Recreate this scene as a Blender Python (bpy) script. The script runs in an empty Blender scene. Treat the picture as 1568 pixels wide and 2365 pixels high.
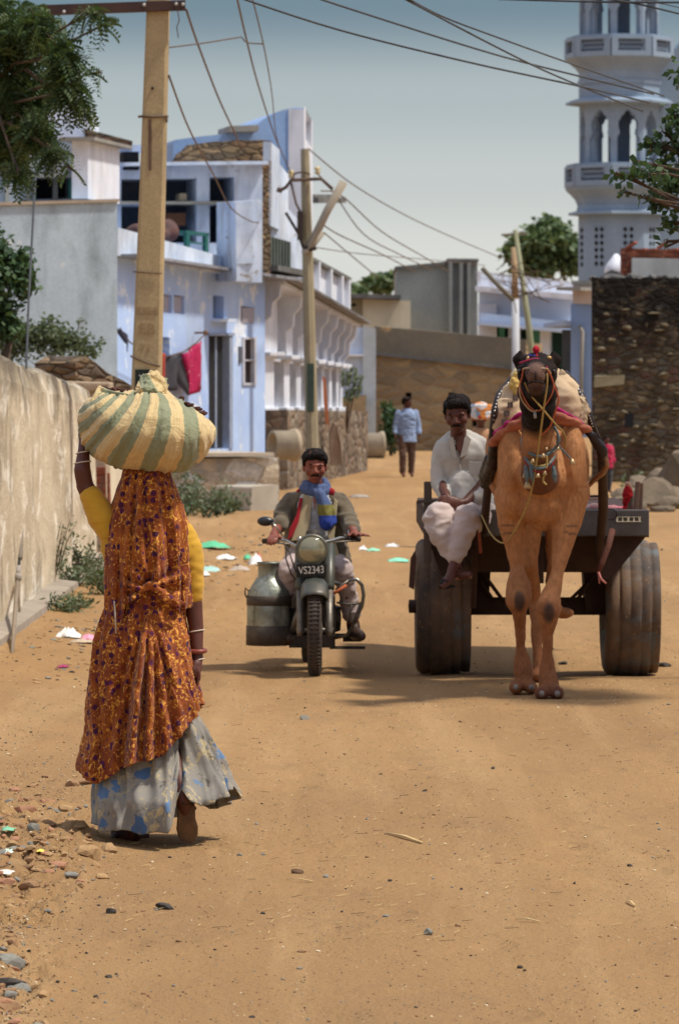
import bpy, bmesh, math, random
from math import sin, cos, pi, radians, sqrt, exp, atan2, floor
from mathutils import Vector, Matrix, noise
random.seed(7)
SC = bpy.context.scene
COL = SC.collection
# ---------------------------------------------------------------- camera
F = 10000.0            # focal length in view pixels (picture 1568 x 2365)
CX, HY, CH = 784.0, 893.0, 1.85
cam_data = bpy.data.cameras.new('camera')
cam = bpy.data.objects.new('camera', cam_data); COL.objects.link(cam)
cam.location = (0, 0, CH); cam.rotation_euler = (radians(90), 0, 0)
cam_data.sensor_fit = 'HORIZONTAL'; cam_data.sensor_width = 24.0
cam_data.lens = F / 1568.0 * 24.0
cam_data.shift_y = -(2365 / 2 - HY) / 1568.0
cam_data.clip_start = 0.5; cam_data.clip_end = 3000
cam_data.dof.use_dof = True; cam_data.dof.focus_distance = 17.8; cam_data.dof.aperture_fstop = 10.5
SC.camera = cam
# ---------------------------------------------------------------- world, sun, exposure
SUNV = Vector((0.52, -0.10, 1.0)).normalized()
world = bpy.data.worlds.new('World'); SC.world = world; world.use_nodes = True
wn = world.node_tree; wn.nodes.clear()
wout = wn.nodes.new('ShaderNodeOutputWorld'); wbg = wn.nodes.new('ShaderNodeBackground')
sky = wn.nodes.new('ShaderNodeTexSky'); sky.sky_type = 'NISHITA'; sky.sun_disc = False
sky.sun_elevation = math.asin(SUNV.z); sky.sun_rotation = atan2(SUNV.x, SUNV.y)
sky.air_density = 1.6; sky.dust_density = 4.0; sky.ozone_density = 1.5; sky.altitude = 200
tc = wn.nodes.new('ShaderNodeTexCoord'); mp = wn.nodes.new('ShaderNodeMapping')
mp.inputs['Scale'].default_value = (1, 1, 7.0)
wn.links.new(tc.outputs['Generated'], mp.inputs['Vector']); wn.links.new(mp.outputs['Vector'], sky.inputs['Vector'])
whs = wn.nodes.new('ShaderNodeHueSaturation'); whs.inputs['Saturation'].default_value = 1.0
wn.links.new(sky.outputs['Color'], whs.inputs['Color'])
# dusty air low over the horizon: cream haze turning to blue-grey a few degrees up, then the clear sky
wsp = wn.nodes.new('ShaderNodeSeparateXYZ'); wn.links.new(tc.outputs['Generated'], wsp.inputs[0])
wr_ = wn.nodes.new('ShaderNodeValToRGB'); wr_.color_ramp.interpolation = 'EASE'
wmr = wn.nodes.new('ShaderNodeMapRange'); wmr.inputs['From Min'].default_value = 0.0; wmr.inputs['From Max'].default_value = 0.12
wn.links.new(wsp.outputs['Z'], wmr.inputs['Value']); wn.links.new(wmr.outputs[0], wr_.inputs['Fac'])
stops = [(0.0, (.54, .545, .51)), (.25, (.53, .54, .51)), (.40, (.43, .46, .455)), (.56, (.335, .385, .40)), (.74, (.14, .205, .25)), (1.0, (.11, .175, .24))]
while len(wr_.color_ramp.elements) < len(stops): wr_.color_ramp.elements.new(.5)
for e_, (p_, c_) in zip(wr_.color_ramp.elements, stops): e_.position = p_; e_.color = (c_[0], c_[1], c_[2], 1)
wml = wn.nodes.new('ShaderNodeMix'); wml.data_type = 'RGBA'; wml.blend_type = 'MULTIPLY'; wml.inputs[0].default_value = 1.0
wn.links.new(wr_.outputs['Color'], wml.inputs[6]); wml.inputs[7].default_value = (11.0, 11.0, 11.0, 1)
wmf = wn.nodes.new('ShaderNodeMapRange'); wmf.inputs['From Min'].default_value = 0.09; wmf.inputs['From Max'].default_value = 0.30; wmf.inputs['To Min'].default_value = 0.0; wmf.inputs['To Max'].default_value = 1.0
wn.links.new(wsp.outputs['Z'], wmf.inputs['Value'])
wmx = wn.nodes.new('ShaderNodeMix'); wmx.data_type = 'RGBA'; wn.links.new(wmf.outputs[0], wmx.inputs[0]); wn.links.new(wml.outputs[2], wmx.inputs[6]); wn.links.new(whs.outputs['Color'], wmx.inputs[7])
wn.links.new(wmx.outputs[2], wbg.inputs['Color']); wbg.inputs['Strength'].default_value = 0.103
wn.links.new(wbg.outputs['Background'], wout.inputs['Surface'])
sd = bpy.data.lights.new('sun', 'SUN'); sd.energy = 3.75; sd.angle = radians(4.5); sd.color = (1.0, 0.92, 0.80)
sun = bpy.data.objects.new('sun', sd); COL.objects.link(sun)
sun.rotation_euler = SUNV.to_track_quat('Z', 'Y').to_euler()
SC.view_settings.view_transform = 'Standard'; SC.view_settings.look = 'None'
SC.view_settings.exposure = 0.2; SC.view_settings.gamma = 1.0
SC.render.engine = 'CYCLES'
SC.render.resolution_x = 678; SC.render.resolution_y = 1024

# ---------------------------------------------------------------- picture geometry helpers
def P(px, py, Y):
    return Vector(((px - CX) * Y / F, Y, CH + (HY - py) * Y / F))
def gz(X, Y):
    z = -0.10 * exp(-((Y - 29.6) / 1.6) ** 2) * max(0, min(1, (X - 0.0) / 0.5))
    d = max(0.0, -1.35 - X)                      # verge by the left wall rises a little
    if Y < 60: z += min(0.10, d * 0.10)
    z += 0.09 * exp(-(((X + 1.3) / 0.30) ** 2 + ((Y - 16.9) / 1.0) ** 2))
    z += 0.05 * exp(-(((X + 1.12) / 0.14) ** 2 + ((Y - 13.6) / 0.9) ** 2))
    z += 0.03 * exp(-(((X + 0.3) / 1.2) ** 2 + ((Y - 40) / 5.0) ** 2))
    if 8 < Y < 60:
        w = 0.25 * sin(Y * 0.13) + 0.05 * noise.noise(Vector((Y * .5, 1, 1)))
        for xr_, a_ in ((-0.35, .012), (0.75, .014), (0.25, .008), (1.55, .012)): z -= a_ * exp(-((X - xr_ - w) / 0.085) ** 2) * (0.6 + 0.8 * noise.noise(Vector((Y * .8, xr_, 0))))
    if 24 < Y < 62 and X < .2:
        w = exp(-((X + 1.1 + .012 * (Y - 45)) / .75) ** 2) * max(0, min(1, (Y - 30) / 8)) * max(0, min(1, (62 - Y) / 5)); z += w * (.045 * max(0, noise.noise(Vector((X * 3.2, Y * .9, 4))) + .1) + .02 * noise.noise(Vector((X * 9, Y * 3, 4))))
    n = noise.noise(Vector((X * 0.9, Y * 0.35, 3.1))) * 0.014 + noise.noise(Vector((X * 3.1, Y * 1.6, 9.1))) * 0.006
    if 9 < Y < 24 and -3 < X < 3:          # clods in the rubble strip on the left
        w = max(0, min(1, (-0.87 - X - 0.02 * (Y - 16)) / 0.16)) if Y > 14.8 else max(0, min(1, (-0.80 - X) / 0.12)) * max(0, 1 - abs(Y - 13.3) / 1.6)
        w *= max(0, min(1, (20.5 - Y) / 2.5))
        if w > 0:
            q = Vector((X * 11, Y * 5, 5)); z += w * (0.05 * max(0, noise.noise(q) + .05) + 0.045 * abs(noise.noise(q * 2.1)) + 0.02 * noise.noise(q * 5))
    return z + n * (1 if Y < 60 else 0.4)
def G(px, py):
    Y = CH * F / (py - HY)
    for _ in range(12):
        X = (px - CX) * Y / F
        Y = (CH - gz(X, Y)) * F / (py - HY)
    X = (px - CX) * Y / F
    return Vector((X, Y, gz(X, Y)))
def GY(px, Y):
    X = (px - CX) * Y / F
    return Vector((X, Y, gz(X, Y)))
class Plane:
    """vertical plane through two plan points given as (px, Y)"""
    def __init__(s, a, b):
        s.A = Vector(((a[0] - CX) * a[1] / F, a[1])); s.B = Vector(((b[0] - CX) * b[1] / F, b[1]))
        d = (s.B - s.A).normalized(); s.d = d
        s.n = Vector((-d.y, d.x, 0))             # points away from the camera
        if s.n.y < 0: s.n = -s.n
    def __call__(s, px, py, off=0.0):
        k = (px - CX) / F
        # A + t d has x = k y
        t = (s.A.x - k * s.A.y) / (k * s.d.y - s.d.x)
        p = s.A + s.d * t
        v = Vector((p.x, p.y, CH + (HY - py) * p.y / F))
        return v + s.n * off

# ---------------------------------------------------------------- objects
def tagp(o, label=None, cat=None, group=None, kind=None):
    if label: o['label'] = label
    if cat: o['category'] = cat
    if group: o['group'] = group
    if kind: o['kind'] = kind
    return o
def thing(name, label, cat, loc, group=None):
    o = bpy.data.objects.new(name, None); COL.objects.link(o)
    o.empty_display_size = 0.1
    o.location = loc
    return tagp(o, label, cat, group)
def wloc(o):
    v = Vector((0, 0, 0))
    while o is not None:
        v = v + o.location; o = o.parent
    return v
class MB:
    def __init__(s): s.v = []; s.f = []; s.sm = []; s.at = {}; s.mi = []
    def add(s, vs, fs, smooth=False, mi=0):
        b = len(s.v); s.v += [Vector(v) for v in vs]
        for f in fs: s.f.append(tuple(b + i for i in f)); s.sm.append(smooth); s.mi.append(mi)
        return b
    def hexa(s, p, mi=0):   # 8 pts: bottom 4 ccw, top 4 ccw
        s.add(p, [(3, 2, 1, 0), (4, 5, 6, 7), (0, 1, 5, 4), (1, 2, 6, 5), (2, 3, 7, 6), (3, 0, 4, 7)], mi=mi)
    def box(s, c, size, rz=0.0, top=1.0, mi=0):
        c = Vector(c); hx, hy, hz = [a / 2 for a in size]; R = Matrix.Rotation(rz, 3, 'Z'); p = []
        for z, k in ((-hz, 1), (hz, top)):
            for x, y in ((-hx, -hy), (hx, -hy), (hx, hy), (-hx, hy)): p.append(c + R @ Vector((x * k, y * k, z)))
        s.hexa(p, mi)
    def beam(s, a, b, w, h, up=Vector((0, 0, 1)), mi=0):
        a = Vector(a); b = Vector(b); d = (b - a).normalized()
        if abs(d.dot(up)) > 0.98: up = Vector((0, 1, 0))
        x = d.cross(up).normalized(); u = x.cross(d).normalized(); p = []
        for e in (a, b):
            for i, j in ((-1, -1), (1, -1), (1, 1), (-1, 1)): p.append(e + x * (i * w / 2) + u * (j * h / 2))
        s.hexa(p, mi)
    def tube(s, pts, r, n=8, caps=True, smooth=True, squash=1.0, up=None, mi=0):
        pts = [Vector(p) for p in pts]; m = len(pts)
        rs = r if isinstance(r, (list, tuple)) else [r] * m
        vs = []; prev = up
        for i, p in enumerate(pts):
            t = (pts[min(i + 1, m - 1)] - pts[max(i - 1, 0)]).normalized()
            if prev is None: prev = Vector((0, 0, 1)) if abs(t.z) < 0.9 else Vector((0, 1, 0))
            x = t.cross(prev)
            if x.length < 1e-4: x = t.cross(Vector((1, 0, 0)))
            x.normalize(); u = x.cross(t).normalized(); prev = u
            for k in range(n):
                a = 2 * pi * k / n; vs.append(p + x * (cos(a) * rs[i]) + u * (sin(a) * rs[i] * squash))
        fs = []
        for i in range(m - 1):
            for k in range(n):
                a = i * n + k; b = i * n + (k + 1) % n; fs.append((a, b, b + n, a + n))
        if caps: fs.append(tuple(range(n))[::-1]); fs.append(tuple((m - 1) * n + k for k in range(n)))
        s.add(vs, fs, smooth, mi)
    def ball(s, c, r, n=12, m=8, R=None, mi=0, smooth=True):
        c = Vector(c); r = (r, r, r) if not isinstance(r, (tuple, list, Vector)) else r
        vs = [Vector((0, 0, -r[2]))]
        for i in range(1, m):
            a = -pi / 2 + pi * i / m
            for k in range(n):
                b = 2 * pi * k / n; vs.append(Vector((cos(a) * cos(b) * r[0], cos(a) * sin(b) * r[1], sin(a) * r[2])))
        vs.append(Vector((0, 0, r[2]))); fs = []
        for k in range(n): fs.append((0, 1 + (k + 1) % n, 1 + k))
        for i in range(m - 2):
            for k in range(n):
                a = 1 + i * n + k; b = 1 + i * n + (k + 1) % n; fs.append((a, b, b + n, a + n))
        t = 1 + (m - 2) * n
        for k in range(n): fs.append((t + k, t + (k + 1) % n, t + n))
        if R is not None: vs = [R @ v for v in vs]
        s.add([c + v for v in vs], fs, smooth, mi)
    def limb(s, pr, n=12):
        """chain of tapered capsules"""
        for (a, ra), (b, rb) in zip(pr, pr[1:]):
            a = Vector(a); b = Vector(b); k = 5
            s.tube([a.lerp(b, i / k) for i in range(k + 1)], [ra + (rb - ra) * i / k for i in range(k + 1)], n)
        for a, ra in pr: s.ball(a, ra, n, 8)
    def loft(s, rings, n=24, caps=True, mi=0, smooth=True):
        """rings: (center, rx, ry[, xdir, ydir]) ellipse rings"""
        vs = []; fs = []
        for R in rings:
            c, rx, ry = Vector(R[0]), R[1], R[2]
            xd = Vector(R[3]) if len(R) > 3 else Vector((1, 0, 0)); yd = Vector(R[4]) if len(R) > 4 else Vector((0, 1, 0))
            for k in range(n):
                a = 2 * pi * k / n; vs.append(c + xd * (cos(a) * rx) + yd * (sin(a) * ry))
        m = len(rings)
        for i in range(m - 1):
            for k in range(n):
                a = i * n + k; b = i * n + (k + 1) % n; fs.append((a, b, b + n, a + n))
        if caps: fs.append(tuple(range(n))[::-1]); fs.append(tuple((m - 1) * n + k for k in range(n)))
        s.add(vs, fs, smooth, mi)
    def lathe(s, prof, c, axis='Z', n=32, mi=0, smooth=True):
        c = Vector(c); vs = []; fs = []
        for r, z in prof:
            for k in range(n):
                a = 2 * pi * k / n; q = Vector((cos(a) * r, sin(a) * r, z))
                if axis == 'X': q = Vector((q.z, q.x, q.y))
                elif axis == 'Y': q = Vector((q.y, q.z, q.x))
                vs.append(c + q)
        m = len(prof)
        for i in range(m - 1):
            for k in range(n):
                a = i * n + k; b = i * n + (k + 1) % n; fs.append((a, b, b + n, a + n))
        ring_ = prof[0] == prof[-1]
        if prof[0][0] > 1e-5 and not ring_: fs.append(tuple(range(n))[::-1])
        if prof[-1][0] > 1e-5 and not ring_: fs.append(tuple((m - 1) * n + k for k in range(n)))
        s.add(vs, fs, smooth, mi)
    def prism(s, poly, off, mi=0):
        off = Vector(off); n = len(poly); vs = [Vector(p) for p in poly] + [Vector(p) + off for p in poly]
        fs = [tuple(range(n))[::-1], tuple(range(n, 2 * n))] + [(i, (i + 1) % n, n + (i + 1) % n, n + i) for i in range(n)]
        s.add(vs, fs, mi=mi)
    def rock(s, c, r, seed=0, flat=0.7, mi=0):
        c = Vector(c); t = (1 + sqrt(5)) / 2
        vs = [(-1, t, 0), (1, t, 0), (-1, -t, 0), (1, -t, 0), (0, -1, t), (0, 1, t), (0, -1, -t), (0, 1, -t), (t, 0, -1), (t, 0, 1), (-t, 0, -1), (-t, 0, 1)]
        fs = [(0, 11, 5), (0, 5, 1), (0, 1, 7), (0, 7, 10), (0, 10, 11), (1, 5, 9), (5, 11, 4), (11, 10, 2), (10, 7, 6), (7, 1, 8), (3, 9, 4), (3, 4, 2), (3, 2, 6), (3, 6, 8), (3, 8, 9), (4, 9, 5), (2, 4, 11), (6, 2, 10), (8, 6, 7), (9, 8, 1)]
        rn = random.Random(seed); R = Matrix.Rotation(rn.random() * 6.3, 3, 'Z') @ Matrix.Rotation(rn.uniform(-.4, .4), 3, 'X')
        sx, sy = rn.uniform(.75, 1.25), rn.uniform(.75, 1.25); out = []
        for v in vs:
            q = Vector(v).normalized() * r * rn.uniform(.7, 1.15); q = R @ Vector((q.x * sx, q.y * sy, q.z)); q.z *= flat; out.append(c + q)
        s.add(out, fs, mi=mi)
def rock2(mb, c, r, seed=0, flat=0.7, mi=0):
    bm = bmesh.new(); bmesh.ops.create_icosphere(bm, subdivisions=2, radius=1.0); rn = random.Random(seed); o = Vector((rn.random() * 99, rn.random() * 99, rn.random() * 99))
    R = Matrix.Rotation(rn.random() * 6.3, 3, 'Z') @ Matrix.Rotation(rn.uniform(-.5, .5), 3, 'X'); sx, sy = rn.uniform(.7, 1.3), rn.uniform(.7, 1.3)
    cuts = [(Vector((rn.gauss(0, 1), rn.gauss(0, 1), rn.gauss(0, 1))).normalized(), rn.uniform(.45, .8)) for _ in range(7)]
    for v in bm.verts:
        p = v.co * (1 + .22 * noise.noise(v.co * 1.6 + o))
        for n_, d in cuts:
            e = p.dot(n_) - d
            if e > 0: p = p - n_ * e
        p = p * (1 + .07 * noise.noise(v.co * 5 + o)); p = R @ Vector((p.x * sx, p.y * sy, p.z)); v.co = c + Vector((p.x * r, p.y * r, p.z * r * flat))
    mb.add([v.co.copy() for v in bm.verts], [tuple(q.index for q in f.verts) for f in bm.faces], mi=mi); bm.free()
def build(name, mb, mats, parent=None, loc=None, bevel=0.0, recalc=True, auto=None, subsurf=0, color=None, keep=False):
    """link mb as one mesh object; mb is in world coordinates"""
    if loc is None:
        loc = wloc(parent) if parent is not None else (sum(mb.v, Vector((0, 0, 0))) / max(1, len(mb.v)))
        if parent is None and mb.v: loc = Vector((loc.x, loc.y, min(v.z for v in mb.v)))
    loc = Vector(loc)
    me = bpy.data.meshes.new(name); me.from_pydata([v - loc for v in mb.v], [], mb.f)
    me.polygons.foreach_set('use_smooth', mb.sm); me.polygons.foreach_set('material_index', mb.mi)
    for k, arr in mb.at.items():
        if isinstance(arr[0], (tuple, list)):
            a = me.color_attributes.new(k, 'FLOAT_COLOR', 'POINT')
            a.data.foreach_set('color', [c for x in arr for c in (x[0], x[1], x[2], 1.0)])
        else:
            a = me.attributes.new(k, 'FLOAT', 'POINT'); a.data.foreach_set('value', arr)
    me.update()
    if recalc:
        bm = bmesh.new(); bm.from_mesh(me); bmesh.ops.recalc_face_normals(bm, faces=bm.faces)
        bm.to_mesh(me); bm.free()
    for m in (mats if isinstance(mats, (list, tuple)) else [mats]): me.materials.append(m)
    o = bpy.data.objects.new(name, me); COL.objects.link(o)
    if parent is not None: o.parent = parent; o.location = loc - wloc(parent)
    else: o.location = loc
    if bevel > 0:
        b = o.modifiers.new('bevel', 'BEVEL'); b.width = bevel; b.segments = 2; b.limit_method = 'ANGLE'; b.angle_limit = radians(40)
    if subsurf:
        b = o.modifiers.new('sub', 'SUBSURF'); b.levels = subsurf; b.render_levels = subsurf
    return o
def fuse(name, mb, mat, parent=None, voxel=0.012, smooth=4, disp=None, color=None, attrs=None, label=None, loc=None, sfac=0.5):
    """voxel-merge overlapping solids into one continuous skin"""
    tmp = build('tmp', mb, [], recalc=True, loc=(0, 0, 0))
    r = tmp.modifiers.new('r', 'REMESH'); r.mode = 'VOXEL'; r.voxel_size = voxel
    if smooth:
        s = tmp.modifiers.new('s', 'SMOOTH'); s.factor = sfac; s.iterations = smooth
    dg = bpy.context.evaluated_depsgraph_get(); me = bpy.data.meshes.new_from_object(tmp.evaluated_get(dg))
    old = tmp.data; bpy.data.objects.remove(tmp); bpy.data.meshes.remove(old)
    if loc is None: loc = wloc(parent) if parent is not None else Vector((0, 0, 0))
    if disp:
        nr = [v.normal.copy() for v in me.vertices]
        for v, n in zip(me.vertices, nr): v.co = v.co + n * disp(v.co, n)
    if color:
        a = me.color_attributes.new('Col', 'FLOAT_COLOR', 'POINT'); out = []
        for v in me.vertices:
            c = color(v.co); out += [c[0], c[1], c[2], 1.0]
        a.data.foreach_set('color', out)
    if attrs:
        for k, fn in attrs.items():
            a = me.attributes.new(k, 'FLOAT', 'POINT'); a.data.foreach_set('value', [fn(v.co) for v in me.vertices])
    me.transform(Matrix.Translation(-Vector(loc)))
    me.polygons.foreach_set('use_smooth', [True] * len(me.polygons)); me.update(); me.name = name
    me.materials.clear(); me.materials.append(mat)
    o = bpy.data.objects.new(name, me); COL.objects.link(o)
    if parent is not None: o.parent = parent; o.location = Vector(loc) - wloc(parent)
    else: o.location = loc
    if label: o['label'] = label
    return o
def copy_tree(o, parent=None, loc=None):
    c = o.copy(); COL.objects.link(c); c.parent = parent
    if loc is not None: c.location = loc
    for ch in [x for x in bpy.data.objects if x.parent == o]: copy_tree(ch, c)
    return c
def text_obj(name, s, size, loc, rot, mat, parent, depth=0.002, font_scale=(1, 1)):
    cu = bpy.data.curves.new('t', 'FONT'); cu.body = s; cu.size = size; cu.extrude = depth; cu.align_x = 'CENTER'; cu.align_y = 'CENTER'
    t = bpy.data.objects.new('t', cu); COL.objects.link(t)
    dg = bpy.context.evaluated_depsgraph_get(); me = bpy.data.meshes.new_from_object(t.evaluated_get(dg))
    bpy.data.objects.remove(t); bpy.data.curves.remove(cu)
    me.transform(Matrix.Diagonal((font_scale[0], font_scale[1], 1, 1)))
    me.name = name; me.materials.clear(); me.materials.append(mat)
    o = bpy.data.objects.new(name, me); COL.objects.link(o); o.parent = parent
    o.location = Vector(loc) - wloc(parent); o.rotation_euler = rot
    return o

# ---------------------------------------------------------------- materials
def newmat(name):
    m = bpy.data.materials.new(name); m.use_nodes = True; nt = m.node_tree
    b = nt.nodes['Principled BSDF']; return m, nt, b
def nz(nt, vec, scale, detail=5, rough=0.6, dist=0.0, stretch=None):
    t = nt.nodes.new('ShaderNodeTexNoise'); t.inputs['Scale'].default_value = scale; t.inputs['Detail'].default_value = detail
    t.inputs['Roughness'].default_value = rough; t.inputs['Distortion'].default_value = dist
    if stretch:
        mp = nt.nodes.new('ShaderNodeMapping'); mp.inputs['Scale'].default_value = stretch
        nt.links.new(vec, mp.inputs['Vector']); vec = mp.outputs['Vector']
    nt.links.new(vec, t.inputs['Vector']); return t.outputs['Fac']
def ramp(nt, fac, a, b, c0=(0, 0, 0, 1), c1=(1, 1, 1, 1), interp='LINEAR'):
    r = nt.nodes.new('ShaderNodeValToRGB'); r.color_ramp.interpolation = interp
    r.color_ramp.elements[0].position = a; r.color_ramp.elements[1].position = b
    r.color_ramp.elements[0].color = c0; r.color_ramp.elements[1].color = c1
    nt.links.new(fac, r.inputs['Fac']); return r.outputs['Color']
def mixc(nt, fac, a, b, mode='MIX'):
    m = nt.nodes.new('ShaderNodeMix'); m.data_type = 'RGBA'; m.blend_type = mode
    if isinstance(fac, (int, float)): m.inputs[0].default_value = fac
    else: nt.links.new(fac, m.inputs[0])
    for i, x in ((6, a), (7, b)):
        if isinstance(x, (tuple, list)): m.inputs[i].default_value = tuple(x[:3]) + (1,)
        else: nt.links.new(x, m.inputs[i])
    return m.outputs[2]
def math_(nt, op, a, b=None, c=None):
    m = nt.nodes.new('ShaderNodeMath'); m.operation = op
    for i, x in enumerate((a, b, c)):
        if x is None: continue
        if isinstance(x, (int, float)): m.inputs[i].default_value = x
        else: nt.links.new(x, m.inputs[i])
    return m.outputs[0]
def bump(nt, b, hs, dist=0.01, strength=0.6):
    bp = nt.nodes.new('ShaderNodeBump'); bp.inputs['Distance'].default_value = dist; bp.inputs['Strength'].default_value = strength
    nt.links.new(hs, bp.inputs['Height']); nt.links.new(bp.outputs['Normal'], b.inputs['Normal'])
def objco(nt):
    t = nt.nodes.new('ShaderNodeTexCoord'); return t.outputs['Object']
def surf(name, c1, c2=None, scale=4, rough=0.85, metal=0.0, bs=40, bd=0.004, bstr=0.5, stain=None, stain_amt=0.5, stain_s=1.2, stretch=None, peel=None, peel_t=0.62, peel_s=3.0, fine=0.12, spec=0.3, sheen=0):
    """general worn surface: two-tone noise, optional streaky stains, optional peeled patches, bump"""
    m, nt, b = newmat(name); co = objco(nt)
    c2 = c2 or tuple(x * 0.8 for x in c1)
    col = mixc(nt, ramp(nt, nz(nt, co, scale, 6, 0.62, stretch=stretch), 0.32, 0.68), c1, c2)
    if peel:
        f = ramp(nt, nz(nt, co, peel_s, 7, 0.65, 0.4), peel_t, peel_t + 0.03); col = mixc(nt, f, col, peel)
    if stain:
        f = ramp(nt, nz(nt, co, stain_s, 7, 0.6, 0.3, stretch=(1, 1, 0.3)), 0.46, 0.78)
        f = math_(nt, 'MULTIPLY', f, stain_amt); col = mixc(nt, f, col, stain)
    if fine: col = mixc(nt, fine, col, ramp(nt, nz(nt, co, bs * 1.7, 3), 0.3, 0.7), 'OVERLAY')
    nt.links.new(col, b.inputs['Base Color']); b.inputs['Roughness'].default_value = rough; b.inputs['Metallic'].default_value = metal
    b.inputs['Specular IOR Level'].default_value = spec
    if sheen: b.inputs['Sheen Weight'].default_value = sheen
    if bd: bump(nt, b, nz(nt, co, bs, 6, 0.65), bd, bstr)
    return m
def masonry(name, cols, mortar, sx=3.0, sz=6.0, mw=0.06, bd=0.03, dark=None, dark_top=None):
    """irregular coursed stones from stretched voronoi"""
    m, nt, b = newmat(name); co = objco(nt)
    mp = nt.nodes.new('ShaderNodeMapping'); mp.inputs['Scale'].default_value = (sx, sx, sz)
    w = nt.nodes.new('ShaderNodeTexNoise'); w.inputs['Scale'].default_value = 2.5; nt.links.new(co, w.inputs['Vector'])
    ad = nt.nodes.new('ShaderNodeVectorMath'); ad.operation = 'MULTIPLY_ADD'; ad.inputs[1].default_value = (0.12, 0.12, 0.12)
    nt.links.new(w.outputs['Color'], ad.inputs[0]); nt.links.new(co, ad.inputs[2]); nt.links.new(ad.outputs[0], mp.inputs['Vector'])
    v = nt.nodes.new('ShaderNodeTexVoronoi'); v.inputs['Scale'].default_value = 1.0; nt.links.new(mp.outputs['Vector'], v.inputs['Vector'])
    e = nt.nodes.new('ShaderNodeTexVoronoi'); e.feature = 'DISTANCE_TO_EDGE'; e.inputs['Scale'].default_value = 1.0; nt.links.new(mp.outputs['Vector'], e.inputs['Vector'])
    sp = nt.nodes.new('ShaderNodeSeparateColor'); nt.links.new(v.outputs['Color'], sp.inputs[0])
    r = nt.nodes.new('ShaderNodeValToRGB'); r.color_ramp.interpolation = 'CONSTANT'
    el = r.color_ramp.elements
    while len(el) < len(cols): el.new(0.5)
    for i, c in enumerate(cols): el[i].position = i / len(cols); el[i].color = tuple(c) + (1,)
    nt.links.new(sp.outputs[0], r.inputs['Fac'])
    col = mixc(nt, ramp(nt, nz(nt, co, 14, 6), 0.3, 0.75), r.outputs['Color'], tuple(x * 0.55 for x in cols[0]))
    col = mixc(nt, 0.65, r.outputs['Color'], col)
    col = mixc(nt, ramp(nt, e.outputs['Distance'], mw * 0.4, mw), mortar, col)
    if dark:
        f = ramp(nt, nz(nt, co, 1.6, 6, 0.6, 0.5), 0.42, 0.62)
        if dark_top:
            sx_ = nt.nodes.new('ShaderNodeSeparateXYZ'); nt.links.new(co, sx_.inputs[0])
            zf = ramp(nt, math_(nt, 'MULTIPLY', sx_.outputs['Z'], 1 / dark_top), 0.45, 0.8)
            f = math_(nt, 'MAXIMUM', math_(nt, 'MULTIPLY', f, 0.45), math_(nt, 'MULTIPLY', zf, ramp(nt, nz(nt, co, 4, 5), 0.25, 0.5)))
        col = mixc(nt, f, col, dark)
    nt.links.new(col, b.inputs['Base Color']); b.inputs['Roughness'].default_value = 0.95; b.inputs['Specular IOR Level'].default_value = 0.15
    h = math_(nt, 'ADD', ramp(nt, e.outputs['Distance'], 0.0, 0.22), math_(nt, 'MULTIPLY', nz(nt, co, 25, 6), 0.5))
    bump(nt, b, h, bd, 0.9); return m
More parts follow.
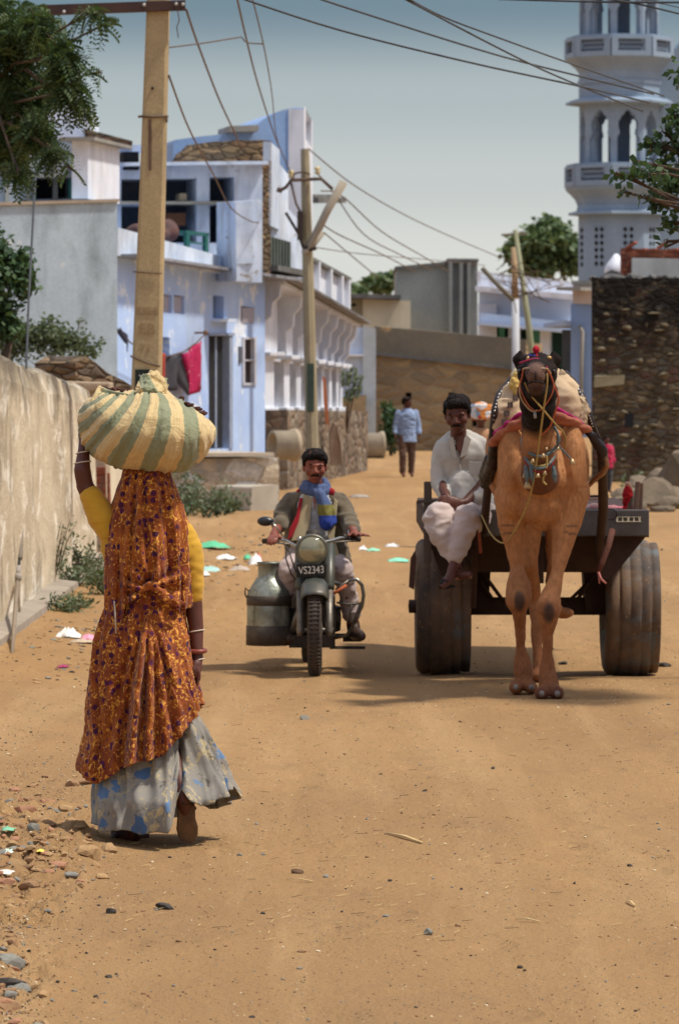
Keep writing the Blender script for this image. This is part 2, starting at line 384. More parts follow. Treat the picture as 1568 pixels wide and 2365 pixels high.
# ================================================================ GROUND
def make_ground():
    def grow(a, b, s0, k, stop):
        out = [b]; s = s0
        while out[-1] < stop: out.append(out[-1] + s); s *= k
        return out
    xr = [i * 0.016 - 1.7 for i in range(69)] + [i * 0.05 - .6 for i in range(80)]
    right = grow(0, xr[-1], 0.06, 1.12, 420); left = [-(a) for a in grow(0, -xr[0], 0.06, 1.12, 420)][::-1]
    xs = left[:-1] + xr + right[1:]
    yr = [10 + i * 0.03 for i in range(200)] + [16 + i * 0.045 for i in range(100)] + [20.5 + i * 0.09 for i in range(140)]
    ys = [-40, -20, -8, 0, 5, 8, 9.4] + yr + grow(0, yr[-1], 0.12, 1.04, 1500)[1:]
    vs = []; n = len(xs)
    for y in ys:
        for x in xs:
            z = gz(x, y)
            vs.append((x, y, z))
    fs = [(j * n + i, j * n + i + 1, (j + 1) * n + i + 1, (j + 1) * n + i) for j in range(len(ys) - 1) for i in range(n - 1)]
    me = bpy.data.meshes.new('dirt_road'); me.from_pydata(vs, [], fs)
    me.polygons.foreach_set('use_smooth', [True] * len(fs)); me.update()
    m, nt, b = newmat('packed_earth'); co = objco(nt)
    big = ramp(nt, nz(nt, co, 0.55, 5, 0.6, 0.4, stretch=(1, 0.45, 1)), 0.35, 0.7)
    col = mixc(nt, big, (0.435, 0.262, 0.118), (0.325, 0.192, 0.088))
    trk = ramp(nt, nz(nt, co, 1.0, 5, 0.6, 0.5, stretch=(2.6, 0.14, 1)), 0.50, 0.66)
    col = mixc(nt, math_(nt, 'MULTIPLY', trk, 0.45), col, (0.54, 0.355, 0.175))
    pt_ = ramp(nt, nz(nt, co, 1.6, 7, 0.68, 0.8, stretch=(1, 0.4, 1)), 0.54, 0.68)
    col = mixc(nt, math_(nt, 'MULTIPLY', pt_, 0.55), col, (0.30, 0.185, 0.095))
    mid = ramp(nt, nz(nt, co, 5.0, 7, 0.7, stretch=(1, 0.5, 1)), 0.35, 0.75)
    col = mixc(nt, math_(nt, 'MULTIPLY', mid, 0.5), col, (0.36, 0.22, 0.105))
    fine = ramp(nt, nz(nt, co, 60, 5, 0.7), 0.56, 0.74)
    col = mixc(nt, math_(nt, 'MULTIPLY', fine, 0.5), col, (0.28, 0.16, 0.08))
    lt = ramp(nt, nz(nt, co, 95, 3, 0.6), 0.66, 0.74)
    col = mixc(nt, math_(nt, 'MULTIPLY', lt, 0.5), col, (0.72, 0.55, 0.32))
    nt.links.new(col, b.inputs['Base Color']); b.inputs['Roughness'].default_value = 0.95; b.inputs['Specular IOR Level'].default_value = 0.12
    h = math_(nt, 'ADD', math_(nt, 'MULTIPLY', nz(nt, co, 6, 8, 0.7, stretch=(1, .6, 1)), 1.0), math_(nt, 'MULTIPLY', nz(nt, co, 40, 6, 0.7), 0.45))
    fp = nt.nodes.new('ShaderNodeTexVoronoi'); fp.inputs['Scale'].default_value = 1.0; fp.inputs['Randomness'].default_value = 1.0
    fm_ = nt.nodes.new('ShaderNodeMapping'); fm_.inputs['Scale'].default_value = (2.6, 1.35, 1); fm_.inputs['Rotation'].default_value = (0, 0, .15); nt.links.new(co, fm_.inputs['Vector']); nt.links.new(fm_.outputs['Vector'], fp.inputs['Vector'])
    h = math_(nt, 'ADD', h, math_(nt, 'MULTIPLY', ramp(nt, fp.outputs['Distance'], .13, .24), .42))
    bump(nt, b, h, 0.05, 0.9)
    me.materials.append(m)
    o = bpy.data.objects.new('dirt_road', me); COL.objects.link(o); o['kind'] = 'structure'
make_ground()

# ================================================================ helpers for walls
def facade(mb, pl, x0, x1, top, bot, holes=(), th=0.25, rv=0.2, mi_back=1, segs=()):
    """wall on plane pl from picture column x0 to x1; top/bot = row at x0 and at x1; holes = picture rects"""
    L = lambda ab, x: ab[0] + (ab[1] - ab[0]) * (x - x0) / (x1 - x0)
    T = lambda x, y: (y - L(top, x)) / (L(bot, x) - L(top, x))
    hs = [(a, T((a + c) / 2, b_), c, T((a + c) / 2, d)) for a, b_, c, d in holes]
    X = sorted(set([x0, x1] + [h[0] for h in hs] + [h[2] for h in hs] + list(segs)))
    V = sorted(set([0.0, 1.0] + [h[1] for h in hs] + [h[3] for h in hs]))
    pt = lambda x, t, off=0.0: pl(x, L(top, x) + t * (L(bot, x) - L(top, x)), off)
    for i in range(len(X) - 1):
        for j in range(len(V) - 1):
            cx, cv = (X[i] + X[i + 1]) / 2, (V[j] + V[j + 1]) / 2
            if any(h[0] < cx < h[2] and h[1] < cv < h[3] for h in hs): continue
            mb.add([pt(X[i], V[j + 1]), pt(X[i + 1], V[j + 1]), pt(X[i + 1], V[j]), pt(X[i], V[j])], [(0, 1, 2, 3)])
    for a, v0, c, v1 in hs:
        f = [pt(a, v1), pt(c, v1), pt(c, v0), pt(a, v0)]; g = [pt(a, v1, rv), pt(c, v1, rv), pt(c, v0, rv), pt(a, v0, rv)]
        mb.add(f + g, [(0, 1, 5, 4), (1, 2, 6, 5), (2, 3, 7, 6), (3, 0, 4, 7)]); mb.add(g, [(0, 1, 2, 3)], mi=mi_back)
    f = [pt(x0, 1), pt(x1, 1), pt(x1, 0), pt(x0, 0)]; g = [p + pl.n * th for p in f]
    mb.add(f + g, [(0, 1, 5, 4), (1, 2, 6, 5), (2, 3, 7, 6), (3, 0, 4, 7), (4, 5, 6, 7)])
def slab(mb, pl, x0, x1, top, bot, front, back, mi=0):
    """box standing out from plane: rows top/bot (pairs), offsets front (negative = towards viewer) to back"""
    def q(x, y, o): return pl(x, y) + pl.n * o
    mb.hexa([q(x0, bot[0], front), q(x1, bot[1], front), q(x1, bot[1], back), q(x0, bot[0], back),
             q(x0, top[0], front), q(x1, top[1], front), q(x1, top[1], back), q(x0, top[0], back)], mi)
def pxpoly(mb, pl, pts, th, off=0.0, mi=0):
    mb.prism([pl(x, y, off) for x, y in pts], pl.n * th, mi)
def rough_edges(mb, amp, sc=2.0):
    for i, v in enumerate(mb.v):
        mb.v[i] = v + Vector((noise.noise(v * sc), noise.noise(v * sc + Vector((7, 3, 1))), noise.noise(v * sc + Vector((1, 9, 4))))) * amp

WASH = surf('blue_limewash', (0.50, 0.66, 0.95), (0.36, 0.51, 0.86), 0.9, 0.9, bs=30, stain=(0.34, 0.36, 0.40), stain_amt=0.45, peel=(0.74, 0.82, 0.94), peel_t=0.56, peel_s=1.2)
WASH2 = surf('white_blue_limewash', (0.72, 0.82, 0.96), (0.46, 0.57, 0.76), 1.6, 0.9, bs=30, stain=(0.20, 0.20, 0.20), stain_amt=0.75, stain_s=2.6, peel=(0.32, 0.28, 0.24), peel_t=0.63, peel_s=3)
BLUE = surf('pale_blue_paint', (0.28, 0.43, 0.70), (0.23, 0.37, 0.62), 0.7, 0.9, bs=20, stain=(0.40, 0.42, 0.5), stain_amt=0.4)
WHITE = surf('whitewash', (0.80, 0.83, 0.90), (0.66, 0.71, 0.82), 1.5, 0.9, bs=30, stain=(0.30, 0.30, 0.30), stain_amt=0.55, stain_s=2)
GREYP = surf('grey_plaster', (0.46, 0.56, 0.64), (0.36, 0.45, 0.53), 1.1, 0.92, bs=22, stain=(0.13, 0.145, 0.15), stain_amt=0.75, stain_s=2.2, peel=(0.56, 0.62, 0.66), peel_t=0.58, peel_s=1.4)
CONC = surf('old_concrete', (0.33, 0.32, 0.29), (0.24, 0.235, 0.215), 2.5, 0.93, bs=30, stain=(0.10, 0.10, 0.10), stain_amt=0.6, stain_s=1.5)
CONCD = surf('sooty_concrete', (0.15, 0.15, 0.14), (0.09, 0.09, 0.09), 2.5, 0.95, bs=30, stain=(0.35, 0.34, 0.32), stain_amt=0.5)
DARK = surf('dark_interior', (0.018, 0.02, 0.026), None, 3, 0.95, bd=0)  # near-black colour stands in for the shade inside openings
RECESS = surf('recess_blue_grey', (0.16, 0.20, 0.27), (0.11, 0.14, 0.20), 3, 0.9, bd=0.002)  # darker blue-grey for the backs of wall openings
TEAL = surf('teal_shutter_paint', (0.05, 0.26, 0.22), (0.04, 0.19, 0.17), 6, 0.6)
def ochre():
    m, nt, b = newmat('ochre_mud_plaster'); co = objco(nt); sx = nt.nodes.new('ShaderNodeSeparateXYZ'); nt.links.new(co, sx.inputs[0])
    col = mixc(nt, ramp(nt, nz(nt, co, 1.5, 7, .65, .3, stretch=(1, .35, .8)), .35, .65), (.64, .55, .40), (.46, .38, .27))
    col = mixc(nt, ramp(nt, nz(nt, co, 2.6, 7, .7, .6, stretch=(1, .35, 1)), .52, .60), col, (.78, .72, .60))
    col = mixc(nt, math_(nt, 'MULTIPLY', ramp(nt, nz(nt, co, 3.4, 8, .75, .6, stretch=(1, .35, .4)), .53, .66), .8), col, (.22, .185, .14))
    up = ramp(nt, math_(nt, 'ADD', math_(nt, 'MULTIPLY', sx.outputs['Z'], .30), math_(nt, 'MULTIPLY', nz(nt, co, 3.5, 6, .65, stretch=(1, .35, .5)), .42)), .70, .82)
    col = mixc(nt, math_(nt, 'MULTIPLY', up, .9), col, (.12, .10, .075))
    col = mixc(nt, .3, col, ramp(nt, nz(nt, co, 60, 4), .3, .7), 'OVERLAY')
    nt.links.new(col, b.inputs['Base Color']); b.inputs['Roughness'].default_value = .95; b.inputs['Specular IOR Level'].default_value = .15
    bump(nt, b, math_(nt, 'ADD', nz(nt, co, 4, 8, .7, stretch=(1, .4, 1)), math_(nt, 'MULTIPLY', nz(nt, co, 24, 6, .7), .5)), .022, .8); return m
OCHRE = ochre()
BROWNP = surf('brown_mud_wall', (0.38, 0.28, 0.16), (0.22, 0.175, 0.115), 0.7, 0.95, bs=9, bd=0.05, stain=(0.09, 0.085, 0.075), stain_amt=0.7, stain_s=0.7, peel=(0.44, 0.31, 0.15), peel_t=0.58, peel_s=0.9)
WOODD = surf('dark_wood', (0.05, 0.028, 0.018), (0.09, 0.05, 0.03), 8, 0.75, bs=40, stretch=(1, 1, 0.15))
RUBBLE = masonry('rubble_stone', [(0.15, 0.115, 0.08), (0.19, 0.155, 0.10), (0.13, 0.10, 0.07), (0.23, 0.18, 0.11), (0.15, 0.08, 0.065), (0.17, 0.16, 0.13), (0.28, 0.22, 0.14), (0.10, 0.08, 0.06)], (0.11, 0.09, 0.065), 4.2, 8.5, 0.06, 0.06, dark=(0.018, 0.016, 0.014), dark_top=4.0)
DRYST = masonry('dry_stone', [(0.16, 0.12, 0.08), (0.24, 0.17, 0.10), (0.12, 0.09, 0.07), (0.30, 0.21, 0.13), (0.20, 0.12, 0.07)], (0.05, 0.035, 0.025), 3.4, 11, 0.05, 0.05)
PLATST = masonry('platform_stone', [(0.42, 0.37, 0.29), (0.68, 0.66, 0.60), (0.36, 0.34, 0.31), (0.56, 0.46, 0.34), (0.74, 0.72, 0.68)], (0.40, 0.34, 0.26), 2.3, 3.6, 0.03, 0.04)
BRICK = masonry('red_brick', [(0.30, 0.09, 0.05), (0.24, 0.07, 0.04), (0.36, 0.13, 0.08)], (0.16, 0.08, 0.06), 4, 12, 0.08, 0.02)
LEAFW = {}
def leafmat(name, a, b_, rough=0.55):
    m, nt, b = newmat(name); g = nt.nodes.new('ShaderNodeNewGeometry')
    col = mixc(nt, g.outputs['Random Per Island'], a, b_); nt.links.new(col, b.inputs['Base Color'])
    b.inputs['Roughness'].default_value = rough; b.inputs['Specular IOR Level'].default_value = 0.3
    tr = nt.nodes.new('ShaderNodeBsdfTranslucent'); nt.links.new(mixc(nt, 0.5, col, (0.10, 0.16, 0.02)), tr.inputs['Color'])
    mx = nt.nodes.new('ShaderNodeMixShader'); mx.inputs[0].default_value = 0.25
    nt.links.new(b.outputs[0], mx.inputs[1]); nt.links.new(tr.outputs[0], mx.inputs[2])
    nt.links.new(mx.outputs[0], nt.nodes['Material Output'].inputs['Surface']); return m
LEAF1 = leafmat('feathery_leaf', (0.035, 0.075, 0.03), (0.085, 0.12, 0.035))
LEAF2 = leafmat('broad_leaf', (0.03, 0.075, 0.04), (0.075, 0.13, 0.05))
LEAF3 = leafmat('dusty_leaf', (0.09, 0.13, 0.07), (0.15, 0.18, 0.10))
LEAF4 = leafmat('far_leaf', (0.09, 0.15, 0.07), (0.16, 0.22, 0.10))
BARK = surf('bark', (0.13, 0.09, 0.06), (0.08, 0.055, 0.04), 8, 0.95, bs=30, bd=0.01, stretch=(1, 1, .3))

# ================================================================ LEFT BOUNDARY WALL
def left_wall():
    t = thing('boundary_wall', 'long weathered ochre mud-plaster wall along the left edge of the road', 'wall', (-2.9, 36, 0))
    ys = [26 + i * 0.35 for i in range(60)]; ys = [y for y in ys if y <= 44.8]
    mb = MB(); rows = []
    for y in ys:
        u = (y - 26) / 20.0; x = -2.43 - 0.06 * u - 0.05 * noise.noise(Vector((y * .4, 0, 0)))
        tz = 2.13 - 0.26 * max(0, min(1, (y - 31) / 13)) + 0.04 * noise.noise(Vector((y * 1.3, 5, 0)))
        if y < 31: tz = 2.16 + (31 - y) * 0.01
        rows.append([(x, y, -0.1), (x, y, 0.5), (x - .01, y, 1.0), (x - .02, y, 1.5), (x - .03, y, tz - 0.22), (x - .07, y, tz - 0.06), (x - .18, y, tz), (x - .32, y, tz - 0.05), (x - .42, y, tz - .3), (x - .42, y, -0.1)])
    n = len(rows[0]); vs = [p for r in rows for p in r]
    fs = [(j * n + i, j * n + i + 1, (j + 1) * n + i + 1, (j + 1) * n + i) for j in range(len(rows) - 1) for i in range(n - 1)]
    fs += [tuple(range(n)), tuple((len(rows) - 1) * n + i for i in range(n))[::-1]]
    mb.add(vs, fs, smooth=False)
    rough_edges(mb, 0.035, 1.2); o = build('wall_body', mb, OCHRE, t)
    k = MB()
    for i in range(20):
        y0 = 27 + i * 0.85; y1 = y0 + 0.85; z = 0.17 + 0.015 * noise.noise(Vector((i, 2, 0)))
        k.hexa([(-2.5, y0, -.1), (-2.27, y0, -.1), (-2.27, y1, -.1), (-2.5, y1, -.1), (-2.5, y0, z), (-2.29, y0, z - .03), (-2.29, y1, z - .03), (-2.5, y1, z)])
    build('plinth', k, surf('plinth_concrete', (0.36, 0.31, 0.25), (0.26, 0.22, 0.18), 3), t)
    # pilaster with exposed brick at the wall's end, then the lower plastered return
    t2 = thing('gate_pillar', 'plastered wall pillar with exposed red brick at the end of the ochre wall', 'pillar', (-2.62, 46, 0))
    mb = MB(); mb.box((-2.66, 46.0, 0.85), (0.42, 0.8, 1.96)); mb.box((-2.66, 46.0, 1.86), (0.5, 0.9, 0.1)); rough_edges(mb, 0.03, 3)
    build('pillar_body', mb, surf('pillar_plaster', (0.50, 0.40, 0.28), (0.36, 0.27, 0.19), 3, 0.95, bd=0.01, stain=(0.15, 0.1, 0.07), stain_amt=0.5), t2, bevel=0.02)
    mb = MB(); mb.box((-2.56, 45.58, 0.75), (0.20, 0.05, 0.5)); mb.box((-2.45, 45.9, 0.7), (0.03, 0.4, 0.45)); rough_edges(mb, 0.02, 9)
    build('bare_brick', mb, BRICK, t2)
    pl = Plane((225, 50), (300, 53)); mb = MB(); facade(mb, pl, 215, 296, (900, 915), (1290, 1262), th=0.3)
    o = build('compound_wall', mb, surf('cream_plaster', (0.70, 0.62, 0.46), (0.6, 0.52, 0.38), 2, .95, stain=(.3, .25, .2), stain_amt=.4), None)
    tagp(o, 'short cream plastered wall behind the raised arm of the walking woman', 'wall')
    # broken rubble end standing behind the ochre wall, by the pole
    mb = MB(); pl = Plane((205, 48), (300, 49)); pxpoly(mb, pl, [(175, 1000), (175, 838), (200, 822), (222, 838), (250, 862), (285, 878), (304, 890), (304, 1000)], 0.5)
    o = build('ruined_wall', mb, DRYST, None); tagp(o, 'ruined rubble wall stump rising behind the ochre wall beside the concrete pole', 'wall')
left_wall()

# ================================================================ GREY HOUSE, far left
def grey_house():
    t = thing('grey_house', 'grey plastered house with a teal-framed dark window on its upper floor, behind the bushes', 'house', GY(60, 66))
    pl = Plane((0, 66.0), (270, 66.6)); mb = MB(); facade(mb, pl, -170, 271, (472, 458), (1180, 1180), th=5.0)
    build('side_wall', mb, GREYP, t)
    mb = MB(); slab(mb, pl, -170, 272, (473, 459), (480, 466), -0.04, 0.3); rough_edges(mb, 0.03, 3); build('wall_coping', mb, surf('coping_mortar', (.42, .34, .26), (.3, .25, .2), 4), t)
    # upper floor, a little set back
    pl2 = Plane((0, 68.5), (200, 69.0)); mb = MB()
    facade(mb, pl2, -60, 205, (322, 318), (480, 470), [(78, 410, 172, 458)], th=3.0, rv=0.5)
    build('upper_wall', mb, [surf('upper_blue_grey', (0.34, 0.38, 0.44), (0.26, 0.29, 0.35), 2, stain=(.15, .15, .16), stain_amt=.6, stain_s=1.5), DARK], t)
    mb = MB(); slab(mb, pl2, 74, 178, (405, 405), (411, 411), -0.35, 0.05); build('window_hood', mb, CONC, t)
    w = MB(); slab(w, pl2, 160, 173, (411, 411), (458, 458), 0.02, 0.08); w_ = build('shutter', w, TEAL, t); w_['label'] = 'open teal shutter leaf'
    w = MB(); slab(w, pl2, 72, 84, (411, 411), (458, 458), 0.02, 0.08); build('shutter', w, TEAL, t)
    for xx in (10, 60, 122): mb = MB(); slab(mb, pl2, xx, xx + 9, (330, 330), (465, 465), -0.06, 0.02); build('rain_pipe', mb, CONC, t)
    pl3 = Plane((203, 66.8), (280, 70.5)); mb = MB(); facade(mb, pl3, 203, 276, (322, 342), (458, 470), th=0.25)
    build('corner_room_wall', mb, WHITE, t)
    mb = MB(); slab(mb, pl3, 196, 284, (315, 336), (323, 343), -0.15, 0.4); build('roof_slab', mb, CONC, t)
    pl4 = Plane((100, 74), (210, 74)); mb = MB(); facade(mb, pl4, 96, 211, (252, 250), (330, 330), th=2.2)
    o = build('roof_tank', mb, WHITE, t); o['label'] = 'white roof room'
    mb = MB(); slab(mb, pl4, 205, 300, (300, 322), (328, 340), -0.4, 0.9); rough_edges(mb, 0.15, 1.2)
    build('roof_rubble', mb, DRYST, t)
grey_house()

# ================================================================ BLUE HOUSE
def blue_house():
    base = P(440, 1040, 72)
    t = thing('blue_house', 'pale blue limewashed house with an open dark doorway, balcony parapet and cluttered shelves above', 'house', base)
    pl = Plane((268, 69.0), (612, 77.0)); mb = MB()
    holes = [(482, 772, 536, 1036), (560, 782, 587, 884), (375, 680, 397, 722), (402, 682, 426, 724), (492, 682, 517, 735), (556, 708, 586, 745), (372, 778, 392, 840)]
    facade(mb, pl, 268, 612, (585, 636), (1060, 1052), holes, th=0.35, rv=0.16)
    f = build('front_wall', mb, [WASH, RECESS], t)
    # gable-side thickness and body
    mb = MB(); slab(mb, pl, 268.5, 611, (586, 637), (1055, 1050), 0.36, 5.0); build('house_body', mb, WASH, t)
    # open doorway without a leaf: near-black panel paints in the shade inside; frame
    d = MB(); slab(d, pl, 483, 526, (773, 775), (1035, 1035), 0.10, 0.158); build('door', d, surf('doorway_shade', (.010, .011, .014), (.02, .02, .024), 5, .8), t)
    d = MB(); slab(d, pl, 508, 511, (777, 777), (1034, 1034), 0.08, 0.12); slab(d, pl, 528, 535.5, (775, 775), (1036, 1036), -0.02, 0.15); slab(d, pl, 480, 537, (768, 768), (775, 775), -0.04, 0.15)
    build('door_frame', d, surf('frame_blue', (.24, .30, .42), (.34, .4, .52), 5, .7), t)
    d = MB()
    for x0, x1, y0, y1 in ((558, 589, 778, 783), (558, 562, 783, 886), (584, 589, 783, 886), (558, 590, 884, 889), (562, 585, 830, 833)): slab(d, pl, x0, x1, (y0, y0), (y1, y1), -0.03, 0.10)
    w = build('window_frame', d, surf('win_white', (.6, .62, .7), None, 5, .7), t)
    d = MB()
    for x in (567, 572, 577, 581): slab(d, pl, x, x + 1.2, (784, 784), (884, 884), 0.03, 0.05)
    build('window_bars', d, surf('iron_rust', (.08, .05, .035), None, 6, .6), t)
    d = MB(); slab(d, pl, 487, 524, (736, 736), (743, 743), -0.18, 0.03); build('niche_sill', d, WASH2, t)
    vm = surf('vent_pinkgrey', (.42, .40, .46), (.34, .33, .4), 8)
    for a_, c_, y_, z_, o_ in ((558, 586, 710, 745, -.015), (375, 397, 682, 722, .05), (403, 425, 684, 724, .05)): d = MB(); slab(d, pl, a_, c_, (y_, y_), (z_, z_), o_, 0.155); build('ventilator', d, vm, t)
    d = MB(); slab(d, pl, 550, 556, (800, 800), (838, 838), -0.03, 0.0); build('wall_meter', d, surf('meter_dark', (.12, .13, .16)), t)
    # eave slab
    e = MB(); slab(e, pl, 262, 640, (586, 642), (592, 649), -0.42, 0.4); rough_edges(e, 0.03, 2)
    build('eave_slab', e, surf('eave_edge', (.16, .17, .20), (.34, .35, .38), 3, stain=(.08, .08, .09), stain_amt=.5), t)
    # balcony parapet above the eave
    pb = Plane((268, 68.6), (612, 76.4)); e = MB(); facade(e, pb, 272, 548, (524, 600), (590, 636), th=0.18); rough_edges(e, 0.02, 2)
    build('parapet', e, WASH2, t)
    # loggia with shelves, set back
    lg = Plane((275, 75.0), (606, 75.5)); e = MB()
    H = [(280, 412, 454, 466), (484, 408, 541, 466), (280, 472, 454, 560), (484, 472, 520, 560)]
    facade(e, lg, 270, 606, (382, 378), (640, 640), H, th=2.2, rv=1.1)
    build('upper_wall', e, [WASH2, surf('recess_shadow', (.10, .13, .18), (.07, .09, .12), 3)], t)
    e = MB(); slab(e, lg, 264, 520, (466, 466), (472, 472), -0.35, 1.0); build('shelf', e, CONC, t)
    e = MB(); slab(e, lg, 264, 614, (376, 372), (384, 380), -0.25, 2.3); build('roof_slab', e, WASH2, t)
    e = MB(); slab(e, lg, 284, 319, (348, 348), (392, 392), -0.1, 0.8); build('dark_alcove', e, DARK, t)
    e = MB(); slab(e, lg, 276, 332, (335, 335), (350, 350), -0.2, 0.9); build('alcove_roof', e, WASH, t)
    # clutter: crates, bundles, green stool
    bal = [(415, 433, 445, 462, (.42, .36, .25), 'cardboard_box', 'tan cardboard box on the upper shelf of the blue house', 'box'),
           (385, 430, 490, 520, (.16, .07, .04), 'storage_trunk', 'rusty brown trunk on the lower shelf of the blue house', 'trunk'),
           (350, 378, 498, 522, (.10, .10, .11), 'storage_trunk', 'small grey trunk beside the rusty one on the shelf', 'trunk')]
    for x0, x1, y0, y1, c, nm, lb, ct in bal:
        e = MB(); slab(e, lg, x0, x1, (y0, y0), (y1, y1), 0.05, 0.5)
        if nm == 'storage_trunk': slab(e, lg, x0 - 1, x1 + 1, (y0, y0), (y0 + 5, y0 + 5), 0.03, 0.52)
        o = build(nm, e, surf('m_' + nm, c, None, 4), None, bevel=0.02); tagp(o, lb, ct)
    pc = Plane((268, 70.0), (612, 77.0)); e = MB()
    for i, (x0, x1, y0, y1) in enumerate([(330, 408, 518, 548), (392, 450, 512, 560), (370, 430, 525, 560)]):
        a = pc((x0 + x1) / 2, (y0 + y1) / 2, 0.3); e.ball(a, ((x1 - x0) * 72e-4 * .55, .3, (y1 - y0) * 72e-4 * .6), 16, 10)
    o = fuse('cloth_heap', e, surf('quilt_brown', (.14, .06, .05), (.07, .05, .05), 5), None, 0.04, 3, lambda c, n: 0.05 * noise.noise(c * 5), loc=pc(390, 560))
    tagp(o, 'heap of brown quilts piled behind the balcony parapet', 'bedding')
    e = MB(); slab(e, pc, 455, 508, (531, 537), (538, 544), 0.2, 0.6)
    for x in (457, 500): slab(e, pc, x, x + 7, (536, 540), (585, 590), 0.2, 0.26); slab(e, pc, x, x + 7, (536, 540), (585, 590), 0.54, 0.6)
    slab(e, pc, 462, 502, (556, 560), (560, 564), 0.22, 0.25)
    o = build('wooden_stool', e, surf('green_paint', (.02, .16, .13), (.02, .11, .09), 6, .5), None); tagp(o, 'dark green stool standing behind the balcony parapet', 'stool')
    # whitewashed corner turret at the balcony's end
    tr = Plane((545, 73.4), (610, 73.6)); e = MB(); facade(e, tr, 545, 606, (462, 460), (648, 652), th=0.9)
    ts = Plane((514, 74.3), (545, 73.4)); facade(e, ts, 514, 545, (466, 462), (596, 608), th=0.3); rough_edges(e, 0.03, 2.5)
    build('corner_pier', e, WASH2, t)
    # bare stone pier and the masonry on the roof
    e = MB(); sp = Plane((598, 76.5), (626, 77.0)); facade(e, sp, 598, 626, (372, 372), (632, 640), th=0.8); rough_edges(e, 0.05, 3)
    build('stone_pier', e, DRYST, t)
    e = MB(); mp_ = Plane((400, 76.2), (630, 77.0)); pxpoly(e, mp_, [(404, 385), (408, 372), (428, 368), (436, 352), (448, 344), (462, 330), (480, 328), (500, 325), (520, 327), (545, 322), (580, 323), (607, 322), (626, 324), (626, 385)], 0.6)
    build('roof_masonry', e, DRYST, t)
    e = MB(); e.add([], []); sb = Plane((626, 77.2), (645, 80)); facade(e, sb, 624, 646, (326, 345), (520, 530), th=0.3)
    build('white_jamb', e, WASH2, t)
blue_house()
def blue_block():
    t = thing('blue_building', 'tall bright blue roof block with a swept curved parapet behind the stone pier', 'building', P(560, 640, 82))
    pl = Plane((400, 82), (702, 82.5)); mb = MB()
    top = [(400, 330), (404, 322), (430, 318), (470, 313), (520, 308), (565, 302), (588, 292), (606, 276), (628, 262), (655, 252), (682, 247), (700, 248)]
    pxpoly(mb, pl, [(400, 640)] + top + [(702, 250), (702, 640)], 3.5); build('blue_wall', mb, BLUE, t)
    pr = Plane((703, 82.5), (723, 86.5)); mb = MB(); facade(mb, pr, 702.5, 722, (250, 286), (640, 640), [(706, 262, 719, 330)], th=0.3, rv=0.25)
    build('side_wall', mb, [WHITE, RECESS], t)
    mb = MB(); slab(mb, pl, 520, 586, (293, 291), (307, 305), -0.5, 0.8); build('stone_lintel', mb, CONC, t)
    pw = Plane((625, 79.5), (700, 81)); mb = MB(); facade(mb, pw, 622, 664, (345, 400), (640, 640), th=0.4); facade(mb, pw, 664, 700, (480, 520), (640, 640), th=0.4)
    rough_edges(mb, 0.06, 2); build('broken_wall', mb, WASH2, t)
    mb = MB(); pb = Plane((608, 77.3), (672, 79.5)); facade(mb, pb, 606, 672, (540, 558), (618, 632), th=1.0)
    for i in range(9): slab(mb, pb, 608 + i * 7, 610 + i * 7, (542 + i * 2, 542 + i * 2), (616, 618), -0.03, 0.0)
    build('balcony_box', mb, surf('green_tin', (.11, .135, .12), (.07, .09, .085), 4, .7, stain=(.3, .3, .28), stain_amt=.4), t)
    mb = MB(); slab(mb, pb, 604, 684, (612, 626), (624, 640), -0.3, 1.1); build('balcony_slab', mb, CONCD, t)
    mb = MB(); pp = Plane((700, 88), (775, 92)); slab(mb, pp, 712, 778, (455, 455), (468, 468), -0.2, 1.2); slab(mb, pp, 725, 774, (448, 448), (455, 455), 0, 1.0)
    for xx in (718, 768): slab(mb, pp, xx, xx + 5, (468, 468), (640, 640), 0.8, 1.0)
    build('roof_shade', mb, CONCD, t)
blue_block()

# ================================================================ STONE PLATFORM
def platform():
    t = thing('stone_platform', 'raised rubble-stone platform with a slab edge in front of the blue house', 'platform', GY(540, 67))
    pl = Plane((395, 66.2), (650, 67.0)); mb = MB(); facade(mb, pl, 395, 645, (1058, 1056), (1200, 1186), th=9.0); rough_edges(mb, 0.04, 1.5)
    build('platform_body', mb, PLATST, t)
    mb = MB(); slab(mb, pl, 392, 625, (1048, 1046), (1056, 1054), -0.15, 9.0); rough_edges(mb, 0.04, 2.2); build('edge_slab', mb, surf('slab_stone', (.52, .45, .36), (.4, .34, .27), 2, stain=(.12, .1, .09), stain_amt=.5), t)
    mb = MB(); pb = Plane((578, 64.5), (640, 65)); facade(mb, pb, 580, 642, (1122, 1120), (1182, 1182), th=0.7); rough_edges(mb, 0.03, 2)
    o = build('stone_trough', mb, surf('trough_stone', (.46, .42, .35), (.36, .32, .26), 2), None, bevel=0.03); tagp(o, 'square pale stone block at the foot of the stone platform', 'stone block')
    mb = MB(); pc = Plane((612, 78.0), (797, 95.0)); slab(mb, pc, 606, 802, (950, 948), (1140, 1090), -0.45, 1.8); rough_edges(mb, 0.05, 1.2)
    o = build('street_plinth', mb, masonry('plinth_stone', [(.24, .18, .13), (.17, .13, .10), (.32, .27, .21), (.13, .10, .08), (.28, .20, .14)], (.16, .13, .10), 2.0, 4.5, .03, .04), None); tagp(o, 'brown stepped plinth under the white arcade', 'plinth')
platform()
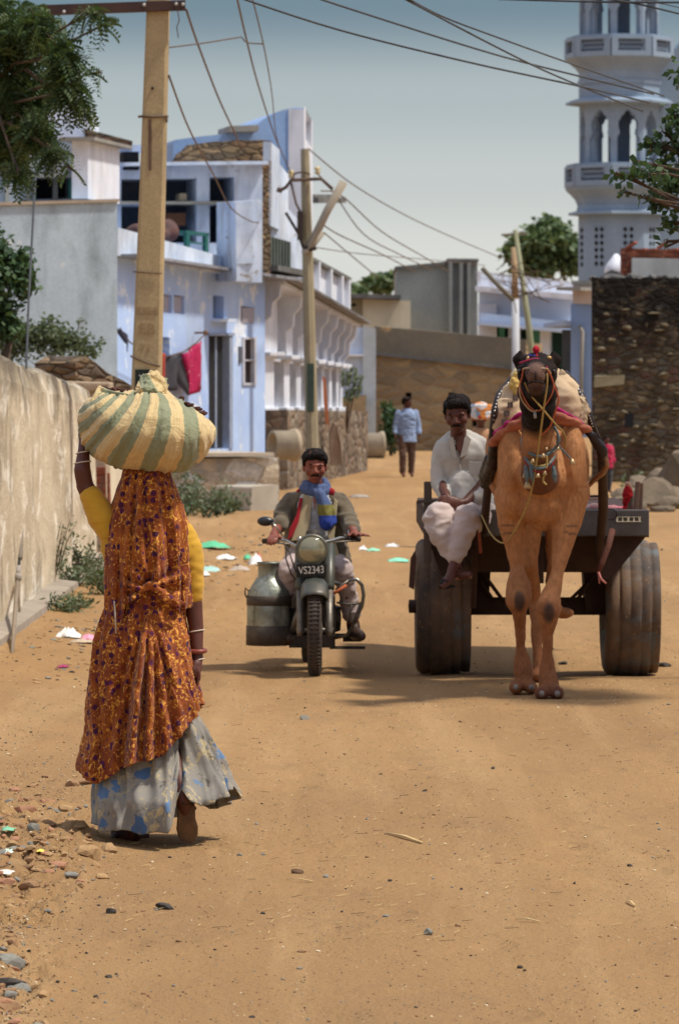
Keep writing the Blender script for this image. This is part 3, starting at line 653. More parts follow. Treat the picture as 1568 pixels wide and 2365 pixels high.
def pipe(px, py, Y, length, r, rz, label, mat):
    c = P(px, py, Y); mb = MB(); prof = [(r * .82, -length / 2), (r, -length / 2), (r * 1.0, length / 2 - .08), (r * 1.12, length / 2 - .07), (r * 1.12, length / 2), (r * .82, length / 2), (r * .82, -length / 2)]
    mb.lathe(prof, (0, 0, 0), 'X', 32); R = Matrix.Rotation(rz, 3, 'Z'); mb.v = [R @ v + c for v in mb.v]
    o = build('concrete_pipe', mb, mat, None); tagp(o, label, 'pipe', 'concrete pipes lying by the street')
PIPEM = surf('pipe_concrete', (.46, .38, .27), (.36, .3, .22), 3, .95, stain=(.1, .09, .08), stain_amt=.6)
pipe(656, 1028, 70.5, 0.42, 0.24, radians(24), 'short open concrete pipe ring lying on the stone platform', PIPEM)
pipe(828, 1029, 112, 1.3, 0.33, radians(12), 'long concrete pipe lying on the road below the pale blue house', PIPEM)

# ================================================================ ARCADE
def arcade():
    t = thing('arcade_building', 'white arcaded shop building with carved brackets receding down the street', 'building', P(700, 1000, 84))
    pl = Plane((612, 78.0), (797, 95.0)); mb = MB()
    # back wall in shade
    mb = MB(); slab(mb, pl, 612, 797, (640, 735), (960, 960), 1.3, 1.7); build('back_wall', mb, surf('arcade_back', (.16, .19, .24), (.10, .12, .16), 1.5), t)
    for x in (632, 664, 696, 740, 770): mb = MB(); slab(mb, pl, x, x + 12 - (x - 612) * .03, (700 + (x - 612) * .3, 700 + (x - 612) * .3), (945, 945), 1.22, 1.32); build('doorway', mb, DARK, t)
    bays = [(612, 640), (662, 676), (690, 702), (726, 736), (748, 756), (766, 773), (782, 788), (792, 797)]
    for a, b_ in bays:
        mb = MB(); k = (a - 612) / 185.0
        w = b_ - a; top = 655 + 95 * k
        slab(mb, pl, a, b_, (top, top + 5), (830 + 20 * k, 830 + 20 * k), 0.0, 0.5)
        slab(mb, pl, a - 2, b_ + 3, (812 + 30 * k, 812 + 30 * k), (822 + 30 * k, 822 + 30 * k), -0.12, 0.55)
        slab(mb, pl, a + 1, b_ - 1, (822 + 30 * k, 822 + 30 * k), (952, 952), 0.05, 0.45)
        slab(mb, pl, a - 1, b_ + 1, (940, 940), (953, 953), -0.02, 0.52)
        # bracket stepping out under the eave
        mb.prism([pl(a, top, -.30), pl(a, top + 30, -.26), pl(a, top + 44, -.14), pl(a, top + 74, -.12), pl(a, top + 84, -.02), pl(a, top + 84, .02), pl(a, top, .02)], Vector((pl.d.x, pl.d.y, 0)) * .28)
        build('column', mb, WHITE, t, bevel=0.015)
    mb = MB(); slab(mb, pl, 612, 797, (822, 852), (828, 857), 0.1, 0.4); build('tie_beam', mb, WHITE, t)
    for a, b_ in zip(bays, bays[1:]):
        x0, x1 = a[1], b_[0]; k = (x0 - 612) / 185.0; y = 700 + 80 * k; y2 = 828 + 28 * k; mb = MB(); n = 8; pts = [(x0, y - 45 + 25 * k)]
        pts += [(x0, y + 30)] + [(x0 + (x1 - x0) * i / n, y + 30 - (34 + 3 * abs(sin(i * pi / n * 3))) * sin(pi * i / n)) for i in range(1, n)] + [(x1, y + 30), (x1, y - 45 + 25 * k)]
        pxpoly(mb, pl, pts, 0.15, 0.2); build('arch', mb, surf('arch_grey', (.22, .26, .32), (.15, .18, .23), 3), t)
    mb = MB(); slab(mb, pl, 608, 800, (638, 742), (643, 748), -0.55, 0.6); rough_edges(mb, .03, 1.5)
    build('eave_slab', mb, surf('eave_grey', (.30, .29, .28), (.2, .195, .19), 3, stain=(.06, .06, .06), stain_amt=.6), t)
    mb = MB(); slab(mb, pl, 612, 797, (648, 748), (656, 754), -0.35, 0.6); build('eave_molding', mb, WHITE, t)
    pu = Plane((640, 80.5), (800, 95.5)); mb = MB(); facade(mb, pu, 650, 797, (562, 650), (646, 738), th=0.3)
    for x in (724, 752, 778, 794): slab(mb, pu, x, x + 3, (604 + (x - 724) * .6, 604 + (x - 724) * .6), (692 + (x - 724) * .55, 692 + (x - 724) * .55), -0.12, 0.0)
    build('roof_parapet', mb, WHITE, t)
    mb = MB(); slab(mb, pu, 648, 800, (553, 642), (562, 652), -0.12, 0.4); rough_edges(mb, 0.08, 1.6); build('parapet_coping', mb, CONCD, t)
    # orange cloth hanging from a column
    mb = MB(); pa = Plane((742, 85), (756, 85)); pts = [(745, 868), (752, 872), (757, 930), (760, 985), (752, 975), (748, 935)]; pxpoly(mb, pa, pts, 0.03)
    o = build('orange_cloth', mb, surf('orange_cotton', (.62, .22, .10), (.5, .16, .07), 9), None); tagp(o, 'long orange cloth hanging from a white arcade column', 'cloth')
    mb = MB(); pa = Plane((755, 84), (790, 84)); pxpoly(mb, pa, [(762, 1000), (770, 975), (776, 980), (788, 1020), (792, 1075), (764, 1075)], 0.5); rough_edges(mb, 0.05, 2)
    o = build('brick_buttress', mb, surf('buttress_brown', (.36, .26, .19), (.26, .19, .14), 3), None); tagp(o, 'sloping brown masonry buttress at the far end of the arcade', 'buttress')
arcade()

# ================================================================ FAR BUILDINGS
def far_buildings():
    t = thing('light_blue_house', 'light blue house front with a brown door beside the brown mud wall', 'house', GY(830, 120))
    pl = Plane((780, 120), (868, 120)); mb = MB(); facade(mb, pl, 780, 868, (752, 758), (1040, 1045), [(842, 968, 858, 1042)], th=4, rv=.3)
    build('front_wall', mb, [surf('blue_wash_far', (.50, .60, .76), (.42, .52, .70), .5, stain=(.6, .62, .66), stain_amt=.4), surf('brown_door', (.10, .05, .04))], t)
    mb = MB(); slab(mb, pl, 780, 838, (816, 818), (822, 822), -0.2, 0.02); build('ledge', mb, WHITE, t)
    mb = MB(); slab(mb, pl, 785, 842, (920, 910), (1030, 1032), -1.2, -0.2); rough_edges(mb, .1, 1); o = build('yard_wall', mb, BROWNP, None); tagp(o, 'low tan yard wall in front of the light blue house', 'wall')
    mb = MB(); slab(mb, pl, 838, 868, (752, 758), (1040, 1045), -0.12, 0.0); build('pilaster', mb, surf('pilaster_grey', (.44, .5, .56)), t)
    t = thing('mud_wall_building', 'long brown mud wall with a dark stained parapet across the end of the street', 'building', GY(1000, 125))
    pl = Plane((866, 125), (1320, 124.2)); mb = MB()
    facade(mb, pl, 866, 1215, (757, 790), (1048, 1052), [(1035, 906, 1050, 930), (936, 906, 950, 930), (1090, 960, 1104, 985)], th=5, rv=.4)
    build('mud_wall', mb, [masonry('mud_stone', [(.36, .26, .15), (.29, .21, .125), (.40, .29, .16), (.25, .19, .12), (.33, .23, .13)], (.30, .22, .135), 1.7, 3.4, .05, .05), DARK], t)
    mb = MB(); slab(mb, pl, 866, 1216, (812, 850), (818, 857), -0.18, 0.0); rough_edges(mb, .08, .8); build('string_course', mb, CONCD, t)
    mb = MB(); facade(mb, pl, 866, 1216, (752, 783), (813, 851), th=.3); mb.v = [v - pl.n * .04 for v in mb.v]; rough_edges(mb, .06, .8)
    build('parapet_band', mb, surf('parapet_stained', (.22, .18, .12), (.11, .10, .085), .35, .95, bs=10, peel=(.46, .30, .14), peel_t=.60, peel_s=.4), t)
    mb = MB(); slab(mb, pl, 1000, 1040, (1040, 1040), (1052, 1052), -.5, 0); o = build('drain_mouth', mb, DARK, None); tagp(o, 'black drain opening at the foot of the brown mud wall', 'drain')
    t = thing('cream_house', 'small cream stained house with a dark flat roof beyond the arcade', 'house', GY(870, 138))
    pl = Plane((795, 138), (950, 138)); mb = MB(); facade(mb, pl, 838, 948, (690, 694), (830, 830), th=4); build('front_wall', mb, surf('cream_far', (.66, .60, .44), (.5, .46, .36), .4, stain=(.2, .19, .16), stain_amt=.6, stain_s=.6), t)
    mb = MB(); facade(mb, pl, 790, 842, (690, 690), (830, 830), [(805, 700, 822, 706)], th=4, rv=.3); mb.v = [v + pl.n * .4 for v in mb.v]; build('side_wing', mb, [surf('olive_far', (.34, .33, .26), (.26, .26, .21), .5), DARK], t)
    mb = MB(); slab(mb, pl, 780, 925, (678, 681), (688, 691), -.5, 4); build('roof_slab', mb, CONCD, t)
    t = thing('grey_concrete_house', 'tall bare grey concrete house block rising behind the brown mud wall', 'house', GY(1000, 142))
    pl = Plane((915, 142), (1100, 142)); mb = MB(); facade(mb, pl, 915, 1034, (622, 610), (830, 830), th=6); build('left_block', mb, surf('grey_far', (.36, .38, .36), (.27, .29, .28), .4, bs=8, stain=(.1, .1, .1), stain_amt=.5, stain_s=.4), t)
    mb = MB(); facade(mb, pl, 1034, 1102, (602, 604), (830, 830), th=6)
    for x in (1036, 1060, 1078): slab(mb, pl, x, x + 8, (606, 606), (790, 790), -.25, 0)
    mb.v = [v - pl.n * .3 for v in mb.v]; build('stair_block', mb, surf('grey_far2', (.32, .34, .32), (.18, .19, .19), .5, stain=(.4, .38, .33), stain_amt=.4), t)
    mb = MB(); slab(mb, pl, 912, 1036, (615, 603), (622, 611), -.2, 6); slab(mb, pl, 1032, 1104, (597, 598), (604, 605), -.55, 6); build('parapet_coping', mb, CONCD, t)
    # white house with long balcony
    t = thing('white_balcony_house', 'white house with a long railed balcony and green shutters behind the leaning poles', 'house', GY(1200, 132))
    pl = Plane((1100, 132), (1330, 131.7)); mb = MB()
    facade(mb, pl, 1100, 1330, (668, 690), (900, 900), [(1140, 742, 1168, 790), (1176, 742, 1186, 830), (1196, 742, 1244, 850), (1268, 755, 1320, 870)], th=5, rv=.6)
    mb.v = [v + pl.n * 1.2 for v in mb.v]; build('front_wall', mb, [surf('white_far', (.66, .76, .92), (.52, .62, .80), .5), surf('green_shade', (.03, .08, .06))], t)
    mb = MB(); slab(mb, pl, 1100, 1330, (660, 680), (672, 692), -.5, 1.5); build('roof_slab', mb, WHITE, t)
    mb = MB(); slab(mb, pl, 1110, 1325, (722, 745), (748, 768), -.3, 1.3); slab(mb, pl, 1104, 1328, (742, 762), (750, 770), -.6, 1.3); build('balcony_face', mb, surf('balcony_white', (.62, .72, .88), (.48, .58, .74), .6), t)
    mb = MB(); slab(mb, pl, 1102, 1318, (626, 650), (631, 655), -.3, -.1); slab(mb, pl, 1102, 1318, (640, 662), (643, 665), -.3, -.1)
    for x in range(1104, 1320, 27): slab(mb, pl, x, x + 7, (626 + (x - 1102) * .11,) * 2, (662 + (x - 1102) * .1,) * 2, -.35, -.1)
    build('roof_railing', mb, WHITE, t)
    mb = MB(); slab(mb, pl, 1102, 1330, (632, 655), (664, 686), .6, .8); build('parapet_wall', mb, WHITE, t)
    for x0, x1 in ((1224, 1243), (1146, 1160)):
        mb = MB(); slab(mb, pl, x0, x1, (748, 748), (812, 812), 1.15, 1.3); build('shutter', mb, surf('green_far', (.10, .34, .24), None, 3), t)
    mb = MB(); slab(mb, pl, 1246, 1266, (756, 756), (900, 900), .2, .7); build('pillar', mb, WHITE, t); mb = MB(); slab(mb, pl, 1100, 1142, (700, 700), (900, 900), .9, 1.1); build('pillar', mb, WHITE, t)
    # blue pier building by the rubble wall
    t = thing('blue_pier_building', 'sky blue painted wall with a rain pipe squeezed beside the dark stone wall', 'building', GY(1350, 100))
    pl = Plane((1318, 100), (1366, 99.8)); mb = MB(); facade(mb, pl, 1318, 1372, (700, 702), (1010, 1010), th=2.5); build('blue_wall', mb, surf('sky_blue', (.26, .38, .62), (.22, .33, .55), .7, stain=(.45, .5, .58), stain_amt=.3), t)
    mb = MB(); slab(mb, pl, 1326, 1372, (655, 655), (700, 702), -.1, 2.4); build('pink_top', mb, surf('pink_white', (.66, .58, .54), None, 2), t)
    mb = MB(); slab(mb, pl, 1316, 1372, (664, 664), (671, 672), -.9, 2.4); slab(mb, pl, 1326, 1372, (648, 648), (656, 656), -.2, 2.4); build('sunshade_slab', mb, CONC, t)
    mb = MB(); mb.tube([pl(1340, 752, -.05), pl(1348, 765, -.08), pl(1346, 830, -.08), pl(1344, 1000, -.08)], .045, 8); build('rain_pipe', mb, CONC, t)
    mb = MB(); slab(mb, pl, 1270, 1318, (760, 760), (1010, 1010), .8, 2.5); build('shaded_wing', mb, surf('dark_wing', (.10, .105, .11), (.06, .065, .07), 1), t)
    mb = MB(); slab(mb, pl, 1276, 1320, (748, 740), (757, 752), -.6, 2.0); build('wing_awning', mb, surf('awning_blue', (.4, .5, .7)), t)
far_buildings()

# ================================================================ STONE WALL RIGHT
def stone_house():
    t = thing('rubble_stone_house', 'dark soot-stained rubble stone house wall at the right edge of the street', 'building', GY(1460, 84))
    pl = Plane((1366, 84), (1700, 83.8)); mb = MB()
    xs = [1366 + i * 18 for i in range(20)]; top = [(x, 641 + 9 * noise.noise(Vector((x * .05, 0, 0)))) for x in xs]
    pxpoly(mb, pl, [(1366, 1130)] + top + [(xs[-1], 1130)], 5.0); build('stone_wall', mb, RUBBLE, t)
    mb = MB()
    rk = random.Random(8)
    for i in range(34): rock2(mb, pl(1372 + i * 9.5 + rk.uniform(-3, 3), 641 + rk.uniform(-2, 2), .15 + rk.uniform(0, .3)), rk.uniform(.06, .13), i, .7)
    build('top_course', mb, CONCD, t)['kind'] = 'stuff'
    rn = random.Random(5); mb = MB()
    for i in range(60):      # stones that stand proud of the face
        x = rn.uniform(1372, 1568); y = rn.uniform(700, 1090); w = rn.uniform(3, 13); h = rn.uniform(2.5, 7)
        c = pl(x, y, -0.0); mb.rock(c, 1.0, i); k = 12; n = len(mb.v)
        for q in range(n - 12, n):
            v = mb.v[q] - c; mb.v[q] = c + Vector((v.x * w * .0105, v.y * .09, v.z * h * .0125))
    build('projecting_stone', mb, surf('proud_stone', (.19, .155, .10), (.11, .09, .06), 6), t)['kind'] = 'stuff'
    mb = MB(); slab(mb, pl, 1371, 1440, (868, 866), (890, 888), -.1, .05); rough_edges(mb, .06, 3); build('long_stone', mb, surf('long_stone', (.28, .25, .16), None, 4), t)
    mb = MB(); slab(mb, pl, 1443, 1462, (955, 955), (985, 985), -.02, .03); build('wall_hole', mb, DARK, t)
    mb = MB(); a = Plane((1385, 88), (1440, 88)); pxpoly(mb, a, [(1380, 650), (1395, 632), (1412, 622), (1430, 628), (1445, 645), (1445, 660), (1380, 660)], .8); o = build('roof_mound', mb, CONCD, t)
    t2 = thing('brick_parapet', 'red brick wall end with broken roof tiles and a whitewashed wall above the stone house', 'wall', P(1500, 640, 90))
    pl = Plane((1436, 90), (1700, 90)); mb = MB(); facade(mb, pl, 1436, 1700, (572, 580), (660, 660), th=.5); build('brick_wall', mb, BRICK, t2)
    mb = MB(); facade(mb, pl, 1458, 1700, (596, 600), (640, 640), th=.3); mb.v = [v - pl.n * .35 for v in mb.v]; build('white_wall', mb, surf('lime_grey', (.62, .64, .62), (.46, .47, .46), 1.5, stain=(.2, .2, .2), stain_amt=.5), t2)
    mb = MB()
    for i, x in enumerate(range(1440, 1700, 24)):
        c = pl(x + 8, 577 - (5 if i % 3 == 0 else 0)); mb.beam(c, c + Vector((.18, -.1, .12 if i % 3 == 0 else .02)), .16, .035)
    build('roof_tile', mb, surf('terracotta', (.36, .11, .06), (.26, .08, .05), 6), t2)
    mb = MB(); mb.v = []; c = P(1423, 618, 96); mb.lathe([(0.001, .32), (.05, .30), (.12, .2), (.2, .1), (.26, 0), (.26, -.2)], c, 'Z', 16); o = build('roof_finial', mb, WHITE, None)
    tagp(o, 'small white domed finial peeking over the dark stone wall', 'finial')
stone_house()

# ================================================================ MINARET
def minaret():
    Y = 160.0; cx = (1436 - CX) * Y / F; cy = Y + 1.6
    t = thing('minaret', 'pale blue-white octagonal minaret with two latticed balconies, right of the street', 'minaret', (cx, cy, 0))
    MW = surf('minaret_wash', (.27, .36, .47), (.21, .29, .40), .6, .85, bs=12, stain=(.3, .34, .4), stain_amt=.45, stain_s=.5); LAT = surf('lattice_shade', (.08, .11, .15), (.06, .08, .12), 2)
    z = lambda py: CH + (HY - py) * Y / F; R = lambda r: r * Y / F
    A = [radians(-90 - 12 + 45 * k) for k in range(8)]      # vertex angles, first one faces the viewer
    def ring(mb, prof):
        vs = []; fs = []
        for r, zz in prof:
            for a in A: vs.append((cx + R(r) * cos(a), cy + R(r) * sin(a), zz))
        m = len(prof)
        for i in range(m - 1):
            for k in range(8): fs.append((i * 8 + k, i * 8 + (k + 1) % 8, (i + 1) * 8 + (k + 1) % 8, (i + 1) * 8 + k))
        fs += [tuple(range(8))[::-1], tuple((m - 1) * 8 + k for k in range(8))]; mb.add(vs, fs)
    mb = MB(); ring(mb, [(96, 0), (96, z(640)), (96, z(492))]); build('shaft', mb, MW, t)
    for k in range(8):
        mb = MB(); a, b_ = A[k], A[(k + 1) % 8]; p = Vector((cos(a), sin(a), 0)); q = Vector((cos(b_), sin(b_), 0)); nrm = (p + q).normalized()
        C = Vector((cx, cy, 0)); zb, zt = z(615), z(520); f0 = C + p.lerp(q, .3) * R(96.5); f1 = C + p.lerp(q, .7) * R(96.5)
        if k in (7, 0, 6, 1):
            h = []
            for i in range(2):
                for j in range(6):
                    u0 = .32 + .2 * i; s0 = C + p.lerp(q, u0) * R(96.8); s1 = C + p.lerp(q, u0 + .15) * R(96.8); z0 = zb + (zt - zb) * (j + .1) / 6; z1 = zb + (zt - zb) * (j + .9) / 6
                    mid = (s0 + s1) / 2; zm = (z0 + z1) / 2
                    mb.prism([Vector((s0.x, s0.y, zm)), Vector((mid.x, mid.y, z0)), Vector((s1.x, s1.y, zm)), Vector((mid.x, mid.y, z1))], nrm * .01)
            build('lattice_window', mb, DARK, t)
    mb = MB(); ring(mb, [(96, z(494)), (120, z(492)), (119, z(486)), (100, z(482))]); ring(mb, [(101, z(482)), (98, z(470)), (104, z(456)), (115, z(444)), (124, z(436)), (127, z(431)), (127, z(427))])
    build('lower_corbel', mb, MW, t)
    def balcony(yb, yt, nm):
        mb = MB(); ring(mb, [(123, z(yb)), (123, z(yt + 6)), (125, z(yt + 5)), (125, z(yt)), (108, z(yt)), (108, z(yb - 5))]); 
        pan = MB()
        for k in range(8):
            a, b_ = A[k], A[(k + 1) % 8]; p = Vector((cos(a), sin(a), 0)); q = Vector((cos(b_), sin(b_), 0)); nrm = (p + q).normalized(); C = Vector((cx, cy, 0))
            for u0, u1, y0, y1 in ((.0, .16, yb, yt + 5), (.84, 1, yb, yt + 5), (.16, .84, yb, yb - 12), (.16, .84, yt + 12, yt + 5)):
                s0 = C + p.lerp(q, u0) * R(123); s1 = C + p.lerp(q, u1) * R(123)
                mb.prism([Vector((s0.x, s0.y, z(y0))), Vector((s1.x, s1.y, z(y0))), Vector((s1.x, s1.y, z(y1))), Vector((s0.x, s0.y, z(y1)))], nrm * .1)
            for i in range(7):
                for j in range(3):
                    u = .2 + .6 * (i + (.5 if j % 2 else 0)) / 7; s = C + p.lerp(q, u) * R(123.2); zz = z(yb - 15) + (z(yt + 14) - z(yb - 15)) * j / 2; tdir = (q - p).normalized()
                    pan.prism([s - tdir * .07 + Vector((0, 0, zz)), s + Vector((0, 0, zz - .09)), s + tdir * .07 + Vector((0, 0, zz)), s + Vector((0, 0, zz + .09))], nrm * .012)
        build(nm, mb, MW, t); build('lattice_panel', pan, LAT, t)
    balcony(427, 374, 'lower_balcony'); balcony(128, 77, 'upper_balcony')
    def storey(yb, yt, nm):
        for k in range(8):
            a, b_ = A[k], A[(k + 1) % 8]; p = Vector((cos(a), sin(a), 0)); q = Vector((cos(b_), sin(b_), 0)); nrm = (p + q).normalized(); C = Vector((cx, cy, 0))
            def pt(u, v):
                s = C + p.lerp(q, u) * R(94); return Vector((s.x, s.y, z(yb) + (z(yt) - z(yb)) * v))
            L_ = [(0.0, 0), (.10, 0), (.12, .30), (.10, .40), (.17, .46), (.22, .50), (.20, .56), (.17, .62), (.18, .70), (.25, .74), (.27, .79), (.36, .81), (.40, .86), (.5, .90)]
            poly = L_ + [(1 - u, v) for u, v in L_[::-1][1:]] + [(1, 1), (0, 1)]
            mb = MB(); mb.prism([pt(u, v) for u, v in poly], -nrm * .32); build('arch', mb, MW, t)
        mb = MB(); ring(mb, [(26, z(yb)), (26, z(yt))]); build(nm, mb, surf('core_shade', (.06, .09, .14)), t)
    storey(375, 236, 'stair_core'); storey(78, -60, 'stair_core')
    mb = MB(); ring(mb, [(96, z(238)), (126, z(234)), (126, z(229)), (112, z(223)), (96, z(220))]); build('stone_canopy', mb, MW, t)
    mb = MB(); ring(mb, [(95, z(224)), (95, z(190)), (99, z(188)), (99, z(180)), (95, z(178)), (95, z(160)), (102, z(150)), (114, z(140)), (124, z(132)), (127, z(128))]); build('drum', mb, MW, t)
    mb = MB(); ring(mb, [(96, z(-55)), (126, z(-60)), (96, z(-70)), (90, z(-110)), (50, z(-170)), (4, z(-210))]); build('dome_cap', mb, MW, t)
    # mosque wall behind at the right
    t = thing('mosque_wall', 'pale blue crenellated mosque wall standing right behind the minaret', 'wall', GY(1560, 163))
    pl = Plane((1500, 162.5), (1900, 162.5)); mb = MB(); pxpoly(mb, pl, [(1500, 900), (1500, 110), (1512, 100), (1530, 78), (1545, 95), (1552, 112), (1562, 112), (1575, 90), (1590, 70), (1610, 90), (1700, 100), (1700, 900)], 3); build('wall_body', mb, surf('mosque_wash', (.24, .32, .42), (.29, .37, .47), .5), t)
minaret()
# ================================================================ TREES AND PLANTS
def leaf_quads(mb, c, d, nrm, L, w):
    d = d.normalized(); s = d.cross(nrm)
    if s.length < 1e-3: s = d.cross(Vector((1, 0, 0)))
    s.normalize(); a = c; m = c + d * (L * .5)
    mb.add([a, m + s * w * .5, a + d * L, m - s * w * .5], [(0, 1, 2, 3)])
def crown(mb, lumps, n, L, w, rn, droop=0.2, pinnate=False, shell=0.55):
    tot = sum(r[0] * r[1] * r[2] for _, r in lumps) or 1
    for c, r in lumps:
        k = max(4, int(n * r[0] * r[1] * r[2] / tot))
        for _ in range(k):
            v = Vector((rn.gauss(0, 1), rn.gauss(0, 1), rn.gauss(0, 1))).normalized() * (shell + (1 - shell) * rn.random()) * rn.uniform(.75, 1.08)
            p = c + Vector((v.x * r[0], v.y * r[1], v.z * r[2]))
            if noise.noise(p * 2.2 / max(.3, (r[0]))) < -0.18: continue
            d = Vector((rn.uniform(-1, 1), rn.uniform(-1, 1), rn.uniform(-1, .6) - droop))
            nn = Vector((rn.gauss(0, 1), rn.gauss(0, 1), rn.gauss(0, 1) + .8))
            if pinnate:
                d.normalize(); sd = d.cross(nn); sd.normalize(); m = 7
                for i in range(m):
                    q = p + d * (L * 3.2 * i / m) - Vector((0, 0, .02 * i * i / m * L * 10))
                    for s in (-1, 1): leaf_quads(mb, q, sd * s + d * .6, nn, L, w)
            else: leaf_quads(mb, p, d, nn, L * rn.uniform(.7, 1.2), w * rn.uniform(.8, 1.2))
def branch_tree(name, label, cat, base, trunk_pts, trunk_r, lumps, n, L, w, mat, seed=1, pinnate=False, limbs=True, droop=.2, group=None, shell=.55):
    rn = random.Random(seed); t = thing(name, label, cat, base, group)
    mb = MB(); mb.tube(trunk_pts, [trunk_r * (1 - .55 * i / (len(trunk_pts) - 1)) for i in range(len(trunk_pts))], 9); top = Vector(trunk_pts[-1]); start = Vector(trunk_pts[max(0, len(trunk_pts) - 2)])
    build('trunk', mb, BARK, t)
    if limbs:
        mb = MB()
        for c, r in lumps:
            s = start.lerp(top, rn.uniform(.2, 1)); m = s.lerp(c, .5) + Vector((0, 0, .15 * (c - s).length * rn.uniform(.2, 1)))
            mb.tube([s, m, c], [trunk_r * .16, trunk_r * .10, trunk_r * .04], 6)
            for _ in range(3):
                e = c + Vector((rn.uniform(-1, 1) * r[0], rn.uniform(-1, 1) * r[1], rn.uniform(-1, 1) * r[2])) * .9
                mb.tube([m.lerp(c, .7), c.lerp(e, .5), e], [trunk_r * .05, trunk_r * .035, trunk_r * .015], 5)
        build('limbs', mb, BARK, t)
    mb = MB(); crown(mb, lumps, n, L, w, rn, droop, pinnate, shell); build('crown', mb, mat, t, recalc=False)
    return t
def LP(px, py, Y, rx, ry, rz): 
    s = Y / F; return (P(px, py, Y), (rx * s, ry * s, rz * s))
# overhanging feathery tree, top left (trunk stands behind the ochre wall, outside the frame)
Yt = 34
lm = [LP(-90, 60, 34, 130, 160, 130), LP(30, 80, 34, 95, 160, 85), LP(95, 55, 33.5, 60, 80, 50), LP(150, 130, 33, 60, 80, 62), LP(55, 210, 34, 80, 110, 80), LP(155, 210, 33, 55, 60, 50), LP(188, 250, 33, 26, 30, 18), LP(20, 330, 34, 60, 90, 80), LP(90, 300, 33.5, 55, 70, 55), LP(130, 350, 33, 40, 45, 35), LP(42, 400, 33, 28, 40, 42), LP(205, 30, 33, 40, 50, 28), LP(240, 55, 33, 28, 30, 12), LP(-60, 260, 34.5, 80, 130, 150), LP(165, 390, 33, 18, 20, 10), LP(225, 165, 33, 22, 20, 7)]
branch_tree('overhanging_tree', 'feathery green tree overhanging the street at the top left', 'tree', Vector((-3.6, 35.5, 0)), [(-3.6, 35.5, 0), (-3.5, 35.3, 1.5), (-3.3, 35, 3.0), (-2.9, 34.5, 4.3)], .16, lm, 6200, .05, .021, LEAF1, 3, True, shell=.15)
# shrubs behind the wall
lm = [LP(-10, 640, 42, 90, 90, 75), LP(45, 610, 42, 48, 60, 50), LP(62, 660, 42, 32, 50, 30), LP(-20, 560, 42, 50, 60, 50), LP(10, 740, 42, 60, 60, 60)]
branch_tree('garden_tree', 'small dark round-leaved tree behind the ochre wall at the left edge', 'tree', Vector((-3.4, 42, 0)), [(-3.4, 42, 0), (-3.35, 42, 1.4), (-3.2, 42, 2.3)], .07, lm, 4200, .085, .06, LEAF2, 4, shell=.2)
lm = [LP(80, 770, 50, 100, 60, 50), LP(150, 785, 50, 80, 60, 42), LP(200, 810, 50, 45, 40, 24), LP(30, 800, 50, 80, 60, 40), LP(110, 735, 50, 22, 30, 16), LP(228, 788, 50, 12, 20, 14), LP(185, 740, 50, 12, 20, 10)]
branch_tree('garden_bush', 'low dusty green bush spreading along the top of the ochre wall', 'bush', Vector((-3.4, 50, 0)), [(-3.4, 50, 0), (-3.3, 50, 1.2), (-3.2, 50, 1.7)], .05, lm, 3200, .07, .04, LEAF3, 5, shell=.2)
# branches at the right; the trunk stands outside the frame
lm = [LP(1585, 300, 28, 50, 80, 70), LP(1545, 340, 28, 50, 60, 45), LP(1500, 390, 27.5, 45, 60, 42), LP(1545, 420, 28, 60, 80, 60), LP(1450, 405, 27.5, 26, 40, 18), LP(1420, 400, 27.5, 12, 20, 10), LP(1520, 460, 28, 36, 50, 30), LP(1480, 455, 27.5, 20, 30, 14), LP(1555, 510, 28, 30, 50, 40), LP(1555, 262, 28, 40, 50, 40), LP(1528, 300, 28, 26, 40, 26), LP(1535, 560, 28, 14, 20, 22), LP(1560, 180, 28, 14, 30, 60), LP(1640, 350, 28.5, 90, 160, 160), LP(1760, 300, 28, 130, 220, 170), LP(1700, 480, 27, 110, 200, 90), LP(1820, 420, 26, 190, 260, 120), LP(1980, 380, 25.5, 190, 300, 120), LP(1500, 330, 28, 28, 40, 26), LP(1440, 440, 27.6, 20, 30, 16), LP(1470, 370, 27.6, 20, 30, 20)]
branch_tree('street_tree', 'heart-leaved tree reaching in from the right edge before the minaret', 'tree', Vector((3.1, 28.2, 0)), [(3.1, 28.2, 0), (3.05, 28.2, 1.2), (2.9, 28.1, 2.3), (2.8, 28, 3.0)], .15, lm, 21000, .062, .047, LEAF2, 6, shell=.25)
# far trees
lm = [LP(1250, 560, 175, 80, 80, 50), LP(1200, 580, 175, 45, 60, 32), LP(1300, 560, 175, 55, 60, 42), LP(1270, 520, 175, 48, 50, 30), LP(1240, 610, 175, 70, 60, 34), LP(1320, 600, 175, 40, 50, 40), LP(1175, 575, 175, 20, 30, 14)]
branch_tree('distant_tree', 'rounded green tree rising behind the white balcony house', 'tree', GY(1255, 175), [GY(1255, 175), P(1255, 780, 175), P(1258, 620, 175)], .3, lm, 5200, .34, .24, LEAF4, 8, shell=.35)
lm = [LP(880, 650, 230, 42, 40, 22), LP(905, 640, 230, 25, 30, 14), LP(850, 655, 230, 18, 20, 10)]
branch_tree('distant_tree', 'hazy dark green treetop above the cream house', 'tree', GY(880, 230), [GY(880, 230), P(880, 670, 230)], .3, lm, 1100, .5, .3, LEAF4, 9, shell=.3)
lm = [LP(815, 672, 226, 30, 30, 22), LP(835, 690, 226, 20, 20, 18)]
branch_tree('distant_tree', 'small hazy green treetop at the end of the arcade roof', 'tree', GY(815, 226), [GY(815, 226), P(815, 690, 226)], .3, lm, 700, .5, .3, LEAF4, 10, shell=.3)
lm = [LP(900, 960, 116, 22, 25, 32), LP(912, 1000, 116, 24, 25, 40), LP(885, 1010, 116, 16, 20, 30), LP(893, 935, 116, 14, 15, 14)]
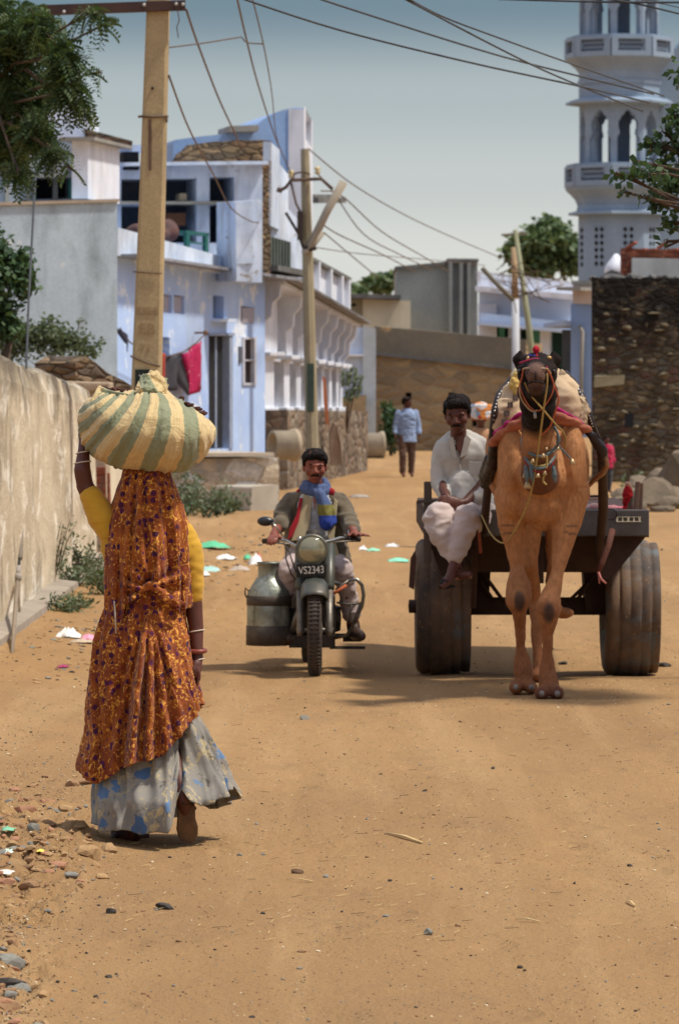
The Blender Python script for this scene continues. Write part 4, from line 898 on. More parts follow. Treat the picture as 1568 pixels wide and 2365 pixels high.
branch_tree('street_bush', 'dark green bush growing against the brown mud wall behind the man in blue', 'bush', GY(903, 116), [GY(903, 116), P(903, 1000, 116)], .05, lm, 1100, .16, .11, LEAF2, 11, shell=.3)
def sprig(base, tips, label, Y, name='sapling', lf=.12, n=10):
    t = thing(name, label, 'plant', base); mb = MB(); lv = MB(); rn = random.Random(3)
    for tip in tips:
        b = Vector(base); m = b.lerp(tip, .6) + Vector((0, 0, .15 * (tip - b).length)); pts = [b, b.lerp(m, .5) + Vector((0, 0, .05)), m, tip]; mb.tube(pts, [.012, .01, .008, .004], 5)
        for i in range(n):
            u = i / n; p = m.lerp(tip, u); 
            for s in (-1, 1): leaf_quads(lv, p, Vector((s * rn.uniform(.4, 1), rn.uniform(-.5, .5), -.5)), Vector((0, -1, .4)), lf, lf * .4)
    build('stem', mb, BARK, t); build('leaves', lv, LEAF3, t, recalc=False)
sprig(P(800, 1000, 84), [P(818, 842, 84), P(832, 862, 84), P(830, 886, 84), P(796, 850, 84), P(806, 895, 84)], 'young pinnate sapling in front of the light blue house', 84, lf=.12)
# thorny scrub
def scrub(label, pts, Y0, L, w, n, seed, mat=LEAF3, cat='bush', spread=.25):
    rn = random.Random(seed)
    for px, Yq, h in pts:
        g = GY(px, Yq); t = thing('scrub_bush', label, cat, g, label.replace('one of the ', '') if len(pts) > 1 else None); st = MB(); lv = MB()
        for _ in range(9):
            a = rn.uniform(0, 6.28); r = rn.uniform(.3, 1) * spread; tip = g + Vector((cos(a) * r, sin(a) * r, h * rn.uniform(.4, 1))); st.tube([g, g.lerp(tip, .5) + Vector((0, 0, h * .15)), tip], [.006, .005, .002], 4)
            for i in range(n):
                p = g.lerp(tip, rn.uniform(.15, 1.05)) + Vector((rn.gauss(0, .04), rn.gauss(0, .04), rn.gauss(0, .03))); p.z = max(p.z, g.z)
                leaf_quads(lv, p, Vector((rn.gauss(0, 1), rn.gauss(0, 1), rn.gauss(0, .7) + .3)), Vector((rn.gauss(0, 1), rn.gauss(0, 1), 1)), L * rn.uniform(.6, 1.3), w)
        build('stems', st, BARK, t); build('leaves', lv, mat, t, recalc=False)
scrub('thorny green scrub in front of the stone platform left of the trough', [(410, 62, .5), (440, 63, .65), (470, 61, .55), (500, 62, .45), (525, 63, .3), (420, 60, .3)], 62, .10, .035, 30, 1, spread=.38)
scrub('dusty weeds at the foot of the ochre wall behind the woman', [(150, 41, .35), (190, 40, .32), (225, 38.5, .30), (240, 37, .22), (170, 38, .2)], 40, .06, .022, 34, 2, spread=.26)
scrub('small flat weed on the verge beside the wall plinth', [(165, 34.5, .10), (150, 34, .08), (185, 34.8, .07)], 34.5, .05, .02, 22, 3, spread=.16)
scrub('tall thin weed against the ochre wall', [(120, 37.5, .75), (128, 38, .6)], 37.5, .05, .018, 16, 4, spread=.2)
scrub('grey-green weeds below the rubble stone house', [(1480, 74, .35), (1530, 73, .4), (1555, 72, .3), (1500, 70, .2)], 73, .12, .05, 24, 5, spread=.5)
# ================================================================ POLES
POLEM = surf('pole_concrete', (0.47, 0.36, 0.20), (0.36, 0.28, 0.165), 2.2, 0.9, bs=26, bd=0.006, stain=(0.24, 0.17, 0.10), stain_amt=0.45, stain_s=2.5, peel=(0.60, 0.47, 0.28), peel_t=0.6, peel_s=1.4)
STEEL = surf('dark_angle_iron', (0.045, 0.025, 0.025), (0.08, 0.04, 0.03), 6, 0.6)
WIREM = surf('wire_dark', (0.05, 0.055, 0.06), None, 6, 0.55)
WIRET = surf('wire_rusty', (0.13, 0.08, 0.05), None, 6, 0.6)
PORC = surf('porcelain', (0.55, 0.42, 0.22), (.6, .5, .3), 6, 0.35)
def near_pole():
    Y = 40.0; base = GY(334, Y); t = thing('utility_pole', 'tall tan concrete utility pole with a rust steel crossarm, standing behind the walking woman', 'utility pole', base)
    mb = MB(); s = Y / F
    L = [(base.z - .2, (300, 374)), (P(0, 900, Y).z, (304, 372)), (P(0, 500, Y).z, (321, 380)), (P(0, 10, Y).z, (340, 391)), (P(0, -45, Y).z, (342, 392))]
    vs = []
    for z, (a, b_) in L:
        xa, xb = (a - CX) * s, (b_ - CX) * s; d = .15; e = .025
        vs += [(xa + e, Y - d, z), (xb - e, Y - d, z), (xb, Y - d + e, z), (xb, Y + d, z), (xa, Y + d, z), (xa, Y - d + e, z)]
    fs = [(j * 6 + i, j * 6 + (i + 1) % 6, (j + 1) * 6 + (i + 1) % 6, (j + 1) * 6 + i) for j in range(len(L) - 1) for i in range(6)] + [tuple(range(6))[::-1], tuple((len(L) - 1) * 6 + i for i in range(6))]
    mb.add(vs, fs); build('pole_shaft', mb, POLEM, t)
    Z = lambda py: P(0, py, Y).z; X = lambda px: (px - CX) * s; yf = Y - .15
    mb = MB(); mb.box((X(348), yf - .002, Z(335)), (.028, .01, (Z(280) - Z(398)))); build('slot', mb, surf('slot_brown', (.16, .10, .07), None, 5), t)  # sunk slot drawn as a darker brown strip on the pole face
    mb = MB()
    for py, w in ((270, 1.0),): mb.tube([(X(322), yf + .05, Z(py)), (X(330), yf - .02, Z(py)), (X(354), yf - .03, Z(py + 2)), (X(382), yf - .02, Z(py)), (X(388), yf + .05, Z(py - 1))], .013, 6)
    mb.tube([(X(388), yf + .02, Z(269)), (X(387), yf - .02, Z(284))], .008, 5)
    build('binding_wire', mb, WIRET, t); mb = MB(); mb.tube([(X(303), yf - .01, Z(822)), (X(340), yf - .025, Z(838)), (X(372), yf - .015, Z(846))], .010, 6); build('binding_wire', mb, WIRET, t); mb = MB(); mb.tube([(X(309), yf - .01, Z(628)), (X(376), yf - .015, Z(632))], .006, 6)
    build('binding_wire', mb, WIRET, t)
    mb = MB(); mb.lathe([(.013, -.02), (.013, .004)], (X(354), yf, Z(205)), 'Y', 12); build('bolt_hole', mb, DARK, t)
    emb = surf('cast_letters', (.34, .24, .13), None, 5)
    for s_, px, py, sz in (('RSEB', 341, 719, .10), ('EB', 341, 761, .15), ('71', 338, 806, .11)):
        text_obj('cast_lettering', s_, sz, (X(px), yf - .004, Z(py)), (radians(90), radians(1.5), 0), emb, t, .002)
    mb = MB(); mb.box((X(331), yf - .02, Z(893)), (.135, .012, .32)); build('number_plate', mb, surf('plate_black', (.012, .02, .017), None, 5, .5), t)
    text_obj('plate_lettering', '71ना6', .105, (X(331), yf - .032, Z(893)), (radians(90), radians(90), 0), surf('plate_white', (.7, .7, .68), None, 5), t, .002)
    # crossarm: angle-iron channel
    a = P(86, 22, Y - .2); b_ = P(428, 10, Y - .2); mb = MB(); d = (b_ - a)
    mb.beam(a, b_, .012, .085); mb.beam(a + Vector((0, .04, .04)), b_ + Vector((0, .04, .04)), .09, .012); mb.beam(a + Vector((0, .04, -.04)), b_ + Vector((0, .04, -.04)), .09, .012)
    build('crossarm', mb, STEEL, t)
    mb = MB()
    for px, py in ((148, 28), (333, 12), (407, 10), (423, 11)): mb.lathe([(.016, -.03), (.016, .0)], P(px, py - 2, Y - .2), 'Y', 8)
    build('bolt', mb, surf('bolt_grey', (.5, .5, .5), None, 5, .4), t)['kind'] = 'stuff'
    mb = MB(); mb.tube([P(410, 22, Y - .1), P(414, 45, Y - .1), P(408, 62, Y - .1), P(412, 86, Y - .1)], .005, 5); build('loose_wire', mb, WIRET, t)
near_pole()
def guy():
    base = G(28, 1508); t = thing('guy_wire', 'taut steel stay wire with a turnbuckle, anchored at the verge on the far left', 'stay wire', base)
    top = P(90, 30, 40); mid = P(44, 1310, 33.0)
    pts = [top, P(82, 400, 37.9), P(66, 700, 36.2), P(50, 1150, 34), mid]
    mb = MB(); mb.tube(pts, .010, 6); build('cable', mb, WIREM, t)
    mb = MB(); mb.tube([P(52, 1000, 34.5), P(50, 1150, 33.9), P(46, 1290, 33.1)], [.011, .02, .022], 6); build('cable_splice', mb, surf('splice', (.30, .26, .21), None, 8), t)
    mb = MB(); mb.tube([mid, P(40, 1325, 32.9)], .02, 8); mb.ball(P(41, 1334, 32.8), (.034, .03, .036), 10, 8); build('thimble', mb, surf('galv', (.38, .34, .30), None, 8), t)
    mb = MB(); mb.tube([P(40, 1345, 32.7), base], [.016, .014], 8); mb.tube([P(44, 1345, 32.7), P(45, 1420, 32.5)], .010, 8); build('anchor_rod', mb, surf('rod_rust', (.28, .22, .16), None, 8), t)
guy()
def pole2():
    Y = 76; base = GY(722, Y); t = thing('utility_pole', 'grey-tan concrete pole with bent crossarm and slanting wooden strut before the arcade', 'utility pole', base)
    pts = lambda l: [P(x, y, Y) for x, y in l]
    mb = MB(); mb.loft([(base - Vector((0, 0, .2)), .13, .13), (P(720, 1000, Y), .115, .12), (P(712, 650, Y), .10, .11), (P(704, 343, Y), .075, .09)], 8, smooth=False); build('pole_shaft', mb, surf('pole2_concrete', (.36, .31, .20), (.28, .24, .16), 3, stain=(.12, .11, .08), stain_amt=.4), t)
    mb = MB(); y = Y - .15; q = lambda l: [P(a, b_, y) for a, b_ in l]
    mb.tube(q([(648, 438), (660, 432), (672, 415), (742, 412), (768, 436)]), .035, 6); mb.tube(q([(676, 412), (680, 400), (700, 395), (716, 402)]), .018, 6); mb.tube(q([(640, 436), (652, 440)]), .05, 6)
    mb.tube(q([(672, 420), (684, 470), (700, 500)]), .02, 6); build('crossarm', mb, surf('arm_rust', (.12, .08, .06), None, 5), t)
    mb = MB()
    for a, b_ in ((672, 402), (733, 394)): mb.lathe([(.02, -.06), (.055, -.03), (.03, 0), (.06, .04), (.03, .08)], P(a, b_, y), 'Z', 12)
    build('insulator', mb, PORC, t)
    mb = MB(); mb.tube(q([(716, 568), (756, 485), (794, 418)]), [.07, .07, .075], 8); mb.tube(q([(700, 585), (722, 566), (746, 536)]), [.05, .05, .045], 8); build('wooden_strut', mb, surf('strut_wood', (.40, .36, .30), (.3, .26, .2), 4), t)
    mb = MB(); mb.tube(q([(700, 565), (712, 575), (730, 570)]), .05, 8); mb.tube(q([(660, 490), (690, 540), (700, 570)]), .03, 6); mb.box(P(693, 520, y), (.1, .15, .5)); build('bracket', mb, surf('junction_dark', (.05, .035, .03), None, 5), t)
    mb = MB(); mb.box(P(717, 895, Y - .13), (.125, .02, .85)); build('painted_band', mb, surf('green_black_paint', (.035, .06, .05), (.06, .09, .07), 7), t)
pole2()
def pole3():
    Y = 117; t = thing('utility_pole', 'thin pole, white below and bare wood above, beside the leaning one near the white house', 'utility pole', GY(1192, Y))
    mb = MB(); mb.tube([GY(1193, Y), P(1190, 690, Y)], [.11, .10], 8); build('painted_shaft', mb, surf('white_pole', (.55, .57, .62), (.45, .47, .5), 1), t)
    mb = MB(); mb.tube([P(1190, 690, Y), P(1187, 570, Y)], [.09, .08], 8); build('bare_top', mb, surf('tan_pole', (.42, .30, .18), None, 1), t)
    t = thing('utility_pole', 'long leaning greenish pole with a short crossarm, before the distant tree', 'utility pole', GY(1250, Y - 1))
    mb = MB(); mb.tube([GY(1250, Y - 1), P(1222, 760, Y - 1), P(1190, 530, Y - 1)], [.10, .085, .06], 8); build('pole_shaft', mb, surf('pole_green', (.30, .31, .20), None, 1), t)
    mb = MB(); mb.beam(P(1158, 542, Y - 1), P(1218, 538, Y - 1), .05, .06); build('crossarm', mb, surf('arm3', (.25, .23, .18), None, 2), t)
    mb = MB(); mb.tube([P(1113, 618, 110), P(1150, 658, 110), P(1186, 694, 110)], [.06, .06, .05], 8); o = build('slanting_pole', mb, surf('slant', (.16, .15, .11), None, 2), None); tagp(o, 'short dark pole slanting down towards the white one in front of the white house', 'pole')
    mb = MB()
    rn = random.Random(2)
    for i in range(14):
        a = P(rn.uniform(1120, 1200), rn.uniform(620, 650), 114); mb.tube([a, a + Vector((rn.uniform(-.3, .9), 0, rn.uniform(-.5, .3))), a + Vector((rn.uniform(.2, 1.4), 0, rn.uniform(-.9, .2)))], .012, 4)
    o = build('dry_branch', mb, BARK, None); tagp(o, 'tangle of dry branches caught round the two thin poles', 'branch')
pole3()
# ================================================================ WIRES
def wire(pts, r, label, m=WIREM, sub=6, group='overhead wires'):
    P3 = [P(*p) for p in pts]; out = []
    n = len(P3)
    for i in range(n - 1):
        p0, p1, p2, p3 = P3[max(0, i - 1)], P3[i], P3[i + 1], P3[min(n - 1, i + 2)]
        for j in range(sub):
            u = j / sub; out.append(.5 * ((2 * p1) + (p2 - p0) * u + (2 * p0 - 5 * p1 + 4 * p2 - p3) * u * u + (3 * p1 - p0 - 3 * p2 + p3) * u ** 3))
    out.append(P3[-1]); mb = MB(); mb.tube(out, r, 5); o = build('power_wire', mb, m, None, loc=P3[0]); tagp(o, label, 'wire', group)
wire([(520, -18, 27), (780, 67, 28.5), (1080, 142, 30), (1343, 199, 31.5), (1500, 236, 33)], .0075, 'lowest of the thick wires sagging across the sky to the right tree')
wire([(690, -22, 27), (780, 10, 28), (1081, 106, 30), (1242, 151, 31.5), (1509, 216, 33)], .0075, 'second thick wire crossing just above the lowest one')
wire([(920, -12, 27), (1132, 100, 29), (1282, 173, 31), (1484, 256, 33)], .0070, 'thick wire that crosses the other two in front of the minaret')
wire([(930, -12, 27), (1020, 36, 28), (1157, 88, 29), (1333, 151, 31), (1534, 221, 33)], .0065, 'uppermost of the four wires reaching the right tree')
wire([(1150, -4, 30), (1400, 3, 30), (1620, 4, 30)], .008, 'near horizontal wire along the very top edge at right')
wire([(1380, -8, 30), (1483, 10, 30), (1640, 48, 30)], .007, 'short wire slanting over the top right corner')
wire([(1480, -2, 33), (1560, 14, 33), (1640, 40, 33)], .004, 'thin faint wire at the top right corner')
wire([(430, 20, 40), (455, 95, 43), (503, 221, 50), (538, 297, 56), (560, 345, 62)], .011, 'wire dropping from the steel crossarm towards the blue house roof', WIRET)
wire([(390, 173, 40), (437, 297, 47), (493, 402, 56), (533, 478, 64), (578, 510, 70), (600, 512, 74)], .010, 'wire falling from the shaft of the near pole to the white corner pier', WIRET)
wire([(540, -40, 38), (568, 85, 44), (598, 201, 52), (638, 322, 66), (672, 398, 76)], .010, 'wire running down to the insulator of the second pole', WIRET)
wire([(574, -40, 38), (608, 100, 44), (628, 216, 54), (636, 302, 64), (648, 350, 76)], .007, 'thinner wire beside it dropping behind the blue block', WIRET)
wire([(392, 108, 40), (470, 98, 41.5), (545, 86, 43), (558, 85, 43.5), (571, 97, 44), (608, 100, 44)], .007, 'horizontal spacer wire tied between the near pole and the dropping wires', WIRET)
wire([(712, 342, 76), (812, 423, 80), (930, 493, 90), (1040, 545, 102), (1160, 596, 115)], .012, 'high thin wire from the second pole towards the white house', WIRET)
wire([(742, 440, 76), (790, 452, 78), (880, 533, 88), (971, 588, 100), (1040, 628, 110)], .013, 'wire from the strut of the second pole, upper of the fan', WIRET)
wire([(733, 400, 76), (768, 440, 78), (840, 540, 88), (925, 588, 98), (1000, 624, 110)], .013, 'wire from the porcelain insulator down over the cream house', WIRET)
wire([(748, 520, 76), (790, 545, 80), (885, 588, 92), (960, 628, 104)], .013, 'wire low in the fan of the second pole', WIRET)
wire([(748, 536, 76), (800, 580, 82), (872, 640, 92)], .012, 'short lowest wire from the strut foot', WIRET)
wire([(725, 570, 76), (830, 585, 86), (1000, 600, 104), (1120, 612, 115)], .009, 'faint almost level wire across the far rooftops', WIRET)

# ================================================================ LAUNDRY
def laundry():
    pl = Plane((268, 68.2), (612, 76.2))
    mb = MB(); pts = [pl(277, 757), pl(300, 790), pl(350, 818), pl(390, 822), pl(425, 812), pl(455, 790), pl(476, 768)]; mb.tube(pts, .012, 6)
    o = build('washing_line', mb, WIRET, None); tagp(o, 'sagging washing line strung along the blue house wall', 'clothes line')
    def cloth(name, poly, mat, lab, cat, off=0.0):
        mb = MB(); xs = [p[0] for p in poly]; pxpoly(mb, pl, poly, .03, off)
        bm = bmesh.new(); me = bpy.data.meshes.new('x'); me.from_pydata(mb.v, [], mb.f); bm.from_mesh(me); bmesh.ops.triangulate(bm, faces=bm.faces[:])
        bmesh.ops.subdivide_edges(bm, edges=bm.edges[:], cuts=3, use_grid_fill=True)
        m2 = MB(); m2.v = [v.co.copy() for v in bm.verts]; m2.f = [tuple(v.index for v in f.verts) for f in bm.faces]; m2.sm = [True] * len(m2.f); m2.mi = [0] * len(m2.f); bm.free()
        m2.v = [v + pl.n * (.05 * sin(v.x * 22 + v.y * 4)) for v in m2.v]; o = build(name, m2, mat, None); tagp(o, lab, cat)
    cloth('trousers', [(384, 822), (428, 815), (436, 860), (444, 905), (430, 912), (418, 880), (412, 858), (404, 900), (386, 905), (380, 860)], surf('charcoal_cloth', (.045, .045, .06), (.07, .07, .08), 5), 'charcoal trousers hanging on the washing line', 'trousers')
    cloth('magenta_cloth', [(420, 818), (440, 804), (462, 784), (468, 820), (467, 870), (452, 905), (436, 915), (428, 880)], surf('magenta_print', (.50, .02, .10), (.32, .01, .07), 14, peel=(.7, .4, .42), peel_t=.62, peel_s=9), 'magenta patterned cloth pinned at the right of the washing line', 'cloth', -.03)
    cloth('dark_cloth', [(276, 757), (290, 775), (302, 790), (302, 812), (286, 790)], surf('indigo_cloth', (.05, .05, .08), None, 5), 'small dark cloth at the left end of the washing line', 'cloth')
    cloth('red_cloth', [(366, 815), (378, 815), (384, 850), (386, 930), (368, 930)], surf('vermilion_cloth', (.42, .06, .03), (.25, .04, .03), 9), 'red cloth hanging half hidden behind the near utility pole', 'cloth')
    mb = MB(); c = pl(475, 768, 0); mb.ball(c, .05, 8, 6); mb.tube([c, pl(476, 768, .2)], .02, 6); o = build('wall_hook', mb, surf('hook', (.2, .13, .1)), None); tagp(o, 'wall hook holding the upper end of the washing line', 'hook')
laundry()

# ================================================================ LITTER, STONES, STRAW
def ground_bits():
    rn = random.Random(11)
    rockd = surf('dark_stone', (.035, .03, .027), (.07, .06, .05), 30, .9, bs=120, bd=.003); rockb = surf('brown_stone', (.36, .21, .105), (.24, .14, .075), 20, .95, bs=90, bd=.004); rockg = surf('grey_stone', (.26, .26, .22), (.18, .17, .15), 20, .9, bs=90, bd=.004); rockc = surf('dry_clod', (.42, .27, .13), (.30, .185, .09), 12, .98, bs=60, bd=.006); rockr = surf('brick_shard', (.40, .19, .11), (.32, .17, .1), 20, .95, bs=90, bd=.004)
    def stone(px, py, r, m, lab, seed, group=None, cat='stone', flat=.6, sub=True):
        g = G(px, py); mb = MB(); rock2(mb, g + Vector((0, 0, r * flat * .30)), r * 1.1, seed, flat); o = build('stone', mb, m, None, loc=g)
        tagp(o, lab, cat, group); return o
    stone(381, 2100, .036, rockd, 'larger blackish lump on the road nearest below the woman, the right one of two', 1, flat=.6)
    stone(254, 2110, .020, rockd, 'squarish black stone, the left one of the two dark lumps below the woman', 2, flat=.9)
    stone(364, 2103, .011, rockd, 'tiny black crumb touching the larger blackish lump', 3)
    stone(112, 2128, .012, rockg, 'small grey pebble left of the two dark lumps', 4)
    stone(463, 2097, .009, rockb, 'brown pebble right of the larger blackish lump', 8)
    stone(685, 2018, .024, surf('dung', (.10, .055, .03), (.15, .09, .05), 40), 'crumbly brown dung lump in the middle of the road', 5, cat='dung')
    stone(989, 2160, .019, rockg, 'squarish grey-green stone at the lower middle of the road', 6, flat=.9)
    stone(702, 1662, .035, rockg, 'grey stone on the road before the motorcycle wheel', 7)
    stone(1535, 1540, .05, rockd, 'dark stones beside the right cart tyre', 9, flat=.4)
    stone(1302, 1534, .04, rockd, 'flat dark stone between the camel and the right cart tyre', 10, flat=.4)
    stone(197, 1975, .075, rockc, 'large tan clod with a ridge at the edge of the rubble left of her foot', 12, flat=.55, cat='clod')
    stone(250, 1968, .05, rockc, 'rounded clod touching the hem shadow left of the woman', 13, flat=.5, cat='clod')
    stone(128, 2014, .045, rockr, 'flat reddish brick shard in the rubble at the left', 14, flat=.35, cat='brick shard')
    stone(58, 1880, .055, rockr, 'rust red brick shard farther up the left rubble', 15, flat=.5, cat='brick shard')
    stone(6, 2026, .05, rockr, 'brick shard at the left frame edge', 16, flat=.4, cat='brick shard')
    stone(18, 2215, .045, rockg, 'grey-green angular stone at the left frame edge low down', 17)
    stone(34, 2236, .035, rockd, 'dark stone leaning on the grey-green one at the left edge', 18)
    stone(20, 2275, .05, rockd, 'jagged dark stone in the lower left corner', 19, flat=.4)
    stone(8, 2330, .05, rockb, 'brown clod at the bottom left corner', 20)
    lab = 'small brown stone lying among the rubble of the left verge'
    k = 0
    for i in range(520):
        if rn.random() < .75: px = abs(rn.gauss(0, 120)); py = rn.gauss(1935, 62)
        else: px = abs(rn.gauss(0, 35)); py = rn.uniform(2150, 2500)
        if px > 262 or py < 1790 or px < -20 or (px > 190 and py > 2040): continue
        r = rn.uniform(.007, .024) * (1 if rn.random() < .85 else 1.7)
        stone(px, py, r, [rockb, rockb, rockc, rockc, rockc, rockg, rockr][rn.randrange(7)], lab, 100 + i, 'stones in the rubble of the left verge', sub=False, flat=rn.uniform(.4, .8)); k += 1
        if k >= 290: break
    lab = 'small dark stone lying loose on the open dirt road'
    for i in range(90):
        py = rn.uniform(1560, 2360) if rn.random() < .8 else rn.uniform(1250, 1560); px = rn.uniform(0, 1568)
        if 220 < px < 560 and py < 1960: continue
        stone(px, py, rn.uniform(.006, .014) * (1.8 if py < 1560 else 1), [rockd, rockg, rockb][rn.randrange(3)], lab, 400 + i, 'small stones scattered over the dirt road', sub=False)
    # gravel nobody could count
    mb = MB(); mats = [rockb, rockd, rockg, surf('pale_chip', (.72, .60, .40), None, 9)]
    for i in range(9000):
        u = rn.random()
        if u < .55: px = rn.uniform(-80, 1650); py = 1330 + 1100 * rn.random() ** 1.1
        elif u < .85: px = abs(rn.gauss(0, 150)); py = rn.gauss(1930, 120)
        else: px = abs(rn.gauss(0, 60)); py = rn.uniform(2100, 2500)
        if py < 1300: continue
        g = G(px, py); r = rn.uniform(.0016, .0045) * (1 + (rn.random() < .06) * 1.0) * (1 + max(0, 1800 - py) / 500)
        mi = rn.choices([0, 1, 2, 3], [.45, .2, .2, .15])[0]; mb.rock(g + Vector((0, 0, r * .3)), r, i, .6, mi=mi)
    o = build('gravel', mb, mats, None, loc=(0, 16, 0), recalc=False); o['kind'] = 'stuff'; o['label'] = 'fine gravel and crumbs strewn over the road'; o['category'] = 'gravel'
    mb = MB()
    for i in range(420):
        if i % 3: px, py = rn.gauss(520, 90), rn.gauss(1285, 40)
        else: px, py = rn.gauss(170, 70), rn.gauss(1470, 50)
        if py < 1200 or py > 1600 or px < -20: continue
        g = G(px, py); r = rn.uniform(.008, .03); rock2(mb, g + Vector((0, 0, r * .1)), r, i, .45, mi=rn.choices([0, 1, 2], [.6, .2, .2])[0])
    o = build('rubble_scatter', mb, [rockc, rockd, rockg], None, loc=(0, 40, 0), recalc=False); o['kind'] = 'stuff'; o['label'] = 'clods and dark debris round the litter patches'; o['category'] = 'debris'
    # straw
    st = surf('straw', (.66, .50, .24), (.5, .36, .17), 20, .8, bd=0)
    mb = MB()
    for i in range(700):
        px = rn.uniform(-50, 1620) if rn.random() < .6 else rn.gauss(900, 300); py = rn.uniform(1560, 2180); g = G(px, py); a = rn.gauss(0, 1.0); L = rn.uniform(.01, .055); g.z += .004
        mb.beam(g, g + Vector((cos(a) * L, sin(a) * L, .004)), rn.uniform(.0012, .003), .0015)
    nf = len(mb.f); mb.mi = [1 if (i_ // 6) % 5 < 1 else 0 for i_ in range(nf)]
    o = build('straw_litter', mb, [st, surf('old_straw', (.17, .10, .05), (.10, .06, .03), 20, .9, bd=0)], None, loc=(0, 16, 0), recalc=False); o['kind'] = 'stuff'; o['label'] = 'short bits of straw scattered over the road'; o['category'] = 'straw'
    def stalk(a, b_, w, lab):
        p, q = G(*a), G(*b_); mb = MB(); m = p.lerp(q, .5) + Vector((0, 0, .012)); mb.tube([p + Vector((0, 0, .006)), m, q + Vector((0, 0, .006))], [w * .5, w, w * .7], 6, squash=.5); o = build('straw_stalk', mb, st, None); tagp(o, lab, 'straw stalk')
    stalk((896, 1928), (974, 1950), .010, 'thick pale straw stalk in the middle of the road'); stalk((1190, 2128), (1245, 2133), .005, 'thin straw stalk beside a dark crumb at the lower right')
    stalk((660, 2035), (722, 2040), .004, 'thin curved straw by the dung lump'); stalk((1447, 2085), (1466, 2096), .006, 'short pale chip of stalk near the right edge')
    # plastic and rags
    def rag(px, py, w, h, d, col, lab, cat='plastic bag', seed=0):
        g = G(px, py); mb = MB(); n = 14; vs = []; r2 = random.Random(seed)
        for j in range(n):
            for i in range(n):
                u, v = i / (n - 1) - .5, j / (n - 1) - .5; e = 1 + .35 * noise.noise(Vector((u * 3 + seed, v * 3, 1))); q = Vector((u * 6 + seed * 3.1, v * 6, seed))
                x = u * w * e; y = v * d * e; rr = max(0, 1 - 2.2 * (u * u + v * v) * 1.6)
                vs.append(g + Vector((x, y, .006 + h * rr * (.55 + .9 * abs(noise.noise(q)) + .4 * noise.noise(q * 2.3)))))
        mb.add(vs, [(j * n + i, j * n + i + 1, (j + 1) * n + i + 1, (j + 1) * n + i) for j in range(n - 1) for i in range(n - 1)], True)
        m = surf('rag_' + str(seed), col, tuple(min(1, c * 1.25) for c in col), 12, .5, bd=.002); o = build('litter', mb, m, None, loc=g, recalc=False); tagp(o, lab, cat)
        sd_ = o.modifiers.new('thick', 'SOLIDIFY'); sd_.thickness = .002
    W_, Gn, Tl, Pk, Rd = (.68, .68, .66), (.10, .45, .24), (.32, .50, .46), (.72, .30, .42), (.65, .10, .08)
    rag(492, 1268, .36, .08, .5, Gn, 'green plastic sheet lying right of the yellow sleeve', seed=1); rag(520, 1290, .22, .05, .4, W_, 'white plastic bag just below the green sheet', seed=2)
    rag(480, 1318, .26, .06, .35, Tl, 'teal-white crumpled plastic bag by the elbow of the woman', seed=3); rag(466, 1332, .14, .05, .2, W_, 'small white scrap near the elbow of the woman', seed=4)
    rag(590, 1304, .16, .13, .3, W_, 'white plastic bag left of the milk can', seed=5); rag(598, 1296, .06, .10, .1, Rd, 'red wrapper on the white bag left of the milk can', 'wrapper', seed=6); rag(572, 1292, .08, .06, .2, Gn, 'small green scrap left of the milk can', seed=7)
    rag(555, 1318, .20, .05, .3, (.40, .33, .27), 'grey-brown crumpled rag in the litter patch', 'rag', seed=8)
    rag(920, 1296, .22, .035, .5, (.22, .62, .42), 'pale green plastic strip left of the cart wheel', seed=9); rag(862, 1272, .14, .03, .4, (.25, .6, .4), 'green plastic scrap right of the motorcycle rider', seed=10); rag(838, 1270, .10, .04, .25, W_, 'white scrap by the outstretched hand of the rider', seed=11); rag(905, 1262, .16, .03, .4, W_, 'white paper lying before the cart wheel', 'paper', seed=12)
    rag(296, 1250, .14, .12, .3, Tl, 'blue-green plastic bag by the verge weeds left of the woman', seed=13); rag(300, 1268, .12, .06, .3, W_, 'white scrap by the left hip height of the woman', seed=14)
    rag(157, 1472, .18, .07, .3, W_, 'white plastic bag on the verge left of the woman', seed=15); rag(205, 1478, .12, .04, .2, Pk, 'pink rag beside the white bag on the verge', 'rag', seed=16); rag(188, 1484, .16, .02, .2, (.45, .36, .25), 'tan cloth scrap beneath the pink rag', 'rag', seed=17)
    rag(146, 1542, .07, .015, .15, (.30, .03, .10), 'dark magenta scrap on the bare road left of the woman', 'wrapper', seed=18); rag(235, 1300, .14, .05, .2, (.75, .2, .05), 'orange wrapper on the weeds left of the woman', 'wrapper', seed=19)
    rag(16, 1955, .07, .025, .12, (.5, .62, .52), 'folded mint-white plastic scrap at the left frame edge', seed=20); rag(18, 1928, .05, .01, .1, (.18, .42, .26), 'green scrap in the rubble at the left edge', seed=21); rag(93, 1973, .03, .01, .05, (.75, .58, .1), 'yellow wrapper in the rubble', 'wrapper', seed=22)
    rag(10, 2050, .07, .01, .12, (.62, .56, .5), 'pinkish paper scrap at the left edge below the rubble', 'paper', seed=23); rag(830, 1148, .3, .05, .8, (.3, .25, .2), 'flat dark patch of dried mud clods on the far road', 'clod', seed=24)
    # boulders heaped below the stone house
    gm = surf('heap_stone', (.21, .16, .11), (.12, .095, .065), 3, .95, bs=12, bd=.02, stain=(.1, .09, .07), stain_amt=.5)
